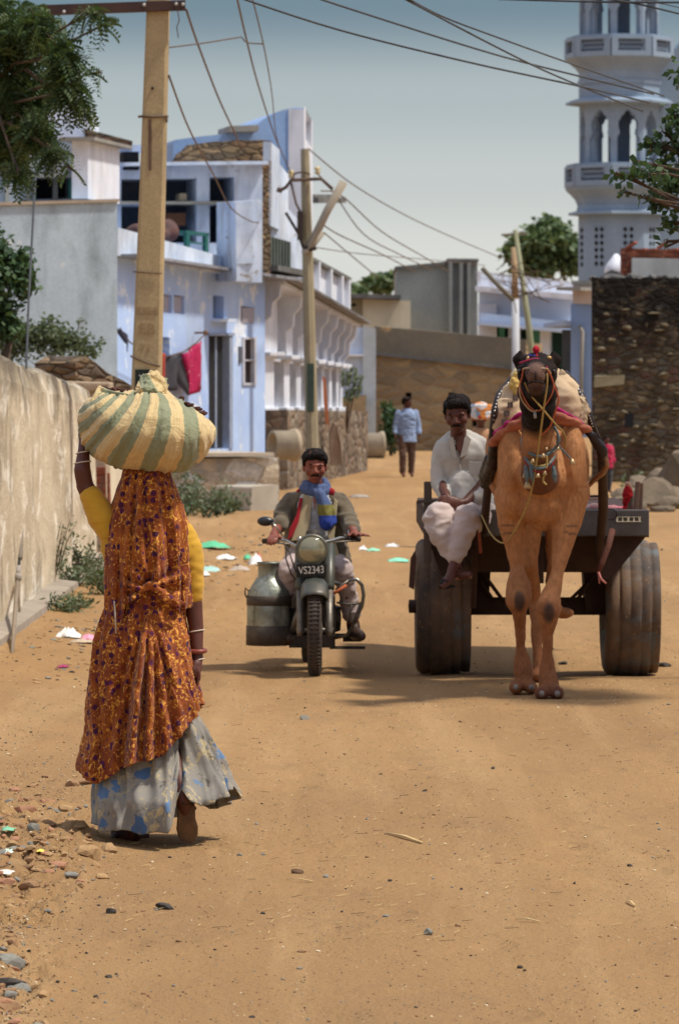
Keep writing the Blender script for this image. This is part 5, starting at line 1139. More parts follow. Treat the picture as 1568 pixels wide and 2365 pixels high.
    for i, (px, py, r, fl) in enumerate([(1480, 1150, .42, .7), (1530, 1140, .5, .9), (1565, 1100, .6, 1.1), (1445, 1150, .3, .6), (1500, 1168, .25, .6), (1570, 1160, .4, .7), (1455, 1110, .3, .6), (1510, 1120, .4, .9), (1545, 1165, .25, .6), (1468, 1172, .18, .6), (1525, 1176, .2, .5)]):
        g = GY(px, 72 - i * .8); g2 = Vector((g.x, g.y, g.z)); mb = MB(); rock2(mb, g2 + Vector((0, 0, r * fl * .35)), r, 50 + i, fl); o = build('boulder', mb, gm, None, loc=g2)
        tagp(o, 'grey-brown boulder in the heap below the rubble stone house', 'boulder', 'boulders heaped below the stone house')
ground_bits()
# ================================================================ FABRIC MATERIALS
def fabric_print(name, base, base2, spots, spot_c2, squig, sc=24, th=0.26, rough=0.75, bd=0.002, spot_t2=None, warp=.55):
    """cloth with scattered flower spots and pale squiggles; coordinates follow the cloth"""
    m, nt, b = newmat(name); co = objco(nt)
    w = nt.nodes.new('ShaderNodeTexNoise'); w.inputs['Scale'].default_value = sc * (.9 if warp < 1 else 1.9); nt.links.new(co, w.inputs['Vector'])
    ad = nt.nodes.new('ShaderNodeVectorMath'); ad.operation = 'MULTIPLY_ADD'; k = warp / sc; ad.inputs[1].default_value = (k, k, k); nt.links.new(w.outputs['Color'], ad.inputs[0]); nt.links.new(co, ad.inputs[2])
    col = mixc(nt, ramp(nt, nz(nt, co, sc * .35, 4), .35, .65), base, base2)
    sq = nz(nt, ad.outputs[0], sc * 1.5, 4, .6, 1.4)
    col = mixc(nt, ramp(nt, sq, .55, .61), col, squig)
    col = mixc(nt, ramp(nt, nz(nt, ad.outputs[0], sc * 1.1, 3, .6, 2.0), .60, .66), col, tuple(x * .35 for x in base))
    v = nt.nodes.new('ShaderNodeTexVoronoi'); v.inputs['Scale'].default_value = sc; v.inputs['Randomness'].default_value = .85; nt.links.new(ad.outputs[0], v.inputs['Vector'])
    f = ramp(nt, v.outputs['Distance'], th, th + .06, (1, 1, 1, 1), (0, 0, 0, 1))
    sp = nt.nodes.new('ShaderNodeSeparateColor'); nt.links.new(v.outputs['Color'], sp.inputs[0])
    f = math_(nt, 'MULTIPLY', f, ramp(nt, sp.outputs[0], .25, .3)); col = mixc(nt, f, col, mixc(nt, ramp(nt, sp.outputs[1], .4, .6), spots, spot_c2))
    nt.links.new(col, b.inputs['Base Color']); b.inputs['Roughness'].default_value = rough; b.inputs['Sheen Weight'].default_value = .15; b.inputs['Specular IOR Level'].default_value = .25
    bump(nt, b, nz(nt, co, 900, 2), bd * .3, .4); return m
VEILM = fabric_print('odhni_print', (.34, .090, .009), (.17, .026, .006), (.075, .005, .042), (.05, .003, .03), (.72, .34, .05), 29, .31)
SKIRTM = fabric_print('skirt_print', (.29, .265, .22), (.19, .18, .165), (.055, .115, .23), (.12, .21, .36), (.42, .34, .19), 8.5, .36, warp=1.3)
def cloth(name, c1, c2=None, rough=.85, bs=300, sc=5): return surf(name, c1, c2, sc, rough, bs=bs, bd=.0012, sheen=.2, spec=.2)
SKIND = surf('dark_brown_skin', (.115, .036, .022), (.085, .026, .017), 9, .5, bs=160, bd=.001, spec=.4)
SKIN = surf('brown_skin', (.30, .105, .065), (.23, .078, .048), 12, .5, bs=160, bd=.001, spec=.4)
HAIR = surf('black_hair', (.006, .0045, .0045), (.014, .010, .009), 60, .75, spec=.12, bs=300, bd=.004, stretch=(1, 1, .3))
YEL = cloth('yellow_blouse', (.62, .36, .035), (.52, .29, .03))
SHELL = surf('bangle_white', (.72, .62, .5), None, 5, .4)
def interp(rows, y):
    if y <= rows[0][0]: return rows[0][1:]
    for a, b_ in zip(rows, rows[1:]):
        if y <= b_[0]:
            k = (y - a[0]) / (b_[0] - a[0]); k2 = k * k * (3 - 2 * k) * .3 + k * .7
            return tuple(p + (q - p) * k2 for p, q in zip(a[1:], b_[1:]))
    return rows[-1][1:]
def poly_y(pl, x):
    if x <= pl[0][0]: return pl[0][1]
    for a, b_ in zip(pl, pl[1:]):
        if x <= b_[0]: return a[1] + (b_[1] - a[1]) * (x - a[0]) / max(1e-6, b_[0] - a[0])
    return pl[-1][1]
def drape(name, rows, ytop, ybot, Y, folds, mat, parent, n=160, m=90, yoff=None, solid=.004, depth=.62, label=None, post=None):
    """cloth tube: rows (py, xl, xr, depth_m) gives the outline, ybot(x, theta) the hem row, folds(theta, t) metres of relief"""
    s = Y / F; vs = []; mb = MB()
    for j in range(m):
        t = j / (m - 1)
        for i in range(n):
            th = 2 * pi * i / n; xl, xr, dp = interp(rows, ytop + t * (1850 - ytop)) if False else (0, 0, 0)
            y0 = ytop + t * (ybot(None) - ytop) if False else None
            # iterate: hem depends on x, x on row
            py = ytop + t * 300
            for _ in range(4):
                xl, xr, dp = interp(rows, py); cx = (xl + xr) / 2; w = (xr - xl) / 2; px = cx + w * cos(th)
                py = ytop + t * (ybot(px, th) - ytop)
            f = folds(th, t, py)
            c = P(cx, py, Y); o = Vector((w * s * cos(th), -dp * sin(th), 0)); nrm = Vector((cos(th) / max(w * s, .02), -sin(th) / dp, 0)).normalized()
            v = c + o + nrm * f
            if yoff: v.y += yoff(py)
            if post: v = post(v, th, t, py)
            vs.append(v)
    fs = [(j * n + i, j * n + (i + 1) % n, (j + 1) * n + (i + 1) % n, (j + 1) * n + i) for j in range(m - 1) for i in range(n)]
    mb.add(vs, fs, True); o = build(name, mb, mat, parent, recalc=True)
    sd_ = o.modifiers.new('thick', 'SOLIDIFY'); sd_.thickness = solid; sd_.offset = 0
    if label: o['label'] = label
    return o
def fold_noise(th, t, freq, seed, drift=0.0, p=1.0):
    a = th + drift * t
    v = noise.noise(Vector((cos(a) * freq, sin(a) * freq, seed + t * .7)))
    v = 1 - abs(v) * 2.6                      # sharp ridges
    return v
# ================================================================ WALKING WOMAN
def woman():
    Y = 17.6; s = Y / F; base = GY(335, Y)
    t = thing('person', 'woman seen from behind in flowered orange veil and yellow blouse, carrying a head bundle', 'person', base)
    Q = lambda px, py, dy=0.0: P(px, py, Y + dy)
    # body: one continuous skin
    mb = MB()
    mb.ball(Q(338, 1142, .0), (.078, .098, .115), 20, 14); mb.limb([(Q(338, 1180, .01), .055), (Q(338, 1225, .01), .055)])
    mb.loft([(Q(340, 1225), .10, .07), (Q(342, 1255), .17, .09), (Q(342, 1320), .15, .10), (Q(340, 1400), .12, .09), (Q(338, 1470), .15, .11), (Q(335, 1540), .17, .12), (Q(335, 1600), .16, .11)], 24)
    # raised left arm
    mb.limb([(Q(262, 1232, .0), .050), (Q(228, 1180, -.01), .044), (Q(196, 1122, -.02), .036)]); mb.limb([(Q(196, 1120, -.02), .035), (Q(190, 1085, -.03), .035), (Q(193, 1045, -.0), .025), (Q(195, 1022, .03), .024)])
    # left hand pressed on the bundle: palm, four fingers up, thumb
    mb.loft([(Q(195, 1025, .03), .022, .014), (Q(199, 1005, .05), .036, .014), (Q(202, 985, .06), .036, .013)], 12)
    for k, (dx, L, a) in enumerate([(-14, 34, -.06), (-5, 40, -.02), (5, 38, .02), (13, 30, .07)]):
        p0 = Q(204 + dx, 986, .06); p1 = Q(206 + dx * 1.1 + a * 40, 986 - L * .5, .065); p2 = Q(210 + dx * 1.15 + a * 70, 986 - L, .055); mb.limb([(p0, .0085), (p1, .0075), (p2, .006)], 8)
    mb.limb([(Q(205, 1012, .02), .010), (Q(216, 1004, -.01), .009), (Q(224, 1000, -.03), .007)], 8)
    # hanging right arm
    mb.limb([(Q(418, 1245, .02), .038), (Q(438, 1300, .02), .042), (Q(443, 1375, .02), .040), (Q(447, 1400, .02), .038)]); mb.limb([(Q(447, 1400, .02), .037), (Q(453, 1450, .01), .031), (Q(455, 1500, -.01), .025), (Q(456, 1520, -.015), .024)])
    mb.loft([(Q(456, 1516, -.015), .020, .024), (Q(457, 1532, -.02), .018, .036), (Q(458, 1548, -.02), .017, .038)], 12)
    for k, (dy, L) in enumerate([(-.034, 36), (-.012, 38), (.010, 36), (.030, 28)]):
        mb.limb([(Q(458, 1546, -.02 + dy), .0085), (Q(461, 1546 + L * .5, -.022 + dy), .0078), (Q(456, 1548 + L * .9, -.03 + dy), .006)], 8)
    mb.limb([(Q(450, 1530, -.045), .010), (Q(446, 1548, -.06), .009), (Q(447, 1566, -.055), .007)], 8)
    # legs and feet
    mb.limb([(Q(300, 1600, .0), .085), (Q(298, 1720, .02), .055), (Q(300, 1840, .0), .046), (Q(305, 1905, .0), .034), (Q(312, 1925, .0), .034)])
    mb.limb([(Q(312, 1928, .01), .032), (Q(290, 1932, .05), .030), (Q(272, 1936, .10), .020)])
    mb.limb([(Q(372, 1600, .0), .085), (Q(385, 1720, -.02), .055), (Q(415, 1815, -.14), .042), (Q(424, 1845, -.16), .034)])
    mb.limb([(Q(425, 1848, -.16), .034), (Q(430, 1885, -.115), .030), (Q(433, 1925, -.09), .030)])
    fuse('body', mb, SKIND, t, .006, 3)
    # sandals
    def sole(pts, w, thick, nrm, nm='sandal'):
        """pts: (centre, half width); nrm = thickness direction"""
        mb = MB(); vs = []; m = len(pts); up = nrm.normalized()
        L = []; Rr = []
        for i, (c, hw) in enumerate(pts):
            a = pts[max(0, i - 1)][0]; b_ = pts[min(m - 1, i + 1)][0]; sd = (b_ - a).normalized().cross(up).normalized(); L.append(c - sd * hw); Rr.append(c + sd * hw)
        mb.prism(L + Rr[::-1], up * thick); return mb
    c = [(Q(432, 1838, -.172), .020), (Q(431, 1846, -.17), .030), (Q(430, 1870, -.16), .036), (Q(430, 1895, -.15), .037), (Q(432, 1915, -.14), .044), (Q(434, 1932, -.13), .040), (Q(435, 1944, -.125), .026), (Q(435, 1948, -.122), .010)]
    mb = sole(c, 0, .018, Vector((0, .9, .3))); o = build('sandal', mb, surf('sole_brown', (.19, .11, .055), (.12, .07, .04), 18, .85, bs=120), t, bevel=.006, subsurf=0); o['label'] = 'lifted sandal showing its worn brown sole'
    mb = MB(); mb.tube([Q(412, 1860, -.12), Q(424, 1856, -.19), Q(442, 1858, -.17), Q(450, 1868, -.12)], .008, 6); build('sandal_strap', mb, surf('strap_brown', (.07, .035, .03)), t)
    g = GY(300, Y); c = [(Vector(((262 - CX) * s, Y + .12, g.z + .012)), .022), (Vector(((272 - CX) * s, Y + .10, g.z + .012)), .036), (Vector(((292 - CX) * s, Y + .06, g.z + .012)), .042), (Vector(((316 - CX) * s, Y + .01, g.z + .012)), .036), (Vector(((333 - CX) * s, Y - .03, g.z + .012)), .028)]
    mb = sole(c, 0, .028, Vector((0, 0, 1)))
    mb.tube([Q(275, 1932, .04), Q(280, 1915, .06), Q(292, 1912, .08), Q(300, 1925, .12)], .010, 6); mb.ball(Q(276, 1928, .07), (.03, .04, .016), 10, 8); o = build('sandal', mb, surf('sandal_dark', (.045, .018, .014), (.03, .012, .01), 20, .6), t, bevel=.004)
    mb = MB(); mb.ball(Q(279, 1914, .035), .006, 8, 6); build('buckle', mb, surf('buckle', (.7, .65, .5), None, 5, .3, metal=.8), o)
    # blouse sleeves and back
    mb = MB(); mb.limb([(Q(270, 1245, .0), .062), (Q(236, 1194, -.01), .060), (Q(209, 1143, -.02), .046)], 18); mb.limb([(Q(418, 1236, .02), .060), (Q(436, 1275, .02), .060), (Q(444, 1340, .02), .050), (Q(445, 1378, .02), .044)], 18)
    mb.limb([(Q(250, 1260, 0), .035), (Q(262, 1300, 0), .035), (Q(275, 1350, 0), .04)], 14)
    mb.loft([(Q(342, 1232), .12, .08), (Q(342, 1262), .185, .10), (Q(342, 1330), .165, .115), (Q(340, 1395), .13, .10)], 24)
    def wr(c, n): return .0035 * noise.noise(Vector((c.x * 22, c.y * 22, c.z * 55))) + .003 * noise.noise(c * 14)
    fuse('blouse', mb, YEL, t, .007, 3, wr)
    # bangles
    for px, py, r, dy, m, nm in ((192, 1045, .029, -.0, SHELL, 'w'), (191, 1068, .034, -.018, SHELL, 'w'), (454, 1458, .033, .01, SHELL, 'w'), (457, 1525, .027, -.015, SHELL, 'w')):
        mb = MB(); c = Q(px, py, dy); mb.tube([c + Vector((r * cos(a), r * sin(a), .006 * cos(a * 1 + .5))) for a in [2 * pi * k / 24 for k in range(25)]], .0028, 6, caps=False); build('bangle', mb, m, t)
    mb = MB(); c = Q(455, 1503, -.01); mb.tube([c + Vector((.033 * cos(a), .033 * sin(a), .003 * sin(a))) for a in [2 * pi * k / 24 for k in range(25)]], .010, 8, caps=False); o = build('bangle', mb, surf('lac_bangle', (.25, .06, .04), (.18, .05, .03), 40, .35), t); o['label'] = 'thick dark red bangle'
    # skirt
    rows = [(1560, 250, 430, .09), (1640, 240, 446, .10), (1700, 232, 474, .115), (1760, 228, 502, .15), (1800, 228, 522, .19), (1840, 228, 537, .25), (1910, 229, 540, .26)]
    hem = [(228, 1898), (262, 1912), (300, 1903), (335, 1914), (370, 1905), (396, 1907), (402, 1880), (408, 1832), (420, 1812), (436, 1836), (470, 1852), (492, 1850), (515, 1832), (537, 1812)]
    hb = lambda x, th: poly_y(hem, x) if sin(th) > -.15 else min(1905, poly_y(hem, x) + 30)
    def sf(th, t_, py):
        g = max(0, min(1, (py - 1600) / 260)); f = .046 * g * fold_noise(th, t_, 2.6, 4.0, .45) + .018 * g * fold_noise(th, t_, 5.5, 8.0, -.3) + .006 * noise.noise(Vector((th * 3, t_ * 9, 2)))
        return f
    def spost(v, th, t_, py):
        # fold shadow valley between the trailing panel and the rest
        x = (v.x / s + CX); k = exp(-((x - 412) / 12) ** 2) * max(0, min(1, (py - 1660) / 80)); v = v.copy()
        if sin(th) > 0: v.y += .10 * k - .04 * exp(-((x - 398) / 14) ** 2) * max(0, min(1, (py - 1700) / 80))
        return v
    drape('skirt', rows, 1545, hb, Y, sf, SKIRTM, t, 220, 80, post=spost)
    # lower wrap of the veil
    rows = [(1330, 268, 428, .125), (1390, 254, 424, .128), (1430, 240, 424, .14), (1480, 226, 436, .16), (1560, 217, 446, .175), (1620, 214, 456, .185), (1690, 212, 462, .20), (1730, 200, 452, .21), (1765, 190, 440, .215), (1810, 193, 430, .21)]
    hem = [(188, 1772), (205, 1792), (232, 1803), (258, 1790), (285, 1768), (315, 1752), (345, 1748), (375, 1738), (400, 1708), (425, 1680), (445, 1650), (462, 1615)]
    hb = lambda x, th: poly_y(hem, x)
    def wf(th, t_, py):
        g = max(0, min(1, (py - 1380) / 240)); g2 = .4 + .6 * g
        return .020 * g2 * fold_noise(th, t_, 2.6, 1.0, .5) + .014 * g2 * fold_noise(th, t_, 8.0, 3.0, .8) + .004 * noise.noise(Vector((th * 4, t_ * 14, 5)))
    def wpost(v, th, t_, py):
        x = v.x / s + CX; v = v.copy()
        if sin(th) > 0:                        # deep hanging pleats that fan down from the tuck at the waist
            for x0, x1, d, w in ((345, 282, .07, 9), (350, 330, .045, 7), (352, 372, .03, 8), (340, 250, .03, 9), (356, 408, .025, 9)):
                q = max(0, min(1, (py - 1400) / 330)); xc = x0 + (x1 - x0) * q ** .8; v.y += d * .85 * exp(-((x - xc) / (w * (0.5 + q))) ** 2) * min(1, q * 3)
                v.y -= d * .8 * exp(-((x - xc - w * 2.0 * (0.5 + q)) / (w * 1.2)) ** 2) * min(1, q * 3)
        return v
    drape('veil_wrap', rows, 1335, hb, Y, wf, VEILM, t, 260, 120, post=wpost)
    # upper veil over head and back
    rows = [(1078, 288, 384, .085), (1095, 284, 392, .11), (1130, 274, 406, .135), (1170, 265, 418, .13), (1215, 257, 427, .145), (1270, 252, 432, .155), (1330, 251, 435, .16), (1390, 252, 434, .155), (1440, 254, 426, .15), (1480, 258, 300, .15)]
    hem = [(250, 1455), (262, 1440), (268, 1464), (286, 1470), (290, 1428), (300, 1392), (330, 1372), (360, 1370), (385, 1392), (410, 1412), (436, 1400)]
    hb = lambda x, th: poly_y(hem, x) if sin(th) > 0 else 1330
    def vf(th, t_, py):
        g = max(0.15, min(1, (py - 1090) / 120)); return .013 * g * fold_noise(th, t_, 3.6, 11.0, .15) + .010 * g * fold_noise(th, t_, 8.5, 13.0, .1) + .003 * noise.noise(Vector((th * 5, t_ * 10, 7)))
    def vpost(v, th, t_, py):
        x = v.x / s + CX; v = v.copy()
        if sin(th) > 0:
            for x0, x1, d, w in ((318, 296, .022, 6), (336, 352, .018, 6), (372, 398, .02, 7), (300, 272, .02, 7), (385, 420, .015, 7)):
                q = max(0, min(1, (py - 1100) / 330)); xc = x0 + (x1 - x0) * q; v.y += d * exp(-((x - xc) / w) ** 2) * (1 - q * .3)
            # gathers drawn toward the tuck at the waist
            dx, dy = x - 347, py - 1352; r = sqrt(dx * dx + dy * dy) + 1; a = atan2(dy, dx); v.y += .016 * sin(a * 9 + 1) * exp(-((r - 45) / 38) ** 2)
            v.y += .05 * exp(-(r / 22) ** 2)
        return v
    drape('veil', rows, 1078, hb, Y, vf, VEILM, t, 260, 130, post=vpost)
    mb = MB(); mb.ball(Q(350, 1352, -.165), (.03, .02, .018), 12, 8); mb.limb([(Q(345, 1352, -.16), .012), (Q(370, 1368, -.165), .017), (Q(402, 1388, -.16), .014), (Q(422, 1394, -.13), .010)]); mb.limb([(Q(350, 1355, -.165), .011), (Q(325, 1362, -.165), .013), (Q(300, 1352, -.16), .010)]); mb.limb([(Q(352, 1354, -.165), .011), (Q(380, 1384, -.17), .013), (Q(412, 1400, -.155), .008)])
    fuse('veil_knot', mb, VEILM, t, .005, 2, lambda c, n: .004 * noise.noise(Vector((c.x * 60, c.y * 60, c.z * 90))))
    mb = MB(); mb.tube([Q(264, 1388, -.155), Q(266, 1420, -.16), Q(268, 1464, -.165)], [.003, .0035, .003], 6); build('veil_edge', mb, surf('pale_hem', (.55, .48, .38)), t)
    # padding ring between head and bundle
    mb = MB(); c = Q(338, 1083); mb.tube([c + Vector((.06 * cos(a), .06 * sin(a), 0)) for a in [2 * pi * k / 20 for k in range(21)]], .022, 8, caps=False); build('head_pad', mb, VEILM, t)
woman()
# ================================================================ BUNDLE
def bundle():
    Y = 17.62; s = Y / F; ctr = P(338, 1088, Y); t = thing('cloth_bundle', 'big knotted bundle in cream and green striped cloth on the head of the woman', 'bundle', ctr)
    m, nt, b = newmat('striped_cloth'); a = nt.nodes.new('ShaderNodeAttribute'); a.attribute_name = 'u'; co = objco(nt)
    u = math_(nt, 'ADD', a.outputs['Fac'], math_(nt, 'MULTIPLY', nz(nt, co, 6, 4), .42)); fr = math_(nt, 'FRACT', u)
    f = ramp(nt, math_(nt, 'ABSOLUTE', math_(nt, 'SUBTRACT', fr, .5)), .235, .265)
    col = mixc(nt, f, mixc(nt, nz(nt, co, 30, 4), (.27, .29, .16), (.20, .23, .14)), mixc(nt, nz(nt, co, 22, 5), (.70, .55, .26), (.55, .39, .19)))
    col = mixc(nt, ramp(nt, math_(nt, 'FRACT', math_(nt, 'MULTIPLY', u, 9.0)), .42, .58), col, mixc(nt, .12, col, (.25, .14, .08)))
    nt.links.new(col, b.inputs['Base Color']); b.inputs['Roughness'].default_value = .85; b.inputs['Sheen Weight'].default_value = .2; bump(nt, b, math_(nt, 'ADD', nz(nt, co, 16, 5, .65, 1.2), math_(nt, 'MULTIPLY', nz(nt, co, 380, 3), .05)), .03, .6)
    top = [(184, 985), (186, 950), (200, 928), (222, 912), (236, 905), (260, 908), (290, 910), (320, 902), (345, 896), (372, 902), (395, 914), (420, 930), (445, 942), (470, 962), (488, 978), (497, 992), (499, 1005)]
    bot = [(184, 985), (187, 1005), (194, 1026), (210, 1046), (232, 1062), (265, 1078), (300, 1083), (335, 1086), (365, 1093), (400, 1092), (430, 1082), (455, 1066), (475, 1046), (490, 1025), (499, 1005)]
    n, mm = 120, 72; mb = MB(); vs = []; us = []
    for i in range(n):
        q = (1 - cos(pi * i / (n - 1))) / 2; px = 184 + 315 * q; yt, yb = poly_y(top, px), poly_y(bot, px); h = (yb - yt) / 2 * s; cz = P(px, (yt + yb) / 2, Y); dpt = .30 * sqrt(max(0, 1 - ((q - .5) * 2) ** 2)) ** .9 + .004
        for k in range(mm):
            th = 2 * pi * k / mm; st, ct = sin(th), cos(th); sq = abs(ct) ** .85 * (1 if ct > 0 else -1)
            v = cz + Vector((0, -sq * dpt, st * h)); 
            rx = (px - 343) / 155.0; down = max(0.0, (yt + (yb - yt) * (1 - st) / 2 - 898) / 190.0)
            g = .16 + .84 * min(1, (down * 1.25) ** .62); uu = rx / g * 1.85 + .85 * max(0, down - .15) * 1.45
            if abs(uu) > 6: uu = 6 * (1 if uu > 0 else -1)
            us.append(uu + .27)
            nrm = Vector(((px - 343) / 155 * .6, -sq, st)).normalized()
            f1 = noise.noise(Vector((uu * 2.6, down * .8, 3 + (0 if ct > 0 else 9)))); f2 = noise.noise(Vector((uu * 7, down * 1.2, 5)))
            amp = .015 * (1 - min(1, down) * .45) + .004; v = v + nrm * (amp * (1 - abs(f1) * 3) * .7 + .007 * f2 + .012 * noise.noise(v * 7) + .005 * noise.noise(v * 22) + .003 * noise.noise(v * 48))
            vs.append(v)
    fs = [(i * mm + k, i * mm + (k + 1) % mm, (i + 1) * mm + (k + 1) % mm, (i + 1) * mm + k) for i in range(n - 1) for k in range(mm)] + [tuple(range(mm))[::-1], tuple((n - 1) * mm + k for k in range(mm))]
    mb.add(vs, fs, True); mb.at['u'] = us; build('striped_wrapping', mb, m, t)
    # knot
    Q = lambda px, py, dy=0.0: P(px, py, Y + dy); mb = MB()
    mb.limb([(Q(318, 906, -.13), .018), (Q(332, 900, -.15), .023), (Q(352, 902, -.15), .018), (Q(366, 905, -.13), .014)]); mb.limb([(Q(325, 894, -.08), .024), (Q(338, 878, -.06), .030), (Q(356, 872, -.05), .032), (Q(372, 882, -.05), .028), (Q(378, 898, -.07), .020)])
    mb.limb([(Q(340, 900, -.1), .03), (Q(352, 890, -.05), .03), (Q(366, 898, -.02), .025)]); mb.limb([(Q(374, 880, -.03), .012), (Q(383, 876, -.01), .010)]); mb.limb([(Q(345, 905, -.1), .05), (Q(355, 915, -.05), .06)])
    fuse('knot', mb, m, t, .006, 2, lambda c, n_: .010 * (noise.noise(Vector((c.x * 70, c.y * 40, c.z * 55))) - .3) + .004 * noise.noise(c * 120), attrs={'u': lambda c: c.x * 9 + c.z * 5})
    # ears of cloth standing up at the corners, dark load showing
    mb = MB(); mb.prism([Q(216, 925, -.1), Q(229, 890, -.05), Q(238, 897, -.06), Q(262, 906, -.10), Q(300, 914, -.14)], Vector((0, .03, -.01))); mb.limb([(Q(214, 928, -.1), .012), (Q(224, 908, -.08), .010), (Q(229, 892, -.05), .006), (Q(246, 902, -.08), .008), (Q(270, 908, -.12), .007), (Q(305, 913, -.15), .006)])
    fuse('cloth_ear', mb, m, t, .005, 2, lambda c, n_: .003 * noise.noise(c * 60), attrs={'u': lambda c: .05})
    mb = MB(); rn = random.Random(3)
    for i in range(26):
        px = rn.uniform(238, 296); mb.rock(Q(px, 898 - rn.uniform(-4, 5) + (px - 240) * .17, -.03 + rn.uniform(-.03, .03)), rn.uniform(.008, .016), i, .6)
    for i in range(26):
        px = rn.uniform(420, 475); mb.rock(Q(px, 928 + (px - 420) * .62 - rn.uniform(0, 10), -.02 + rn.uniform(-.04, .03)), rn.uniform(.009, .017), i + 50, .6)
    build('dark_contents', mb, surf('dry_dung_leaf', (.09, .03, .02), (.05, .02, .015), 30), t)['kind'] = 'stuff'
bundle()
# ================================================================ HEADS, HANDS
def head(parent, c, yaw=0, pitch=0, sc=1.0, skin=None, hair='short', moustache=True, roll=0):
    """head facing the viewer (-Y) before rotation; c = centre between the ears"""
    R = Matrix.Rotation(yaw, 3, 'Z') @ Matrix.Rotation(roll, 3, 'Y') @ Matrix.Rotation(pitch, 3, 'X'); c = Vector(c)
    W = lambda x, y, z: c + R @ (Vector((x, y, z)) * sc); skin = skin or SKIN
    mb = MB(); B = lambda p, r, **k: mb.ball(W(*p), tuple(q * sc for q in r), 18, 12, R=R)
    B((0, .012, .035), (.073, .090, .078)); B((0, -.012, -.01), (.064, .078, .085)); B((0, -.030, -.055), (.047, .052, .050)); B((0, -.052, -.082), (.026, .026, .022))
    B((.040, -.045, -.022), (.026, .03, .03)); B((-.040, -.045, -.022), (.026, .03, .03))
    mb.limb([(W(-.045, -.074, .024), .011 * sc), (W(0, -.086, .024), .012 * sc), (W(.045, -.074, .024), .011 * sc)], 8)
    mb.limb([(W(0, -.084, .020), .009 * sc), (W(0, -.105, -.018), .013 * sc), (W(0, -.094, -.026), .012 * sc)], 8); B((.015, -.090, -.024), (.010, .012, .009)); B((-.015, -.090, -.024), (.010, .012, .009))
    mb.limb([(W(-.022, -.078, -.052), .007 * sc), (W(0, -.087, -.050), .008 * sc), (W(.022, -.078, -.052), .007 * sc)], 8); mb.limb([(W(-.018, -.078, -.062), .007 * sc), (W(0, -.085, -.063), .0085 * sc), (W(.018, -.078, -.062), .007 * sc)], 8)
    for s in (-1, 1): B((.072 * s, .008, -.005), (.010, .018, .030))
    mb.limb([(W(0, .015, -.05), .048 * sc), (W(0, .03, -.12) if not pitch else c + R @ Vector((0, .02, -.07)) * sc + Vector((0, .02, -.06)), .050 * sc)], 14)
    o = fuse('head', mb, skin, parent, .0055, 2)
    for s in (-1, 1):
        mb = MB(); mb.ball(W(.030 * s, -.072, .006), .0100 * sc, 10, 8); e = build('eye', mb, surf('eye_white', (.22, .15, .13), None, 5, .5, bd=0), parent)
        mb = MB(); mb.ball(W(.030 * s, -.0780, .005), .0060 * sc, 8, 6); build('iris', mb, HAIR, e)
        mb = MB(); mb.limb([(W(.014 * s, -.085, .021), .0045 * sc), (W(.032 * s, -.087, .028), .005 * sc), (W(.050 * s, -.074, .021), .003 * sc)], 6); build('eyebrow', mb, HAIR, parent)
    if moustache:
        mb = MB(); mb.limb([(W(-.034, -.080, -.052), .004 * sc), (W(-.015, -.092, -.041), .008 * sc), (W(.015, -.092, -.041), .008 * sc), (W(.034, -.080, -.052), .004 * sc)], 8); fuse('moustache', mb, HAIR, parent, .004, 1)
    if hair:
        mb = MB(); hv = 1.05 if hair == 'full' else 1.0
        B2 = lambda p, r: mb.ball(W(*p), tuple(q * sc for q in r), 20, 14, R=R)
        B2((0, .030, .050), (.080 * hv, .092, .066 * hv)); B2((0, .052, .01), (.078, .07, .075)); B2((.01, -.048, .082), (.056 * hv, .040, .028 * hv)); B2((-.03, -.058, .070), (.034, .026, .018 * hv)); B2((.038, -.052, .070), (.024, .026, .02))
        for s in (-1, 1): B2((.070 * s, .004, .035), (.014, .034, .036)); B2((.060 * s, -.030, .066), (.016, .03, .024))
        fuse('hair', mb, HAIR, parent, .0055, 1, lambda v, n: .009 * sc * noise.noise(v * 30) + .006 * sc * noise.noise(v * 90))
    return o
def fingers(mb, wrist, d, side, nrm, sc=1.0, curl=.6, thumb=1, spread=0.0):
    """palm and five fingers: d = pointing direction, side = across the palm, nrm = back of hand"""
    d = Vector(d).normalized(); side = Vector(side).normalized(); nrm = Vector(nrm).normalized(); w = Vector(wrist)
    mb.loft([(w, .026 * sc, .017 * sc, side, nrm), (w + d * .035 * sc, .036 * sc, .016 * sc, side, nrm), (w + d * .075 * sc, .040 * sc, .014 * sc, side, nrm), (w + d * .088 * sc, .037 * sc, .011 * sc, side, nrm)], 14)
    for k, L in ((-1.5, .062), (-.5, .074), (.5, .070), (1.5, .056)):
        p = w + d * .083 * sc + side * (k * .019 * sc); dd = (d + side * k * spread).normalized()
        a = p + dd * L * .45 * sc; c1 = (dd - nrm * curl).normalized(); b_ = a + c1 * L * .32 * sc; c2 = (dd - nrm * curl * 2.6).normalized(); e = b_ + c2 * L * .28 * sc
        mb.limb([(p, .0092 * sc), (a, .0088 * sc), (b_, .008 * sc), (e, .0068 * sc)], 8)
    p = w + d * .022 * sc + side * (thumb * .030 * sc); a = p + (d * .6 + side * thumb * .7 - nrm * .3).normalized() * .034 * sc; b_ = a + (d * .9 + side * thumb * .15 - nrm * .5 * curl).normalized() * .030 * sc
    mb.limb([(p, .012 * sc), (a, .0105 * sc), (b_, .008 * sc)], 8)
def wr(a1=.006, f1=14, a2=.003, f2=40, st=(1, 1, 1.8)):
    return lambda c, n: a1 * (1 - 2.4 * abs(noise.noise(Vector((c.x * f1 * st[0], c.y * f1 * st[1], c.z * f1 * st[2]))))) + a2 * noise.noise(Vector((c.x * f2, c.y * f2, c.z * f2 * st[2])))
GROUP_ = None
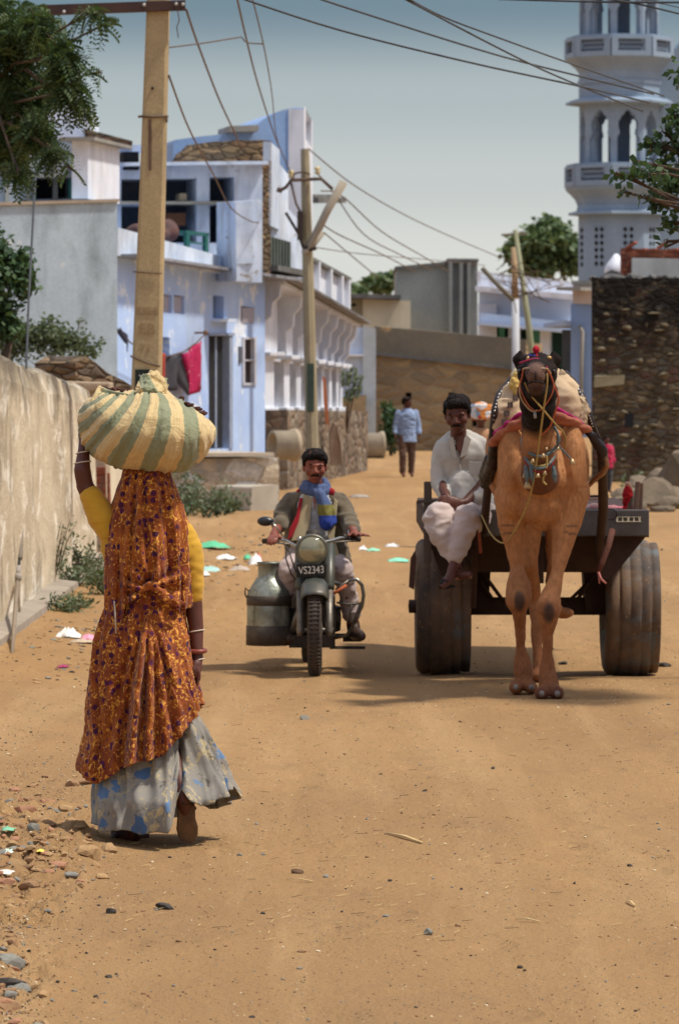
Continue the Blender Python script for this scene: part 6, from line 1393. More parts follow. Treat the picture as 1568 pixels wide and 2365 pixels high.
# ================================================================ CART DRIVER
def driver():
    Yd = 27.8; t = thing('person', 'moustached man in loose white shirt and trousers sitting with crossed ankles on the cart front', 'person', P(1075, 1185, 27.95))
    WHI = cloth('offwhite_cotton', (.50, .48, .44), (.40, .39, .37)); WHP = cloth('pinkish_cotton', (.55, .45, .42), (.44, .37, .35))
    q = P
    mb = MB(); mb.loft([(q(1080, 1185, 28), .15, .11), (q(1072, 1110, 27.9), .13, .10), (q(1066, 1050, 27.86), .17, .10), (q(1062, 1020, 27.85), .13, .08), (q(1060, 1008, 27.84), .06, .055)], 20); mb.limb([(q(1060, 1015, 27.84), .05), (q(1058, 990, 27.8), .048)])
    mb.limb([(q(1020, 1042, 27.86), .05), (q(1016, 1108, 27.84), .042), (q(1030, 1145, 27.66), .030)]); mb.limb([(q(1113, 1038, 27.86), .05), (q(1124, 1108, 27.84), .042), (q(1075, 1160, 27.62), .030), (q(1062, 1162, 27.6), .027)])
    fingers(mb, q(1030, 1148, 27.65), (.45, -.35, -.35), (.3, .2, -.5), (-.1, -.6, .8), 1.0, .9, -1); fingers(mb, q(1064, 1160, 27.6), (-1, -.2, .12), (0, -.3, -.8), (.1, -.9, .4), 1.0, .7, 1)
    mb.limb([(q(1050, 1185, 27.95), .06), (q(1010, 1198, 27.56), .04), (q(1050, 1300, 27.5), .036), (q(1057, 1318, 27.5), .034)]); mb.limb([(q(1108, 1185, 27.95), .06), (q(1076, 1202, 27.56), .04), (q(1050, 1300, 27.43), .034), (q(1042, 1325, 27.4), .033)])
    mb.limb([(q(1057, 1320, 27.5), .034), (q(1068, 1330, 27.42), .030), (q(1084, 1328, 27.38), .022)]); mb.limb([(q(1042, 1330, 27.4), .034), (q(1033, 1342, 27.34), .030), (q(1022, 1354, 27.28), .022)])
    fuse('body', mb, SKIND, t, .008, 2)
    head(t, q(1056, 957, 27.74), yaw=radians(-8), pitch=radians(16), sc=1.06, skin=SKIND, hair='full', roll=radians(-3))
    mb = MB(); mb.loft([(q(1082, 1190, 28.02), .175, .135), (q(1078, 1150, 27.95), .165, .13), (q(1072, 1100, 27.9), .165, .125), (q(1067, 1050, 27.87), .185, .12), (q(1063, 1022, 27.86), .15, .095), (q(1061, 1008, 27.85), .075, .065)], 28)
    mb.limb([(q(1024, 1040, 27.87), .064), (q(1016, 1085, 27.86), .060), (q(1017, 1118, 27.83), .056), (q(1028, 1140, 27.72), .042)], 16); mb.limb([(q(1110, 1036, 27.87), .064), (q(1122, 1085, 27.86), .060), (q(1124, 1118, 27.83), .056), (q(1100, 1150, 27.7), .045)], 16)
    mb.limb([(q(1070, 1120, 27.8), .10), (q(1072, 1160, 27.78), .12)], 16); mb.limb([(q(1026, 1034, 27.87), .055), (q(1048, 1012, 27.86), .05), (q(1074, 1010, 27.86), .05), (q(1108, 1030, 27.87), .055)], 14)
    o = fuse('shirt', mb, WHI, t, .008, 2, wr(.009, 9, .003, 34, (1.3, 1.3, .8)))
    # open collar and button line
    mb = MB()
    for a, b_, c_, d_ in (((1046, 1008), (1056, 1060), (1044, 1052), (1036, 1020)), ((1076, 1002), (1062, 1058), (1076, 1050), (1088, 1014))): mb.prism([q(a[0], a[1], 27.71), q(b_[0], b_[1], 27.72), q(c_[0], c_[1], 27.735), q(d_[0], d_[1], 27.735)], Vector((0, .012, 0)))
    build('collar', mb, WHI, t)
    mb = MB(); mb.prism([q(1049, 1008, 27.742), q(1074, 1004, 27.742), (q(1063, 1062, 27.735))], Vector((0, .02, 0))); build('bare_chest', mb, SKIND, t)
    mb = MB(); mb.tube([q(1062, 1060, 27.74), q(1064, 1100, 27.755), q(1060, 1160, 27.66)], .004, 5); build('button_band', mb, surf('seam_grey', (.34, .31, .28)), t)
    mb = MB(); mb.box(q(1098, 1082, 27.748), (.085, .006, .09)); build('pocket', mb, WHI, t, bevel=.004)
    mb = MB(); mb.limb([(q(1055, 1188, 27.95), .11), (q(1012, 1195, 27.56), .095), (q(1020, 1235, 27.52), .085), (q(1045, 1275, 27.50), .062), (q(1052, 1292, 27.5), .045)], 18); mb.limb([(q(1105, 1188, 27.95), .11), (q(1078, 1198, 27.54), .085), (q(1064, 1240, 27.48), .070), (q(1055, 1275, 27.45), .055), (q(1052, 1288, 27.44), .045)], 18)
    mb.limb([(q(1040, 1195, 27.75), .09), (q(1080, 1195, 27.75), .09)], 16)
    fuse('trousers', mb, WHP, t, .008, 2, wr(.012, 8, .005, 26, (.9, .9, 1.6)))
    mb = MB(); mb.prism([q(1012, 1352, 27.25), q(1040, 1350, 27.42), q(1042, 1356, 27.42), q(1014, 1362, 27.25)], Vector((.03, .06, -.005))); mb.tube([q(1018, 1350, 27.27), q(1024, 1340, 27.3), q(1034, 1346, 27.3)], .012, 6); o = build('sandal', mb, surf('black_sandal', (.02, .02, .022)), t, bevel=.004)
    mb = MB(); mb.prism([q(1052, 1335, 27.5), q(1090, 1330, 27.34), q(1090, 1336, 27.34), q(1052, 1341, 27.5)], Vector((.0, .07, -.005))); build('sandal', mb, surf('tan_sandal', (.25, .11, .07)), t, bevel=.004)
driver()
# ================================================================ RIDER
def rider():
    q = P; t = thing('person', 'moustached man riding a motorcycle in an open olive jacket and striped blue scarf', 'person', q(728, 1300, 28.6))
    JK = cloth('olive_jacket', (.135, .105, .065), (.095, .075, .05)); LIN = cloth('cream_lining', (.44, .36, .22), (.36, .29, .17)); RED = cloth('red_lining', (.36, .012, .02)); WH = cloth('white_kurta', (.52, .53, .55), (.42, .43, .46)); TR = cloth('pale_trousers', (.50, .40, .38), (.42, .34, .33))
    mb = MB(); mb.loft([(q(726, 1290, 28.62), .15, .12), (q(726, 1220, 28.56), .14, .11), (q(727, 1165, 28.52), .19, .11), (q(727, 1140, 28.5), .13, .08), (q(727, 1128, 28.48), .06, .055)], 20); mb.limb([(q(727, 1135, 28.48), .05), (q(727, 1110, 28.44), .048)])
    mb.limb([(q(676, 1165, 28.54), .036), (q(648, 1205, 28.38), .034), (q(632, 1238, 28.12), .030)]); mb.limb([(q(778, 1165, 28.54), .036), (q(806, 1200, 28.40), .034), (q(818, 1232, 28.16), .029)])
    fingers(mb, q(632, 1238, 28.14), (-.05, -1, -.12), (1, 0, .1), (0, -.15, 1), 1.05, 1.1, 1)
    fingers(mb, q(818, 1234, 28.16), (.42, -1, .02), (1, .3, -.1), (0, -.1, 1), 1.05, .15, -1, .22)
    mb.limb([(q(695, 1290, 28.55), .09), (q(668, 1322, 28.24), .042), (q(668, 1430, 28.42), .04), (q(672, 1455, 28.42), .036)]); mb.limb([(q(756, 1290, 28.55), .09), (q(790, 1322, 28.22), .042), (q(812, 1425, 28.38), .04), (q(815, 1450, 28.40), .036)])
    fuse('body', mb, surf('reddish_brown_skin', (.24, .065, .036), (.18, .048, .028), 12, .5, spec=.4), t, .008, 2)
    head(t, q(727, 1078, 28.42), yaw=radians(3), pitch=radians(8), sc=1.0, skin=surf('reddish_face_skin', (.27, .075, .042), (.19, .052, .03), 12, .5, spec=.4), hair='full')
    # white shirt front
    mb = MB(); mb.loft([(q(727, 1300, 28.60), .15, .14), (q(727, 1230, 28.54), .15, .13), (q(727, 1165, 28.50), .16, .125), (q(727, 1140, 28.48), .12, .09)], 24); fuse('shirt', mb, WH, t, .009, 2, wr(.007, 12))
    # lining panels
    for pts, m, dy in (([(700, 1140), (722, 1150), (716, 1200), (708, 1245), (672, 1250), (690, 1200), (698, 1160)], LIN, 28.385), ([(692, 1150), (699, 1150), (690, 1205), (676, 1238), (664, 1248), (668, 1222), (684, 1190)], RED, 28.37), ([(772, 1150), (780, 1158), (772, 1240), (788, 1300), (774, 1290), (756, 1235), (766, 1190)], LIN, 28.40)):
        mb = MB(); mb.prism([q(x, y, dy - .0006 * (y - 1140)) for x, y in pts], Vector((0, .03, 0))); build('jacket_lining', mb, m, t, bevel=.004)
    # jacket: back, sides and sleeves
    mb = MB()
    for s, x in ((-1, 690), (1, 768)): 
        mb.loft([(q(x + s * 6, 1255, 28.62), .075, .15), (q(x + s * 4, 1210, 28.58), .075, .14), (q(x, 1165, 28.54), .085, .13), (q(x - s * 8, 1142, 28.52), .07, .10), (q(x - s * 18, 1130, 28.51), .05, .07)], 20)
    mb.loft([(q(728, 1290, 28.70), .20, .08), (q(728, 1200, 28.64), .20, .08), (q(727, 1145, 28.58), .16, .07)], 20)
    mb.limb([(q(676, 1160, 28.54), .066), (q(658, 1180, 28.48), .061), (q(648, 1206, 28.38), .055), (q(644, 1214, 28.30), .052)], 18); mb.limb([(q(780, 1160, 28.54), .066), (q(797, 1185, 28.48), .060), (q(808, 1208, 28.38), .054), (q(815, 1224, 28.26), .046)], 18)
    mb.limb([(q(775, 1250, 28.52), .06), (q(792, 1285, 28.42), .05), (q(800, 1302, 28.36), .03)], 14)
    fuse('jacket', mb, JK, t, .009, 2, wr(.010, 10, .003, 36, (1, 1, 1.6)))
    mb = MB(); mb.ball(q(764, 1136, 28.43), (.03, .02, .028), 10, 8); mb.limb([(q(688, 1134, 28.45), .012), (q(700, 1128, 28.46), .012)]); fuse('red_collar_tip', mb, RED, t, .006, 2)
    # scarf
    m, nt, b = newmat('striped_scarf'); co = objco(nt); sp = nt.nodes.new('ShaderNodeSeparateXYZ'); nt.links.new(co, sp.inputs[0]); 
    zb = q(0, 1165, 28.37).z - q(0, 1300, 28.6).z; zc = q(0, 1190, 28.37).z - q(0, 1300, 28.6).z
    col = mixc(nt, ramp(nt, nz(nt, co, 30, 4), .3, .7), (.045, .075, .18), (.09, .13, .26))
    f1 = math_(nt, 'LESS_THAN', sp.outputs['Z'], zb); f2 = math_(nt, 'LESS_THAN', sp.outputs['Z'], zc); col = mixc(nt, f1, col, (.17, .15, .03)); col = mixc(nt, f2, col, (.02, .05, .30))
    nt.links.new(col, b.inputs['Base Color']); b.inputs['Roughness'].default_value = .9
    mb = MB(); c = q(728, 1128, 28.46)
    for r, dz, rr in ((.074, .0, .026), (.068, .026, .022), (.078, -.018, .018)): mb.tube([c + Vector((r * cos(a) * 1.02, r * sin(a) * .95, dz + .010 * sin(a * 2) + .014 * sin(a))) for a in [2 * pi * k / 24 for k in range(25)]], rr, 10, caps=False)
    mb.limb([(q(738, 1140, 28.37), .032), (q(746, 1160, 28.35), .034), (q(750, 1185, 28.345), .040), (q(754, 1208, 28.345), .044)], 14); mb.limb([(q(744, 1150, 28.37), .03), (q(762, 1180, 28.36), .028), (q(766, 1205, 28.36), .028)], 12)
    fuse('scarf', mb, m, t, .007, 1, wr(.008, 26, .003, 60, (1, 1, .4)), loc=q(728, 1300, 28.6))
    mb = MB(); mb.prism([q(722, 1148, 28.375), q(732, 1148, 28.37), q(726, 1178, 28.365)], Vector((0, .02, 0))); build('bare_chest', mb, SKIN, t)
    mb = MB(); mb.limb([(q(700, 1292, 28.56), .11), (q(668, 1318, 28.24), .070), (q(668, 1380, 28.34), .060), (q(669, 1425, 28.42), .060)], 16); mb.limb([(q(752, 1292, 28.56), .10), (q(790, 1318, 28.22), .068), (q(803, 1370, 28.32), .058), (q(812, 1418, 28.37), .056)], 16)
    fuse('trousers', mb, TR, t, .009, 2, wr(.010, 11, .004, 34, (1, 1, 1.4)))
    mb = MB(); mb.limb([(q(815, 1440, 28.42), .045), (q(818, 1462, 28.36), .045), (q(828, 1468, 28.22), .042), (q(834, 1470, 28.14), .032)], 12); fuse('shoe', mb, surf('brown_shoe', (.06, .035, .025), None, 9, .5), t, .007, 2)
    mb = MB(); mb.limb([(q(672, 1450, 28.46), .045), (q(670, 1472, 28.36), .045), (q(668, 1476, 28.2), .04)], 12); fuse('shoe', mb, surf('brown_shoe2', (.06, .035, .025), None, 9, .5), t, .007, 2)
    mb = MB(); c = q(815, 1230, 28.2); mb.tube([c + Vector((.030 * cos(a), .014 * sin(a), .030 * sin(a))) for a in [2 * pi * k / 16 for k in range(17)]], .005, 6, caps=False); mb.box(c + Vector((.01, -.02, .028)), (.03, .02, .012)); build('wristwatch', mb, surf('steel', (.6, .6, .6), None, 5, .3, metal=.9), t)
rider()
# ================================================================ FAR PEOPLE
def standing(name_lbl, px, Y, h, shirt, trous, skin, yaw=0, hair='short', turban=None, stride=.0, head_yaw=0, arms=.12, cat='person', wide=1.0):
    b_ = GY(px, Y); k = h / 1.68; t = thing('person', name_lbl, 'person', b_); R = Matrix.Rotation(yaw, 3, 'Z')
    W = lambda x, y, z: b_ + R @ Vector((x * k * wide, y * k, z * k))
    mb = MB(); mb.loft([(W(0, 0, .86), .15 * k, .10 * k), (W(0, 0, 1.1), .13 * k, .09 * k), (W(0, 0, 1.32), .17 * k, .10 * k), (W(0, 0, 1.42), .06 * k, .06 * k)], 16); mb.limb([(W(0, 0, 1.4), .05 * k), (W(0, -.01, 1.5), .048 * k)])
    for s in (-1, 1):
        mb.limb([(W(.19 * s, 0, 1.34), .05 * k), (W(.24 * s, .02, 1.08), .04 * k), (W(.25 * s, -.05, .86), .028 * k)]); fingers(mb, W(.25 * s, -.05, .86), (0, -.1, -1), (0, 1, 0), (s, 0, 0), k, .3, -1)
        mb.limb([(W(.09 * s, 0, .85), .08 * k), (W(.10 * s, -.03 + stride * s, .46), .055 * k), (W(.10 * s, .02 + stride * s * 1.4, .09), .04 * k), (W(.10 * s, -.12 + stride * s * 1.4, .04), .035 * k)])
    fuse('body', mb, skin, t, .012, 1)
    head(t, W(0, -.02, 1.57), yaw=yaw + head_yaw, sc=k * 1.0, skin=skin, hair=hair if not turban else None, moustache=False)
    mb = MB(); mb.loft([(W(0, 0, .74), .21 * k, .14 * k), (W(0, 0, 1.0), .175 * k, .125 * k), (W(0, 0, 1.3), .20 * k, .12 * k), (W(0, 0, 1.40), .12 * k, .09 * k), (W(0, 0, 1.44), .07 * k, .065 * k)], 20)
    for s in (-1, 1): mb.limb([(W(.18 * s, 0, 1.35), .065 * k), (W(.24 * s, .02, 1.08), .06 * k), (W(.25 * s, -.03, .94), .05 * k)])
    fuse('shirt', mb, shirt, t, .013, 1, wr(.010, 9))
    if trous:
        mb = MB()
        for s in (-1, 1): mb.limb([(W(.09 * s, 0, .84), .11 * k), (W(.10 * s, -.03 + stride * s, .46), .08 * k), (W(.10 * s, .02 + stride * s * 1.4, .12), .065 * k)])
        fuse('trousers', mb, trous, t, .013, 1, wr(.008, 9))
    if turban:
        mb = MB(); mb.ball(W(0, .0, 1.64), (.135 * k, .15 * k, .12 * k), 16, 12)
        for i in range(4): mb.tube([W(.13 * cos(a), .14 * sin(a), 1.60 + .03 * i + .02 * sin(a + i)) for a in [2 * pi * j / 20 for j in range(21)]], .03 * k, 8, caps=False)
        fuse('turban', mb, turban, t, .012, 1, wr(.006, 20))
    return t
standing('man in a light blue shirt and brown trousers standing far up the dirt street', 940, 88.5, 1.64, cloth('light_blue_shirt', (.30, .40, .62), (.24, .33, .54)), cloth('brown_trousers', (.13, .075, .055)), SKIND, yaw=radians(8), head_yaw=radians(55), stride=.05)
tm, nt, b = newmat('flowered_turban'); co = objco(nt); v = nt.nodes.new('ShaderNodeTexVoronoi'); v.inputs['Scale'].default_value = 14; nt.links.new(co, v.inputs['Vector']); sp = nt.nodes.new('ShaderNodeSeparateColor'); nt.links.new(v.outputs['Color'], sp.inputs[0]); r = nt.nodes.new('ShaderNodeValToRGB'); r.color_ramp.interpolation = 'CONSTANT'
for i, c in enumerate([(.6, .6, .62), (.2, .3, .42), (.6, .22, .05), (.45, .05, .05), (.5, .52, .55)]):
    if i > 1: r.color_ramp.elements.new(i / 5)
    r.color_ramp.elements[i].position = i / 5; r.color_ramp.elements[i].color = c + (1,)
nt.links.new(sp.outputs[0], r.inputs['Fac']); nt.links.new(r.outputs['Color'], b.inputs['Base Color']); b.inputs['Roughness'].default_value = .9
standing('person with a flower-patterned head wrap walking behind the camel cart driver', 1110, 50, 1.60, cloth('tan_shawl', (.40, .22, .12)), cloth('grey_dhoti', (.4, .38, .35)), SKIND, turban=tm)
standing('child in a magenta top standing by the foot of the rubble stone house', 1400, 75, 1.0, cloth('magenta_top', (.42, .01, .06)), cloth('dark_shorts', (.05, .05, .06)), SKIND, yaw=radians(30))
# ================================================================ CAMEL
def camel():
    t = thing('camel', 'tan camel with dark face and bead necklaces, harnessed to the cart and walking forward', 'camel', P(1250, 1590, 26.0))
    q = P; mb = MB(); X = (1253 - CX) * 26e-4; xd, zd = Vector((1, 0, 0)), Vector((0, 0, 1))
    def rg(Y, cz, rx, rz, dx=0): return (Vector((X + dx, Y, cz)), rx, rz, xd, zd)
    mb.loft([rg(25.80, 1.30, .09, .10), rg(25.85, 1.31, .17, .17), rg(25.93, 1.32, .225, .235), rg(26.05, 1.335, .262, .30), rg(26.2, 1.345, .280, .335), rg(26.5, 1.35, .30, .35), rg(26.8, 1.37, .32, .35), rg(27.1, 1.42, .30, .31), rg(27.4, 1.45, .25, .26), rg(27.6, 1.44, .15, .16), rg(27.66, 1.44, .06, .06)], 32)
    mb.ball((X, 26.9, 1.74), (.19, .42, .24), 20, 14)
    # shoulder and chest muscle
    for px, s in ((1180, -1), (1322, 1)):
        mb.ball(q(px - s * 2, 1075, 25.98), (.085, .17, .27), 16, 12); mb.ball(q(px + s * -4, 1150, 25.98), (.095, .14, .14), 16, 12)
    mb.ball(q(1250, 1165, 25.92), (.15, .12, .13), 16, 12); mb.ball(q(1250, 1205, 25.95), (.07, .08, .06), 12, 8)
    # neck: down from the chest and up to the head
    mb.limb([(q(1250, 1065, 26.05), .20), (q(1248, 1092, 25.82), .135), (q(1247, 1100, 25.62), .112), (q(1246, 1062, 25.50), .105), (q(1245, 1015, 25.44), .101), (q(1243, 965, 25.38), .098), (q(1241, 915, 25.30), .092), (q(1240, 868, 25.28), .088)], 20)
    # head
    mb.ball(q(1239, 845, 25.26), (.098, .12, .085), 20, 14); mb.ball(q(1239, 866, 25.20), (.118, .10, .090), 20, 14)
    mb.ball(q(1240, 905, 25.22), (.120, .10, .10), 18, 12); mb.ball(q(1240, 938, 25.24), (.108, .095, .09), 18, 12); mb.ball(q(1242, 966, 25.29), (.085, .08, .065), 16, 10)
    mb.limb([(q(1238, 852, 25.18), .078), (q(1237, 862, 25.02), .062), (q(1236, 866, 24.90), .054)], 18); mb.limb([(q(1229, 872, 24.89), .034), (q(1227, 862, 24.90), .03)]); mb.limb([(q(1244, 872, 24.89), .034), (q(1245, 862, 24.90), .03)])
    mb.limb([(q(1238, 905, 25.12), .066), (q(1237, 897, 24.98), .046), (q(1237, 892, 24.90), .036)], 16); mb.limb([(q(1225, 889, 24.905), .020), (q(1237, 892, 24.885), .024), (q(1249, 889, 24.905), .020)])
    for s in (-1, 1):
        mb.ball(q(1239 + s * 36, 852, 25.20), (.030, .045, .030), 12, 8)        # brow
        e0 = q(1239 + s * 36, 850, 25.30); e1 = q(1239 + s * 43, 830, 25.29); e2 = q(1239 + s * 37, 812, 25.28); mb.limb([(e0, .030), (e1, .036), (e2, .014)], 12)
    # fore legs
    mb.limb([(q(1182, 1150, 26.02), .115), (q(1184, 1210, 26.02), .088), (q(1190, 1265, 26.03), .062), (q(1195, 1312, 26.02), .044), (q(1197, 1348, 25.99), .072), (q(1197, 1383, 25.95), .080), (q(1199, 1416, 25.98), .042), (q(1201, 1445, 26.05), .031), (q(1202, 1492, 26.10), .030), (q(1206, 1522, 26.11), .052), (q(1209, 1555, 26.08), .060)], 16)
    mb.limb([(q(1318, 1140, 25.96), .115), (q(1309, 1205, 25.92), .092), (q(1298, 1262, 25.88), .060), (q(1286, 1322, 25.83), .042), (q(1273, 1375, 25.78), .058), (q(1267, 1405, 25.73), .078), (q(1265, 1432, 25.75), .060), (q(1264, 1465, 25.77), .034), (q(1264, 1510, 25.79), .032), (q(1264, 1550, 25.80), .050), (q(1268, 1582, 25.76), .060)], 16)
    for fx, Y, py in ((1209, 26.05, 1588), (1269, 25.72, 1602)):
        mb.ball(q(fx, py - 10, Y + .02), (.062, .10, .045), 14, 10); 
        for s in (-1, 1): mb.ball(q(fx + s * 18, py, Y - .05), (.042, .085, .042), 14, 10)
    # hind legs
    mb.limb([(q(1205, 1150, 27.25), .15), (q(1218, 1215, 27.2), .10), (q(1222, 1300, 27.15), .055), (q(1230, 1360, 27.35), .046), (q(1233, 1388, 27.40), .046), (q(1237, 1440, 27.33), .032), (q(1241, 1510, 27.25), .030), (q(1243, 1545, 27.22), .040)], 14); mb.ball(q(1243, 1560, 27.15), (.07, .11, .04), 12, 8)
    mb.limb([(q(1300, 1150, 27.3), .15), (q(1292, 1220, 27.25), .10), (q(1284, 1300, 27.25), .055), (q(1274, 1365, 27.5), .045), (q(1280, 1398, 27.62), .034), (q(1292, 1412, 27.75), .032)], 14); mb.ball(q(1300, 1416, 27.78), (.07, .05, .035), 12, 8)
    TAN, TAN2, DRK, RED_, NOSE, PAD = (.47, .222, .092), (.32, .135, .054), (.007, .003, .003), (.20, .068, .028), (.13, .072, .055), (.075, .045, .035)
    mixv = lambda a, b_, k: tuple(p + (r_ - p) * k for p, r_ in zip(a, b_))
    def col(c):
        px = CX + c.x / c.y * F; py = HY - (c.z - CH) / c.y * F
        n = noise.noise(c * 6) * .5 + .5; base = mixv(TAN, TAN2, n * .7)
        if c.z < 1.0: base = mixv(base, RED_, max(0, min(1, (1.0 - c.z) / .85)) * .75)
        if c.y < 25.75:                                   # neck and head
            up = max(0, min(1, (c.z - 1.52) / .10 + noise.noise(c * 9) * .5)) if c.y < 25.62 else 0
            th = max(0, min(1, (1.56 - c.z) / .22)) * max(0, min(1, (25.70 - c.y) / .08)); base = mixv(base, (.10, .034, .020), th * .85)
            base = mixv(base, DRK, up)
            if c.y < 25.06 and abs(c.x - q(1236, 0, 24.95).x) < .058 and c.z > 1.855: base = mixv(base, NOSE, max(0, min(1, (25.06 - c.y) / .06)))
            if c.y < 24.96 and c.z < 1.865: base = mixv(base, (.09, .045, .038), .6)
        if 26.3 > c.y > 25.7:
            for lx, ly, sl in ((1172, 1213, .05), (1175, 1232, -.12), (1322, 1216, .1), (1318, 1232, .2)):
                if abs(px - lx) < 15 and abs(py - ly - (px - lx) * sl) < 2.0: base = mixv(base, PAD, .75)
        for kx, ky, kY in ((1199, 1388, 25.97), (1267, 1415, 25.75)):
            k = q(kx, ky, kY - .05); d = sqrt(((c.x - k.x) / .034) ** 2 + ((c.z - k.z) / .065) ** 2)
            if abs(c.y - k.y) < .09 and c.y < kY + .02: base = mixv(PAD, base, max(0, min(1, (d - .7) / .5)))
        return base
    m, nt, b = newmat('camel_fur'); a = nt.nodes.new('ShaderNodeAttribute'); a.attribute_name = 'Col'; co = objco(nt)
    cc = mixc(nt, .35, a.outputs['Color'], ramp(nt, nz(nt, co, 55, 5, .7, stretch=(1, 1, .35)), .25, .75), 'OVERLAY'); cc = mixc(nt, math_(nt, 'MULTIPLY', ramp(nt, nz(nt, co, 7, 6, .7, .6), .45, .7), .35), cc, mixc(nt, .5, cc, (.10, .05, .03))); nt.links.new(cc, b.inputs['Base Color']); b.inputs['Roughness'].default_value = .8; b.inputs['Sheen Weight'].default_value = .0; b.inputs['Specular IOR Level'].default_value = .2
    bump(nt, b, math_(nt, 'ADD', nz(nt, co, 240, 3, stretch=(1, 1, .3)), math_(nt, 'MULTIPLY', nz(nt, co, 30, 6, .7, stretch=(1, 1, .5)), 1.2)), .008, .8)
    def dsp(c, n):
        d = .009 * noise.noise(c * 6) + .003 * noise.noise(c * 18) + .0025 * noise.noise(Vector((c.x * 60, c.y * 60, c.z * 22)))
        if c.z > 1.25 and c.y > 25.8: d += .010 * (1 - 2.5 * abs(noise.noise(Vector((c.x * 7, c.y * 3, c.z * 1.8)))))
        return d
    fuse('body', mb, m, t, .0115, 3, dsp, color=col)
    # mouth line, nostrils, eyes, claws
    mb = MB(); mb.tube([q(1219, 886, 24.885), q(1228, 881, 24.845), q(1237, 882, 24.835), q(1247, 881, 24.845), q(1256, 886, 24.885)], .0055, 6); build('mouth', mb, surf('mouth_dark', (.008, .004, .004)), t)
    mb = MB()
    mb.tube([q(1237, 858, 24.845), q(1237, 868, 24.84), q(1237, 880, 24.845)], .0045, 6); build('lip_cleft', mb, surf('cleft_dark', (.02, .01, .01)), t)
    for s in (-1, 1):
        mb = MB(); mb.tube([q(1237 + s * 15, 852, 24.88), q(1237 + s * 19, 862, 24.89), q(1237 + s * 18, 868, 24.90)], .006, 6); build('nostril', mb, surf('nostril_dark', (.006, .003, .003)), t)
        mb = MB(); mb.ball(q(1239 + s * 40, 857, 25.15), (.016, .016, .014), 12, 8); build('eye', mb, surf('eye_black', (.01, .006, .005), None, 5, .12, spec=.8), t)
    CL = surf('claw_horn', (.24, .21, .18), (.15, .13, .11), 20, .5)
    for fx, Y, py in ((1209, 26.05, 1584), (1269, 25.72, 1599)):
        for s in (-1, 1): mb = MB(); mb.ball(q(fx + s * 18, py + 4, Y - .118), (.017, .022, .020), 10, 8); build('claw', mb, CL, t)
    # bridle and reins
    OR = surf('orange_cord', (.50, .13, .06), (.38, .09, .05), 40, .8); BG = surf('beige_rope', (.46, .32, .19), (.34, .24, .14), 60, .85); YR = surf('yellow_rope', (.40, .28, .09), (.3, .2, .07), 60, .85)
    def cord(name, pts, r, m_, par=t):
        P3 = [q(*p) for p in pts]; out = []; n = len(P3)
        for i in range(n - 1):
            p0, p1, p2, p3 = P3[max(0, i - 1)], P3[i], P3[i + 1], P3[min(n - 1, i + 2)]
            for j in range(6): u = j / 6; out.append(.5 * ((2 * p1) + (p2 - p0) * u + (2 * p0 - 5 * p1 + 4 * p2 - p3) * u * u + (3 * p1 - p0 - 3 * p2 + p3) * u ** 3))
        out.append(P3[-1]); b2 = MB(); b2.tube(out, r, 6); return build(name, b2, m_, par)
    cord('noseband', [(1207, 853, 25.02), (1214, 850, 24.95), (1237, 850, 24.905), (1262, 851, 24.95), (1272, 862, 25.05)], .0045, BG)
    cord('cheek_cord', [(1208, 852, 25.0), (1206, 868, 25.06), (1200, 890, 25.08), (1199, 905, 25.10)], .005, OR)
    cord('cheek_cord', [(1262, 852, 24.96), (1272, 868, 25.04), (1279, 888, 25.08), (1290, 920, 25.12), (1284, 945, 25.15), (1270, 985, 25.26), (1250, 1004, 25.32)], .0055, OR)
    cord('chin_cord', [(1279, 886, 25.06), (1276, 905, 25.06), (1266, 925, 25.07), (1250, 945, 25.10), (1237, 948, 25.13), (1222, 938, 25.10), (1207, 912, 25.08), (1200, 890, 25.08)], .004, OR)
    cord('jaw_rope', [(1202, 880, 25.08), (1200, 905, 25.08), (1206, 925, 25.09), (1222, 945, 25.11), (1234, 950, 25.12), (1240, 946, 25.12)], .0045, BG)
    cord('brow_cord', [(1200, 838, 25.17), (1218, 832, 25.12), (1240, 828, 25.11), (1256, 838, 25.12), (1264, 850, 25.08)], .005, surf('magenta_cord', (.45, .03, .10), None, 30))
    cord('rein', [(1212, 884, 24.95), (1226, 912, 25.0), (1256, 948, 25.02), (1285, 982, 25.1), (1302, 1000, 25.25), (1306, 1018, 25.4), (1304, 1036, 25.5)], .0050, YR)
    cord('lead_rope', [(1263, 862, 24.95), (1263, 890, 24.95), (1256, 940, 25.0), (1248, 1000, 25.15), (1240, 1060, 25.32), (1229, 1125, 25.42), (1212, 1180, 25.6), (1180, 1240, 25.85), (1160, 1254, 26.2), (1135, 1235, 26.6), (1112, 1190, 27.0)], .0055, YR)
    mb = MB(); mb.tube([q(1235, 952, 25.10), q(1236, 966, 25.10)], .008, 8); build('chin_tag', mb, surf('tag_grey', (.3, .28, .28), None, 5, .4), t)
    mb = MB(); mb.ball(q(1238, 807, 25.2), (.021, .021, .024), 14, 10); mb.limb([(q(1238, 812, 25.2), .008), (q(1241, 826, 25.18), .008)]); fuse('pompom', mb, surf('crimson_wool', (.42, .01, .03), (.3, .01, .02), 90), t, .005, 1, lambda c, n: .004 * noise.noise(c * 180))
    mb = MB(); mb.limb([(q(1222, 822, 25.2), .012), (q(1236, 822, 25.19), .010)]); build('blue_ribbon', mb, surf('violet_ribbon', (.06, .05, .22)), t)
    mb = MB(); mb.ball(q(1268, 826, 25.2), (.016, .014, .012), 10, 8); mb.ball(q(1219, 828, 25.19), (.010, .010, .016), 10, 8); mb.ball(q(1224, 842, 25.12), (.012, .01, .010), 10, 8); build('brass_ornament', mb, surf('brass', (.50, .32, .12), None, 30, .45, metal=.5), t)['kind'] = 'stuff'
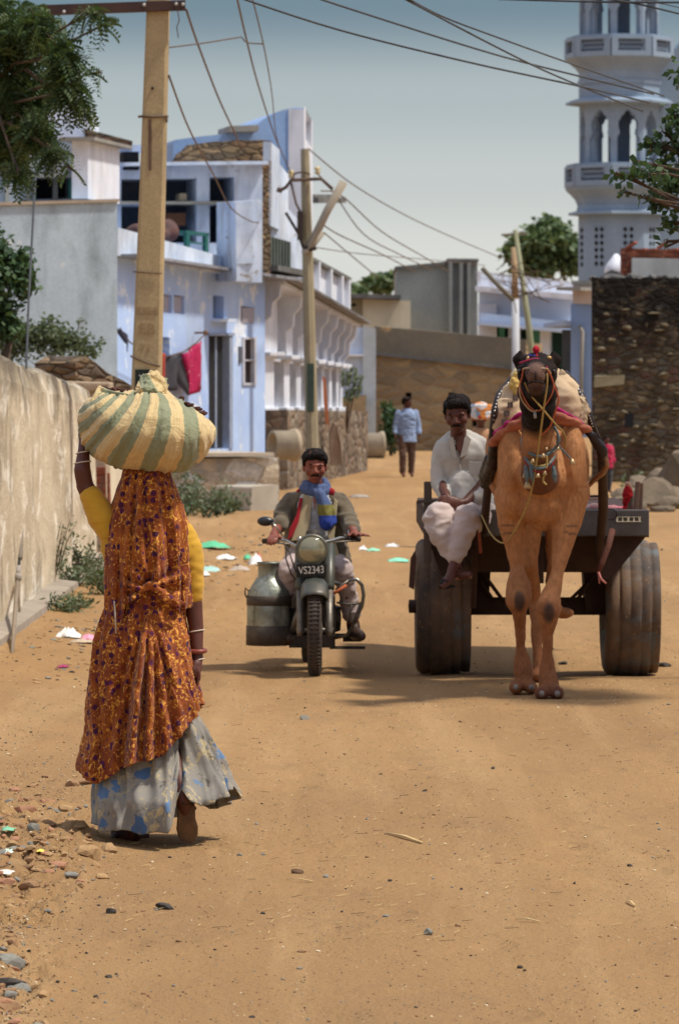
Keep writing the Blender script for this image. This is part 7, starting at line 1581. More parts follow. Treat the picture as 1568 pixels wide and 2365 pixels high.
    # necklaces
    GB = surf('slate_beads', (.07, .10, .115), (.12, .16, .17), 60, .5); BE = surf('brass_bell', (.52, .38, .20), (.36, .25, .13), 30, .4, metal=.5)
    def neck(y0, sag, r, m_, x0=1207, x1=1298):
        pts = []
        for k in range(13):
            a = pi * k / 12; pts.append((((x0 + x1) / 2 - cos(a) * (x1 - x0) / 2), y0 + sin(a) * sag, 25.54 - .19 * sin(a)))
        return cord('necklace', pts, r, m_)
    neck(1012, 42, .008, GB, 1205, 1290); neck(1030, 46, .005, YR, 1207, 1285); neck(1020, 62, .010, GB, 1206, 1286); neck(1036, 54, .004, surf('red_thread', (.35, .03, .04), None, 30), 1206, 1286)
    cord('necklace', [(1280, 985, 25.36), (1289, 1005, 25.36), (1290, 1020, 25.36), (1282, 1034, 25.38), (1262, 1050, 25.36)], .008, GB)
    cord('bell_cord', [(1290, 1030, 25.36), (1302, 1042, 25.36), (1318, 1060, 25.40)], .006, GB)
    cord('tassel', [(1258, 1095, 25.33), (1254, 1110, 25.33), (1262, 1120, 25.33)], .006, YR)
    cord('tassel', [(1262, 1052, 25.33), (1263, 1070, 25.33), (1262, 1082, 25.33)], .006, YR)
    for px, py, Y, r in ((1321, 1066, 25.40, .018), (1289, 1036, 25.35, .012), (1230, 1064, 25.34, .013), (1218, 1120, 25.40, .022), (1242, 1098, 25.33, .013), (1254, 1052, 25.32, .014), (1212, 1098, 25.42, .014), (1258, 1092, 25.33, .013), (1262, 1036, 25.34, .009)):
        mb = MB(); mb.lathe([(.001, r), (r * .5, r * .8), (r * .8, 0), (r * 1.15, -r), (r * .2, -r * .9)], q(px, py, Y), 'Z', 12); build('bell', mb, BE, t)
    for px, s in ((1214, 1), (1226, 1), (1278, -1)):
        mb = MB(); mb.limb([(q(px, 1078, 25.37), .011), (q(px + 2, 1100, 25.37), .016), (q(px + 4, 1112, 25.37), .006)]); build('tassel', mb, GB, t)
    # fuzz of the orange breast cloth: draped over the shoulders under the pack
    m2 = surf('orange_saddle_cloth', (.40, .15, .085), (.26, .075, .05), 16, .85, bs=200, bd=.002); m3 = surf('magenta_edge', (.42, .012, .15), (.3, .01, .1), 10, .8)
    def strap(name, pts, w, m_, dz=(0, 0, 1)):
        P3 = [q(*p) for p in pts]; mb = MB(); mb.tube(P3, w, 10, squash=.55, up=Vector(dz)); o = fuse(name, mb, m_, t, .008, 2, lambda c, n: .012 * noise.noise(Vector((c.x * 8, c.y * 8, c.z * 45))) + .004 * noise.noise(c * 60))
    strap('saddle_cloth', [(1138, 1024, 26.0), (1165, 1000, 25.92), (1192, 980, 25.86), (1225, 960, 25.86), (1262, 955, 25.86), (1295, 968, 25.86), (1325, 980, 25.92), (1352, 996, 26.0)], .050, m2)
    strap('magenta_band', [(1142, 1006, 25.98), (1168, 982, 25.88), (1200, 956, 25.84), (1280, 942, 25.84), (1310, 958, 25.88), (1345, 980, 25.98)], .022, m3)
camel()
# ================================================================ PACK ON THE HUMP
def pack():
    q = P
    t = thing('saddle_pack', 'padded cream saddle pack with spotted side cushion strapped over the camel hump', 'saddle', q(1245, 960, 26.5))
    CR = surf('cream_canvas', (.56, .42, .27), (.44, .32, .21), 6, .9, bs=120, bd=.004, stain=(.2, .12, .07), stain_amt=.4, stain_s=5)
    mb = MB(); mb.limb([(q(1204, 880, 26.18), .05), (q(1188, 912, 26.13), .075), (q(1168, 952, 26.08), .085), (q(1158, 978, 26.08), .06)], 18); mb.limb([(q(1200, 900, 26.38), .08), (q(1190, 960, 26.38), .12)], 16); mb.limb([(q(1207, 920, 26.13), .07), (q(1195, 975, 26.08), .07)], 14)
    fuse('left_cushion', mb, CR, t, .010, 3, wr(.012, 9, .004, 30))
    mb = MB(); mb.limb([(q(1286, 895, 26.13), .055), (q(1305, 925, 26.08), .085), (q(1322, 952, 26.08), .075), (q(1338, 968, 26.08), .05)], 18); mb.limb([(q(1290, 925, 26.18), .075), (q(1312, 962, 26.08), .06)], 16); mb.limb([(q(1280, 868, 26.23), .05), (q(1302, 882, 26.18), .05), (q(1325, 905, 26.16), .045), (q(1342, 930, 26.13), .04)], 14)
    fuse('right_cushion', mb, CR, t, .010, 3, wr(.008, 9, .003, 30))
    mb = MB()
    mb.limb([(q(1340, 925, 26.08), .035), (q(1348, 950, 26.06), .04), (q(1345, 972, 26.03), .03)], 12); mb.limb([(q(1298, 860, 26.18), .018), (q(1302, 872, 26.16), .02)], 10)
    fuse('straw_stuffing', mb, surf('straw_stuffing', (.50, .38, .24), (.36, .26, .16), 30), t, .007, 1, lambda c, n: .018 * noise.noise(c * 38))
    mb = MB(); mb.limb([(q(1193, 872, 26.08), .03), (q(1190, 890, 26.06), .04), (q(1194, 904, 26.04), .03)], 12); fuse('yellow_wad', mb, surf('yellow_wad', (.52, .36, .10), (.4, .25, .07), 30), t, .007, 1, lambda c, n: .014 * noise.noise(c * 40))
    mb = MB(); mb.limb([(q(1192, 858, 26.18), .02), (q(1186, 866, 26.18), .02)], 10); build('wad_tip', mb, surf('pale_wad', (.6, .5, .3)), t)
    for px, py in ((1178, 935), (1170, 955), (1190, 918), (1165, 975)):
        mb = MB(); mb.box(q(px, py, 25.98), (.028, .02, .035), radians(20)); build('dark_patch', mb, surf('patch_dark', (.10, .07, .06)), t)
    mb = MB(); mb.loft([(q(1245, 985, 26.6), .20, .42), (q(1245, 930, 26.7), .17, .38), (q(1245, 895, 26.8), .11, .28), (q(1245, 880, 26.85), .06, .16)], 24); fuse('saddle_core', mb, surf('core_canvas', (.34, .24, .15), (.25, .17, .11), 6), t, .014, 3, wr(.012, 7))
    BK = surf('black_harness', (.018, .012, .012), (.04, .028, .025), 30, .45); SH = surf('harness_stud', (.55, .52, .5), None, 5, .3, metal=.7)
    for pts in ([(1200, 862, 26.3), (1178, 880, 26.2), (1152, 912, 26.1), (1142, 950, 26.0), (1137, 1000, 26.1), (1134, 1050, 26.3)], [(1305, 862, 26.3), (1322, 880, 26.2), (1343, 915, 26.1), (1358, 955, 26.05), (1368, 985, 26.1), (1378, 1010, 26.2)]):
        mb = MB(); P3 = [q(*p) for p in pts]; mb.tube(P3, .022, 8); o = build('harness_strap', mb, BK, t); st = MB()
        for i in range(len(P3) - 1):
            for j in range(5): a = P3[i].lerp(P3[i + 1], j / 5); st.ball(a + Vector((0, -.02, .004)), .0075, 6, 4)
        build('stud', st, SH, o)['kind'] = 'stuff'
pack()
# ================================================================ CART
def cart():
    q = P; t = thing('camel_cart', 'flat wooden camel cart on two big worn truck tyres with dark shafts', 'cart', GY(1235, 29.2))
    WD = surf('cart_dark_wood', (.030, .014, .011), (.055, .028, .020), 6, .75, bs=50, bd=.004, stretch=(1, 1, 1)); GR = surf('grey_cart_beam', (.10, .095, .095), (.07, .062, .062), 5, .7, bs=60, stain=(.16, .10, .06), stain_amt=.5, stain_s=3)
    TY = None
    m, nt, b = newmat('worn_tyre'); co = objco(nt); col = mixc(nt, ramp(nt, nz(nt, co, 3.2, 6, .6, .6), .38, .62), (.055, .040, .033), (.16, .095, .055)); col = mixc(nt, ramp(nt, nz(nt, co, 4, 6, .65, .5), .53, .66), col, (.11, .13, .14))
    nt.links.new(mixc(nt, ramp(nt, nz(nt, co, 40, 4), .62, .72), col, (.30, .19, .10)), b.inputs['Base Color']); b.inputs['Roughness'].default_value = .72; bump(nt, b, nz(nt, co, 60, 5), .004, .6); TY = m
    Yw = 29.15
    for px in (1018, 1450):
        x = (px - CX) * Yw / F; g = gz(x, Yw); R = .467; hw = .172; c = Vector((x, Yw, g + R - .012))
        prof = [(.24, -hw * .75), (.30, -hw * .98), (.38, -hw), (R * .88, -hw * .98), (R * .925, -hw * .92)]
        for k in range(5):
            a = -hw * .80 + k * hw * .40 * .985; w = hw * .30; crown_ = R * (1 - .012 * ((a + w / 2) / hw) ** 2 * 5.5); prof += [(crown_ - .005, a - .002), (crown_, a + .008), (crown_, a + w), (crown_ - .005, a + w + .008)]
        prof += [(R * .925, hw * .92), (R * .88, hw * .98), (.38, hw), (.30, hw * .98), (.24, hw * .75)]
        mb = MB(); mb.lathe(prof, c, 'X', 72); w_ = build('wheel', mb, TY, t)
        w_['label'] = 'worn mud-stained tyre'
        mb = MB(); mb.lathe([(.05, -.14), (.12, -.13), (.14, -.06), (.23, -.05), (.245, -.12), (.25, .12), (.23, .05), (.14, .06), (.12, .13), (.05, .14)], c, 'X', 40); build('rim', mb, surf('rim_rust', (.12, .07, .05), None, 8, .7, metal=.3), w_)
        mb = MB(); s = -1 if px < 1200 else 1; mb.lathe([(.001, .22 * s), (.045, .215 * s), (.05, .0)], c, 'X', 16); build('hub', mb, WD, w_)
    mb = MB(); mb.box((q(1234, 1400, Yw).x, Yw, q(0, 1400, Yw).z), (1.02, .14, .115)); build('axle_beam', mb, WD, t, bevel=.008)
    mb = MB()
    for a, b_ in (((1105, 1310), (1165, 1392)), ((1107, 1340), (1140, 1388)), ((1395, 1310), (1310, 1392)), ((1360, 1345), (1330, 1390))): mb.tube([q(a[0], a[1], 28.9), q(b_[0], b_[1], 29.0)], .013, 6)
    build('brace_rod', mb, WD, t)['kind'] = 'stuff'
    # bed
    y0, y1 = 27.9, 31.2; zt = q(0, 1180, y0).z; xl = q(984, 0, y0).x; xr = q(1497, 0, y0).x
    mb = MB(); n = 9
    for i in range(n): a = xl + (xr - xl) * i / n; b_ = xl + (xr - xl) * (i + 1) / n; mb.hexa([(a + .004, y0, zt - .03), (b_ - .004, y0, zt - .03), (b_ - .004, y1, zt - .03), (a + .004, y1, zt - .03), (a + .004, y0, zt), (b_ - .004, y0, zt), (b_ - .004, y1, zt), (a + .004, y1, zt)])
    build('bed_planks', mb, WD, t)
    mb = MB(); xm = xl + .36; mb.box(((xm + xr) / 2, y0 - .045, zt - .075), (xr - xm, .085, .17)); build('front_beam', mb, GR, t, bevel=.008)
    mb = MB(); mb.box(((xl + xm) / 2, y0 - .02, zt - .10), (xm - xl, .06, .14)); build('footboard_beam', mb, WD, t, bevel=.008)
    mb = MB()
    for x in (xl + .03, xr - .03): mb.box((x, (y0 + y1) / 2, zt - .10), (.07, y1 - y0, .14))
    build('side_rail', mb, WD, t)['kind'] = 'stuff'
    mb = MB(); mb.hexa([(q(1098, 0, 28.2).x, 28.2, q(0, 1322, 28.2).z), (q(1405, 0, 28.2).x, 28.2, q(0, 1322, 28.2).z), (q(1405, 0, 28.2).x, 30.5, q(0, 1322, 28.2).z), (q(1098, 0, 28.2).x, 30.5, q(0, 1322, 28.2).z), (q(1060, 0, 28.2).x, 28.1, zt - .15), (q(1430, 0, 28.2).x, 28.1, zt - .15), (q(1430, 0, 28.2).x, 30.5, zt - .15), (q(1060, 0, 28.2).x, 30.5, zt - .15)]); build('underframe', mb, WD, t)
    mb = MB(); mb.box((q(1237, 0, 28.1).x, 28.1, q(0, 1290, 28.1).z), (.10, .10, .32)); build('king_post', mb, WD, t)
    mb = MB(); mb.prism([(xr - .005, y0 + .05, zt - .16), (xr - .24, y0 + .05, q(0, 1338, 28).z), (xr - .32, y0 + .05, q(0, 1338, 28).z), (xr - .34, y0 + .05, zt - .16)], Vector((0, .08, 0))); build('wheel_bracket', mb, WD, t); mb = MB(); mb.prism([(xl + .005, y0 + .05, zt - .16), (xl + .10, y0 + .05, q(0, 1330, 28).z), (xl + .22, y0 + .05, q(0, 1330, 28).z), (xl + .32, y0 + .05, zt - .16)], Vector((0, .08, 0))); build('wheel_bracket', mb, WD, t)
    for x in (q(1386, 0, 28.9).x, q(1098, 0, 28.9).x):
        mb = MB(); mb.hexa([(x - .09, 29.0, q(0, 1412, 29).z), (x + .09, 29.0, q(0, 1412, 29).z), (x + .09, 29.3, q(0, 1412, 29).z), (x - .09, 29.3, q(0, 1412, 29).z), (x - .12, 29.0, zt - .15), (x + .12, 29.0, zt - .15), (x + .12, 29.3, zt - .15), (x - .12, 29.3, zt - .15)]); build('axle_hanger', mb, WD, t)
    # posts and rails
    pw = surf('post_wood', (.11, .085, .070), (.07, .05, .04), 6, .8, bs=60, stretch=(1, 1, .2))
    mb = MB(); mb.beam(q(987, 1300, 27.86), q(988, 1112, 27.86), .05, .05); build('corner_post', mb, pw, t, bevel=.008)
    mb = MB(); mb.beam(q(962, 1159, 27.83), q(1018, 1156, 27.83), .018, .022); build('cross_peg', mb, pw, t, bevel=.004)
    mb = MB(); mb.beam(q(1468, 1182, 28.0), q(1473, 1112, 28.0), .03, .05); mb.beam(q(1478, 1182, 28.05), q(1480, 1115, 28.05), .03, .05); build('corner_post', mb, surf('post_brown', (.20, .11, .07), (.12, .09, .08), 6), t, bevel=.006)
    mb = MB(); mb.beam(q(1340, 1163, 31.0), q(1478, 1163, 31.0), .06, .05); mb.beam(q(1340, 1148, 31.1), q(1405, 1148, 31.1), .05, .03); build('tail_rail', mb, WD, t)
    mb = MB(); mb.beam(q(1340, 1153, 30.6), q(1400, 1153, 30.6), .05, .022); build('pale_slat', mb, surf('slat_tan', (.3, .2, .15)), t)
    mb = MB(); mb.beam(q(1099, 1176, 27.55), q(1096, 1262, 27.62), .032, .045); mb.beam(q(1096, 1262, 27.62), q(1093, 1400, 27.9), .036, .05); build('step_frame', mb, WD, t, bevel=.006)
    mb = MB(); mb.beam(q(1106, 1230, 27.5), q(1110, 1278, 27.5), .02, .01); build('red_strip', mb, surf('rust_red', (.30, .07, .03)), t)
    # mudflap
    mb = MB(); mb.prism([q(958, 1272, 28.8), q(962, 1290, 28.8), q(956, 1362, 28.8), q(944, 1356, 28.8), (q(948, 1290, 28.8))], Vector((0, .02, 0))); build('mudflap', mb, surf('flap_brown', (.12, .06, .045)), t)
    # shafts up to the saddle
    def post(pts, w, nm, m_=WD):
        mb = MB(); P3 = [q(*p) for p in pts]; mb.tube(P3, w, 10); return build(nm, mb, m_, t)
    post([(1116, 1235, 27.9), (1126, 1130, 27.0), (1134, 1060, 26.4), (1140, 1020, 26.1)], [.030, .026, .024, .020], 'shaft')
    post([(1382, 1290, 27.95), (1393, 1180, 27.2), (1392, 1090, 26.6), (1388, 1040, 26.25), (1376, 1005, 26.1)], [.028, .032, .030, .026, .02], 'shaft')
    HB = surf('harness_black', (.016, .011, .011), (.035, .022, .02), 20, .4)
    mb = MB(); mb.limb([(q(1140, 1030, 26.0), .03), (q(1136, 1075, 26.1), .038), (q(1124, 1105, 26.3), .042), (q(1118, 1118, 26.4), .03)], 12); mb.limb([(q(1128, 1060, 26.15), .03), (q(1117, 1100, 26.3), .035)], 10); fuse('harness_knot', mb, HB, t, .008, 2, lambda c, n: .005 * noise.noise(c * 40)); mb = MB(); mb.limb([(q(1348, 985, 26.1), .022), (q(1368, 1008, 26.1), .028), (q(1390, 1040, 26.15), .036), (q(1394, 1065, 26.2), .03)], 12)
    fuse('harness_knot', mb, HB, t, .008, 2, lambda c, n: .005 * noise.noise(c * 40))
    mb = MB(); mb.tube([q(1360, 1122, 26.5), q(1372, 1108, 26.4), q(1392, 1092, 26.3), q(1402, 1076, 26.2), q(1398, 1052, 26.15)], [.012, .016, .018, .016, .012], 8); build('leather_trace', mb, surf('tan_leather', (.36, .20, .11), (.25, .13, .07), 12, .6), t)
    mb = MB(); mb.tube([q(1414, 1225, 27.7), q(1405, 1260, 27.6), q(1390, 1300, 27.55), q(1380, 1325, 27.55)], [.022, .022, .02, .014], 8); build('hanging_strap', mb, surf('brown_strap', (.13, .045, .03), (.08, .03, .02), 14), t)
    mb = MB(); mb.tube([q(1382, 1322, 27.52), q(1388, 1338, 27.5), (q(1400, 1348, 27.5))], [.008, .008, .006], 6); mb.tube([q(1382, 1322, 27.52), (q(1384, 1348, 27.5))], .005, 5); build('pink_tassel', mb, surf('pink_thread', (.55, .20, .18), None, 30), t)
    mb = MB(); mb.tube([q(1410 + 15 * cos(a), 1188 + 12 * sin(a), 27.78) for a in [2 * pi * k / 20 for k in range(21)]], .005, 6, caps=False); build('wire_loop', mb, HB, t)
    # painted white marks on a little plate
    mb = MB(); mb.box(q(1452, 1199, 27.80), (.160, .004, .040)); p_ = build('plate', mb, surf('plate_dark', (.07, .065, .05)), t)
    mb = MB(); y = 27.795
    for i, (dx, w) in enumerate(((-27, 5), (-14, 4), (-1, 5), (12, 5), (25, 5))):
        c = q(1452 + dx, 1199, y); k = w * y / F / 2; mb.prism([c + Vector((-k * .9, 0, -.014)), c + Vector((k * .9, 0, -.014)), c + Vector((k * (.4 if i % 2 else 1.1), 0, .014)), c + Vector((-k * (.4 if i % 2 else 1.1), 0, .014))], Vector((0, .002, 0)))
    mb.box(q(1452, 1204.6, y), (.160, .003, .005)); mb.box(q(1452, 1193.8, y), (.160, .003, .003)); build('plate_marks', mb, surf('plate_white_marks', (.66, .62, .5)), p_)
    # things on the bed
    mb = MB(); mb.limb([(q(1345, 1180, 28.6), .03), (q(1370, 1178, 28.6), .05), (q(1385, 1180, 28.6), .04), (q(1440, 1182, 28.6), .03)], 12); o = fuse('folded_cloth', mb, surf('pale_cloth', (.40, .40, .34), (.55, .05, .12), 9), None, .01, 2, wr(.01, 10), loc=q(1380, 1184, 28.6)); tagp(o, 'pale cloth with pink patches lying on the cart bed', 'cloth')
    t3 = thing('red_bundle', 'red cloth bag with pale neck hanging at the right rail of the cart', 'bag', q(1452, 1178, 28.3))
    mb = MB(); mb.limb([(q(1450, 1128, 28.3), .022), (q(1449, 1142, 28.3), .032), (q(1446, 1155, 28.3), .020), (q(1442, 1176, 28.3), .012)], 12); fuse('bag_body', mb, surf('scarlet_cloth', (.46, .008, .012), (.3, .006, .01), 14), t3, .006, 1, wr(.006, 24))
    mb = MB(); mb.limb([(q(1449, 1118, 28.3), .018), (q(1455, 1125, 28.3), .016)], 10); build('bag_neck', mb, surf('pale_neck', (.5, .46, .36), (.5, .2, .12), 20), t3)
    mb = MB(); mb.limb([(q(1462, 1140, 28.35), .03), (q(1460, 1172, 28.35), .036)], 12); o = fuse('green_sack', mb, surf('grey_green_sack', (.18, .22, .16), (.3, .1, .09), 9), None, .008, 1, loc=q(1461, 1180, 28.35)); tagp(o, 'small grey-green sack leaning on the right post of the cart', 'sack')
cart()
# ================================================================ MOTORCYCLE
def bike():
    q = P; g = G(731, 1560); Y0 = g.y; X0 = (727 - CX) * Y0 / F
    t = thing('motorcycle', 'old dark green motorcycle with a round headlamp and black number plate, ridden towards the viewer', 'motorcycle', g)
    GN = surf('dark_green_enamel', (.035, .05, .045), (.06, .065, .055), 12, .4, bs=90, bd=.001, stain=(.2, .14, .09), stain_amt=.5, stain_s=9, spec=.5); CHR = surf('dull_chrome', (.55, .55, .52), (.35, .34, .3), 30, .25, metal=.95, bd=.0005); BK = surf('grimy_black', (.020, .016, .014), (.05, .035, .026), 20, .6); AL = surf('dusty_alloy', (.22, .20, .17), (.15, .13, .11), 20, .45, metal=.5); RB = surf('dusty_rubber', (.085, .062, .048), (.05, .04, .035), 14, .85, bs=120, bd=.004)
    r = .292; c = Vector((X0, Y0, g.z + r)); hw = .046
    def wheel(c, nm):
        mb = MB(); mb.lathe([(r - .075, -hw * .6), (r - .05, -hw), (r - .018, -hw * .92), (r - .006, -hw * .55), (r - .010, -hw * .42), (r, -hw * .36), (r, hw * .36), (r - .010, hw * .42), (r - .006, hw * .55), (r - .018, hw * .92), (r - .05, hw), (r - .075, hw * .6)], c, 'X', 56)
        for k in range(64):
            a = 2 * pi * k / 64; p = c + Vector((0, cos(a) * (r + .001), sin(a) * (r + .001))); tdir = Vector((0, -sin(a), cos(a)))
            mb.beam(p - Vector((hw * .8, 0, 0)), p + Vector((hw * .8, 0, 0)), .010, .008, up=tdir)
        w = build(nm, mb, RB, t)
        mb = MB(); mb.lathe([(r - .075, -.026), (r - .088, -.02), (r - .088, .02), (r - .075, .026)], c, 'X', 40); build('rim', mb, AL, w)
        mb = MB(); mb.lathe([(.02, -.05), (.055, -.045), (.055, .045), (.02, .05)], c, 'X', 20)
        build('hub', mb, AL, w)
        mb = MB()
        for k in range(24): a = 2 * pi * k / 24; mb.tube([c + Vector((.035 * (1 if k % 2 else -1), .05 * cos(a), .05 * sin(a))), c + Vector((0, (r - .085) * cos(a + .25), (r - .085) * sin(a + .25)))], .0016, 4)
        build('spokes', mb, AL, w)['kind'] = 'stuff'
    wheel(c, 'front_wheel'); c2 = Vector(((712 - CX) * (Y0 + 1.35) / F, Y0 + 1.35, gz(-.2, Y0 + 1.35) + r)); wheel(c2, 'rear_wheel')
    mb = MB(); rings = []
    for k in range(19):
        a = radians(46 + 108 * k / 18); rr = r + .028; p = c + Vector((0, -cos(a) * rr, sin(a) * rr)); u = Vector((0, -cos(a), sin(a)))
        for x, dz in ((-.088, -.06), (-.082, -.025), (-.055, .006), (0, .016), (.055, .006), (.082, -.025), (.088, -.06)): rings.append(p + Vector((x, 0, 0)) + u * dz)
    mb.add(rings, [(i * 7 + j, i * 7 + j + 1, (i + 1) * 7 + j + 1, (i + 1) * 7 + j) for i in range(18) for j in range(6)], True); o = build('front_mudguard', mb, GN, t); s_ = o.modifiers.new('s', 'SOLIDIFY'); s_.thickness = .004
    fm = MB(); st = Vector((0, .17, .38))
    for s in (-1, 1):
        mb = MB(); a = c + Vector((s * .092, -.01, -.01)); top = Vector((c.x + s * .094, Y0 + .22, q(0, 1262, Y0).z)); m_ = a.lerp(top, .48)
        mb.tube([a - Vector((0, 0, .03)), a, m_], [.022, .024, .026], 12); o = build('fork_slider', mb, AL, t)
        mb = MB(); mb.tube([m_, m_.lerp(top, .08), top], [.031, .034, .036], 12); build('fork_shroud', mb, GN, t)
    mb = MB(); mb.tube([c - Vector((.12, 0, 0)), c + Vector((.12, 0, 0))], .012, 8); build('front_axle', mb, AL, t)
    # headlamp
    hc = q(720, 1271, Y0 + .0); mb = MB(); mb.lathe([(.001, .17), (.05, .16), (.085, .10), (.098, .03), (.102, 0)], hc, 'Y', 32); 
    build('headlamp_shell', mb, GN, t)
    mb = MB(); mb.lathe([(.094, -.012), (.101, -.012), (.106, -.002), (.106, .010), (.100, .014), (.094, .0)], hc, 'Y', 40); hl = build('headlamp_ring', mb, surf('ring_green', (.10, .11, .09), (.2, .19, .15), 20, .35, metal=.6), t)
    mb = MB(); mb.lathe([(.001, -.034), (.04, -.030), (.075, -.018), (.095, -.006)], hc, 'Y', 40); m, nt, b = newmat('headlamp_glass'); b.inputs['Base Color'].default_value = (.30, .29, .19, 1); b.inputs['Roughness'].default_value = .12; b.inputs['Metallic'].default_value = .35; b.inputs['Coat Weight'].default_value = .6
    co = objco(nt); bump(nt, b, nz(nt, co, 60, 1, stretch=(1, 1, .05)), .003, .5); build('headlamp_glass', mb, m, hl)
    mb = MB(); mb.lathe([(.04, -.05), (.05, .0), (.04, .04), (.001, .05)], q(722, 1240, Y0 + .09), 'Z', 20); build('speedometer', mb, BK, t)
    # number plate
    pc = q(719, 1318, Y0 - .03); mb = MB(); mb.box(pc, (.190, .008, .088)); pl_ = build('number_plate', mb, surf('plate_black2', (.010, .010, .010), None, 5, .4), t, bevel=.004)
    text_obj('plate_number', 'VS2343', .068, pc + Vector((0, -.0065, .002)), (radians(90), radians(-2.5), 0), surf('plate_paint', (.70, .66, .60), None, 5), pl_, .0016, (.80, 1.0))
    # bars
    mb = MB(); mb.tube([q(612, 1250, Y0 + .42), q(645, 1247, Y0 + .36), q(662, 1250, Y0 + .28), q(684, 1262, Y0 + .18), q(700, 1256, Y0 + .16), q(722, 1252, Y0 + .15), q(742, 1254, Y0 + .16), q(762, 1250, Y0 + .22), q(785, 1243, Y0 + .32), q(826, 1246, Y0 + .42)], .0125, 10); build('handlebar', mb, CHR, t)
    mb = MB(); mb.tube([q(608, 1250, Y0 + .43), q(644, 1247, Y0 + .36)], .018, 10); build('grip', mb, BK, t); mb = MB(); mb.tube([q(796, 1243, Y0 + .34), q(830, 1246, Y0 + .43)], .018, 10); build('grip', mb, BK, t)
    mb = MB(); mb.tube([q(615, 1256, Y0 + .30), q(640, 1254, Y0 + .26), q(668, 1257, Y0 + .22)], .006, 6); build('brake_lever', mb, AL, t); mb = MB(); mb.tube([q(826, 1250, Y0 + .30), q(798, 1250, Y0 + .26), q(770, 1253, Y0 + .2)], .006, 6); build('clutch_lever', mb, AL, t)
    mb = MB(); mb.tube([q(690, 1240, Y0 + .12), q(694, 1252, Y0 + .12)], .016, 8); mb.tube([q(690, 1262, Y0 + .1), q(700, 1254, Y0 + .1)], .014, 8); build('bar_clamp', mb, CHR, t)['kind'] = 'stuff'
    mt = MB(); mt.tube([q(656, 1242, Y0 + .30), q(640, 1220, Y0 + .28), q(630, 1208, Y0 + .27)], .006, 8); ms = build('mirror_stem', mt, CHR, t)
    mb = MB(); mb.loft([(q(613, 1204, Y0 + .22), .030, .014, (1, 0, 0), (0, 0, 1)), (q(613, 1204, Y0 + .235), .052, .030, (1, 0, 0), (0, 0, 1)), (q(613, 1204, Y0 + .26), .054, .032, (1, 0, 0), (0, 0, 1))], 20); build('mirror', mb, surf('mirror_back', (.012, .014, .02), None, 5, .35, spec=.6), ms)
    # cables
    mb = MB(); mb.tube([q(655, 1255, Y0 + .2), q(668, 1275, Y0 + .05), q(676, 1300, Y0 + .02), q(688, 1330, Y0 + .05)], .005, 6); build('cable', mb, BK, t); mb = MB(); mb.tube([q(665, 1262, Y0 + .2), q(660, 1290, Y0 + .1), (q(672, 1325, Y0 + .12)), q(690, 1350, Y0 + .12)], .005, 6); build('cable', mb, BK, t)
    # tank, seat, engine, frame
    mb = MB(); mb.limb([(q(724, 1290, Y0 + .38), .10), (q(724, 1292, Y0 + .62), .11), (q(724, 1300, Y0 + .80), .08)], 16); fuse('fuel_tank', mb, GN, t, .01, 3)
    mb = MB(); mb.limb([(q(722, 1312, Y0 + .85), .09), (q(720, 1312, Y0 + 1.2), .09)], 12); fuse('seat', mb, BK, t, .012, 2)
    mb = MB(); mb.box((X0, Y0 + .62, .36), (.26, .32, .24)); mb.lathe([(.085, -.02), (.085, .0), (.075, .01), (.075, .03), (.088, .035), (.088, .05), (.075, .055), (.075, .075), (.088, .08), (.088, .095), (.075, .1), (.075, .12), (.088, .125), (.088, .14), (.06, .18)], (X0, Y0 + .5, .48), 'Z', 20); mb.lathe([(.001, -.17), (.09, -.165), (.10, -.1), (.10, .1), (.08, .165), (.001, .17)], (X0, Y0 + .62, .33), 'X', 24); build('engine', mb, surf('engine_grime', (.07, .055, .045), (.035, .026, .022), 16, .5, metal=.4), t, bevel=.006)
    mb = MB(); 
    for s in (-1, 1): mb.tube([(X0, Y0 + .22, .78), (X0 + s * .05, Y0 + .38, .3), (X0 + s * .10, Y0 + .75, .22), (X0 + s * .10, Y0 + 1.35, .29)], .018, 8)
    mb.tube([(X0, Y0 + .2, .82), (X0, Y0 + .7, .72), (X0, Y0 + 1.3, .62)], .02, 8); build('frame', mb, BK, t)
    mb = MB(); mb.tube([(X0 - .05, Y0 + .42, .5), (X0 - .12, Y0 + .34, .35), (X0 - .15, Y0 + .5, .24), (X0 - .16, Y0 + 1.3, .28)], [.022, .022, .024, .04], 10); build('exhaust', mb, AL, t)
    mb = MB(); mb.box((X0, Y0 + .66, q(0, 1470, Y0 + .6).z), (.62, .03, .03)); mb.box((X0 + .24, Y0 + .7, .19), (.12, .10, .03)); mb.box((X0 - .02, Y0 + .55, .19), (.30, .25, .08)); mb.beam((X0 + .1, Y0 + .45, .15), (X0 + .32, Y0 + .6, .14), .02, .02); build('footrest', mb, BK, t)
    mb = MB(); pts = [(757, 1352, .30), (775, 1345, .30), (795, 1352, .30), (808, 1340, .28), (824, 1338, .28), (836, 1352, .28), (840, 1375, .28), (836, 1400, .28), (824, 1425, .30), (812, 1450, .32), (800, 1468, .36), (770, 1474, .40)]; mb.tube([q(a, b_, Y0 + d) for a, b_, d in pts], .012, 8); build('leg_guard', mb, surf('guard_steel', (.24, .24, .23), (.14, .13, .12), 20, .3, metal=.8), t)
    mb = MB(); mb.tube([q(778, 1392, Y0 + .3), q(805, 1396, Y0 + .28), q(838, 1393, Y0 + .28)], .008, 6); mb.tube([q(806, 1340, Y0 + .28), q(775, 1362, Y0 + .26)], .008, 6); mb.tube([q(812, 1396, Y0 + .28), q(806, 1440, Y0 + .3)], .007, 6); mb.tube([q(830, 1396, Y0 + .28), q(818, 1436, Y0 + .3)], .007, 6); build('guard_bar', mb, AL, t)['kind'] = 'stuff'
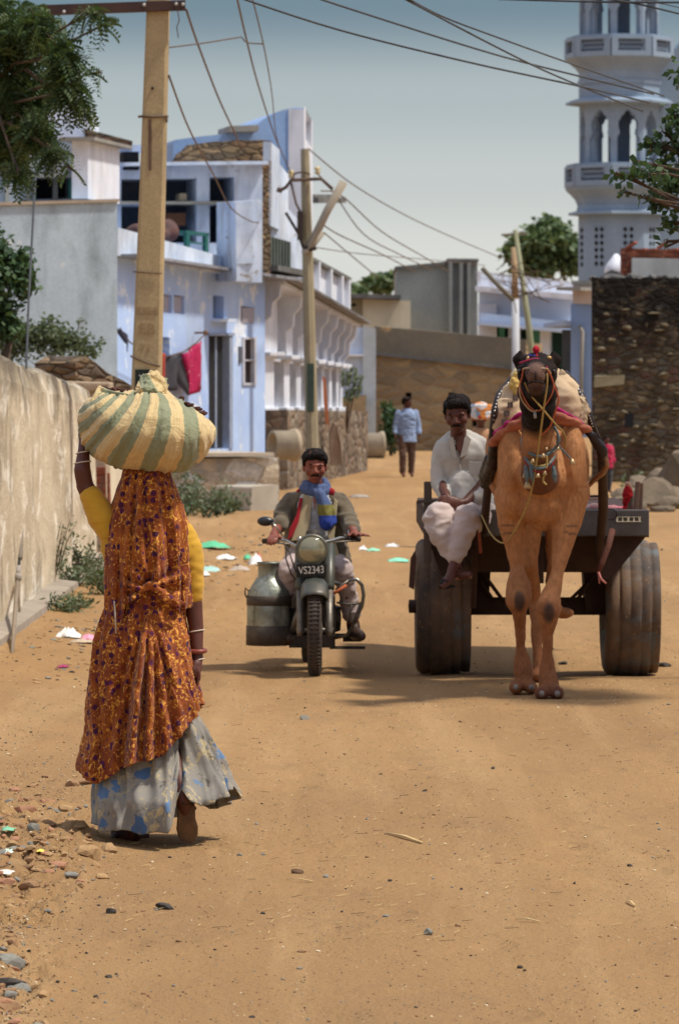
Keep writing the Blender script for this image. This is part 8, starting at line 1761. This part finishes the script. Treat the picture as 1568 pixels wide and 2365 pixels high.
    mb = MB(); mb.tube([q(800, 1352, Y0 + .27), q(782, 1364, Y0 + .25), q(764, 1374, Y0 + .24)], .011, 8); build('orange_tape', mb, surf('orange_tape', (.45, .12, .05)), t)
    mb = MB()
    for y_ in (1390, 1470): mb.tube([q(690, y_, Y0 + .95), q(640, y_, Y0 + .95), q(572, y_, Y0 + .80)], .010, 8)
    build('can_carrier', mb, BK, t)['kind'] = 'stuff'
    # horn / tool box darkness behind the forks
    mb = MB(); mb.box((X0 + .0, Y0 + .30, .62), (.15, .12, .2)); mb.lathe([(.001, -.02), (.05, -.01), (.055, .03)], (X0 - .09, Y0 + .3, .46), 'Y', 16); build('horn_box', mb, BK, t, bevel=.01)
    # milk can
    Yc = Y0 + .52; z = lambda py: q(0, py, Yc).z; k = Yc / F; cx = (621 - CX) * k
    can = thing('milk_can', 'dented galvanised milk can with dark bands hanging on the left of the motorcycle', 'milk can', (cx, Yc, z(1490)))
    m, nt, b = newmat('galvanised_can'); co = objco(nt); col = mixc(nt, ramp(nt, nz(nt, co, 9, 5, .6, .5), .35, .65), (.36, .38, .33), (.20, .22, .19)); nt.links.new(mixc(nt, ramp(nt, nz(nt, co, 16, 5, .7, stretch=(1, 1, .3)), .55, .72), col, (.10, .085, .065)), b.inputs['Base Color']); b.inputs['Metallic'].default_value = .55; b.inputs['Roughness'].default_value = .42; bump(nt, b, nz(nt, co, 7, 3), .02, .5)
    mb = MB(); mb.lathe([(.001, z(1484)), (49 * k, z(1484)), (51 * k, z(1478)), (50.5 * k, z(1376)), (48 * k, z(1366)), (40 * k, z(1352)), (31 * k, z(1338)), (26 * k, z(1332)), (25 * k, z(1326)), (25 * k, z(1303)), (28 * k, z(1301)), (28 * k, z(1298)), (23 * k, z(1298)), (22 * k, z(1330)), (.001, z(1331))], (cx, Yc, 0), 'Z', 48); build('can_body', mb, m, can)
    bm_ = surf('can_band', (.065, .052, .045), (.11, .09, .07), 14, .6, metal=.3)
    for a, b_, r_ in ((1375, 1398, 52), (1444, 1490, 52.5)): mb = MB(); mb.lathe([(r_ * k - .004, z(a)), (r_ * k, z(a + 1)), (r_ * k + (.002 if a > 1400 else 0), z(b_ - 1)), (r_ * k - .006, z(b_))], (cx, Yc, 0), 'Z', 48); build('band', mb, bm_, can)
    for s in (-1, 1): mb = MB(); mb.tube([(cx + s * 46 * k, Yc - .02, z(1366)), (cx + s * 54 * k, Yc - .02, z(1357)), (cx + s * 55 * k, Yc - .02, z(1372)), (cx + s * 51 * k, Yc - .02, z(1380))], .006, 6); build('handle', mb, bm_, can)
bike()
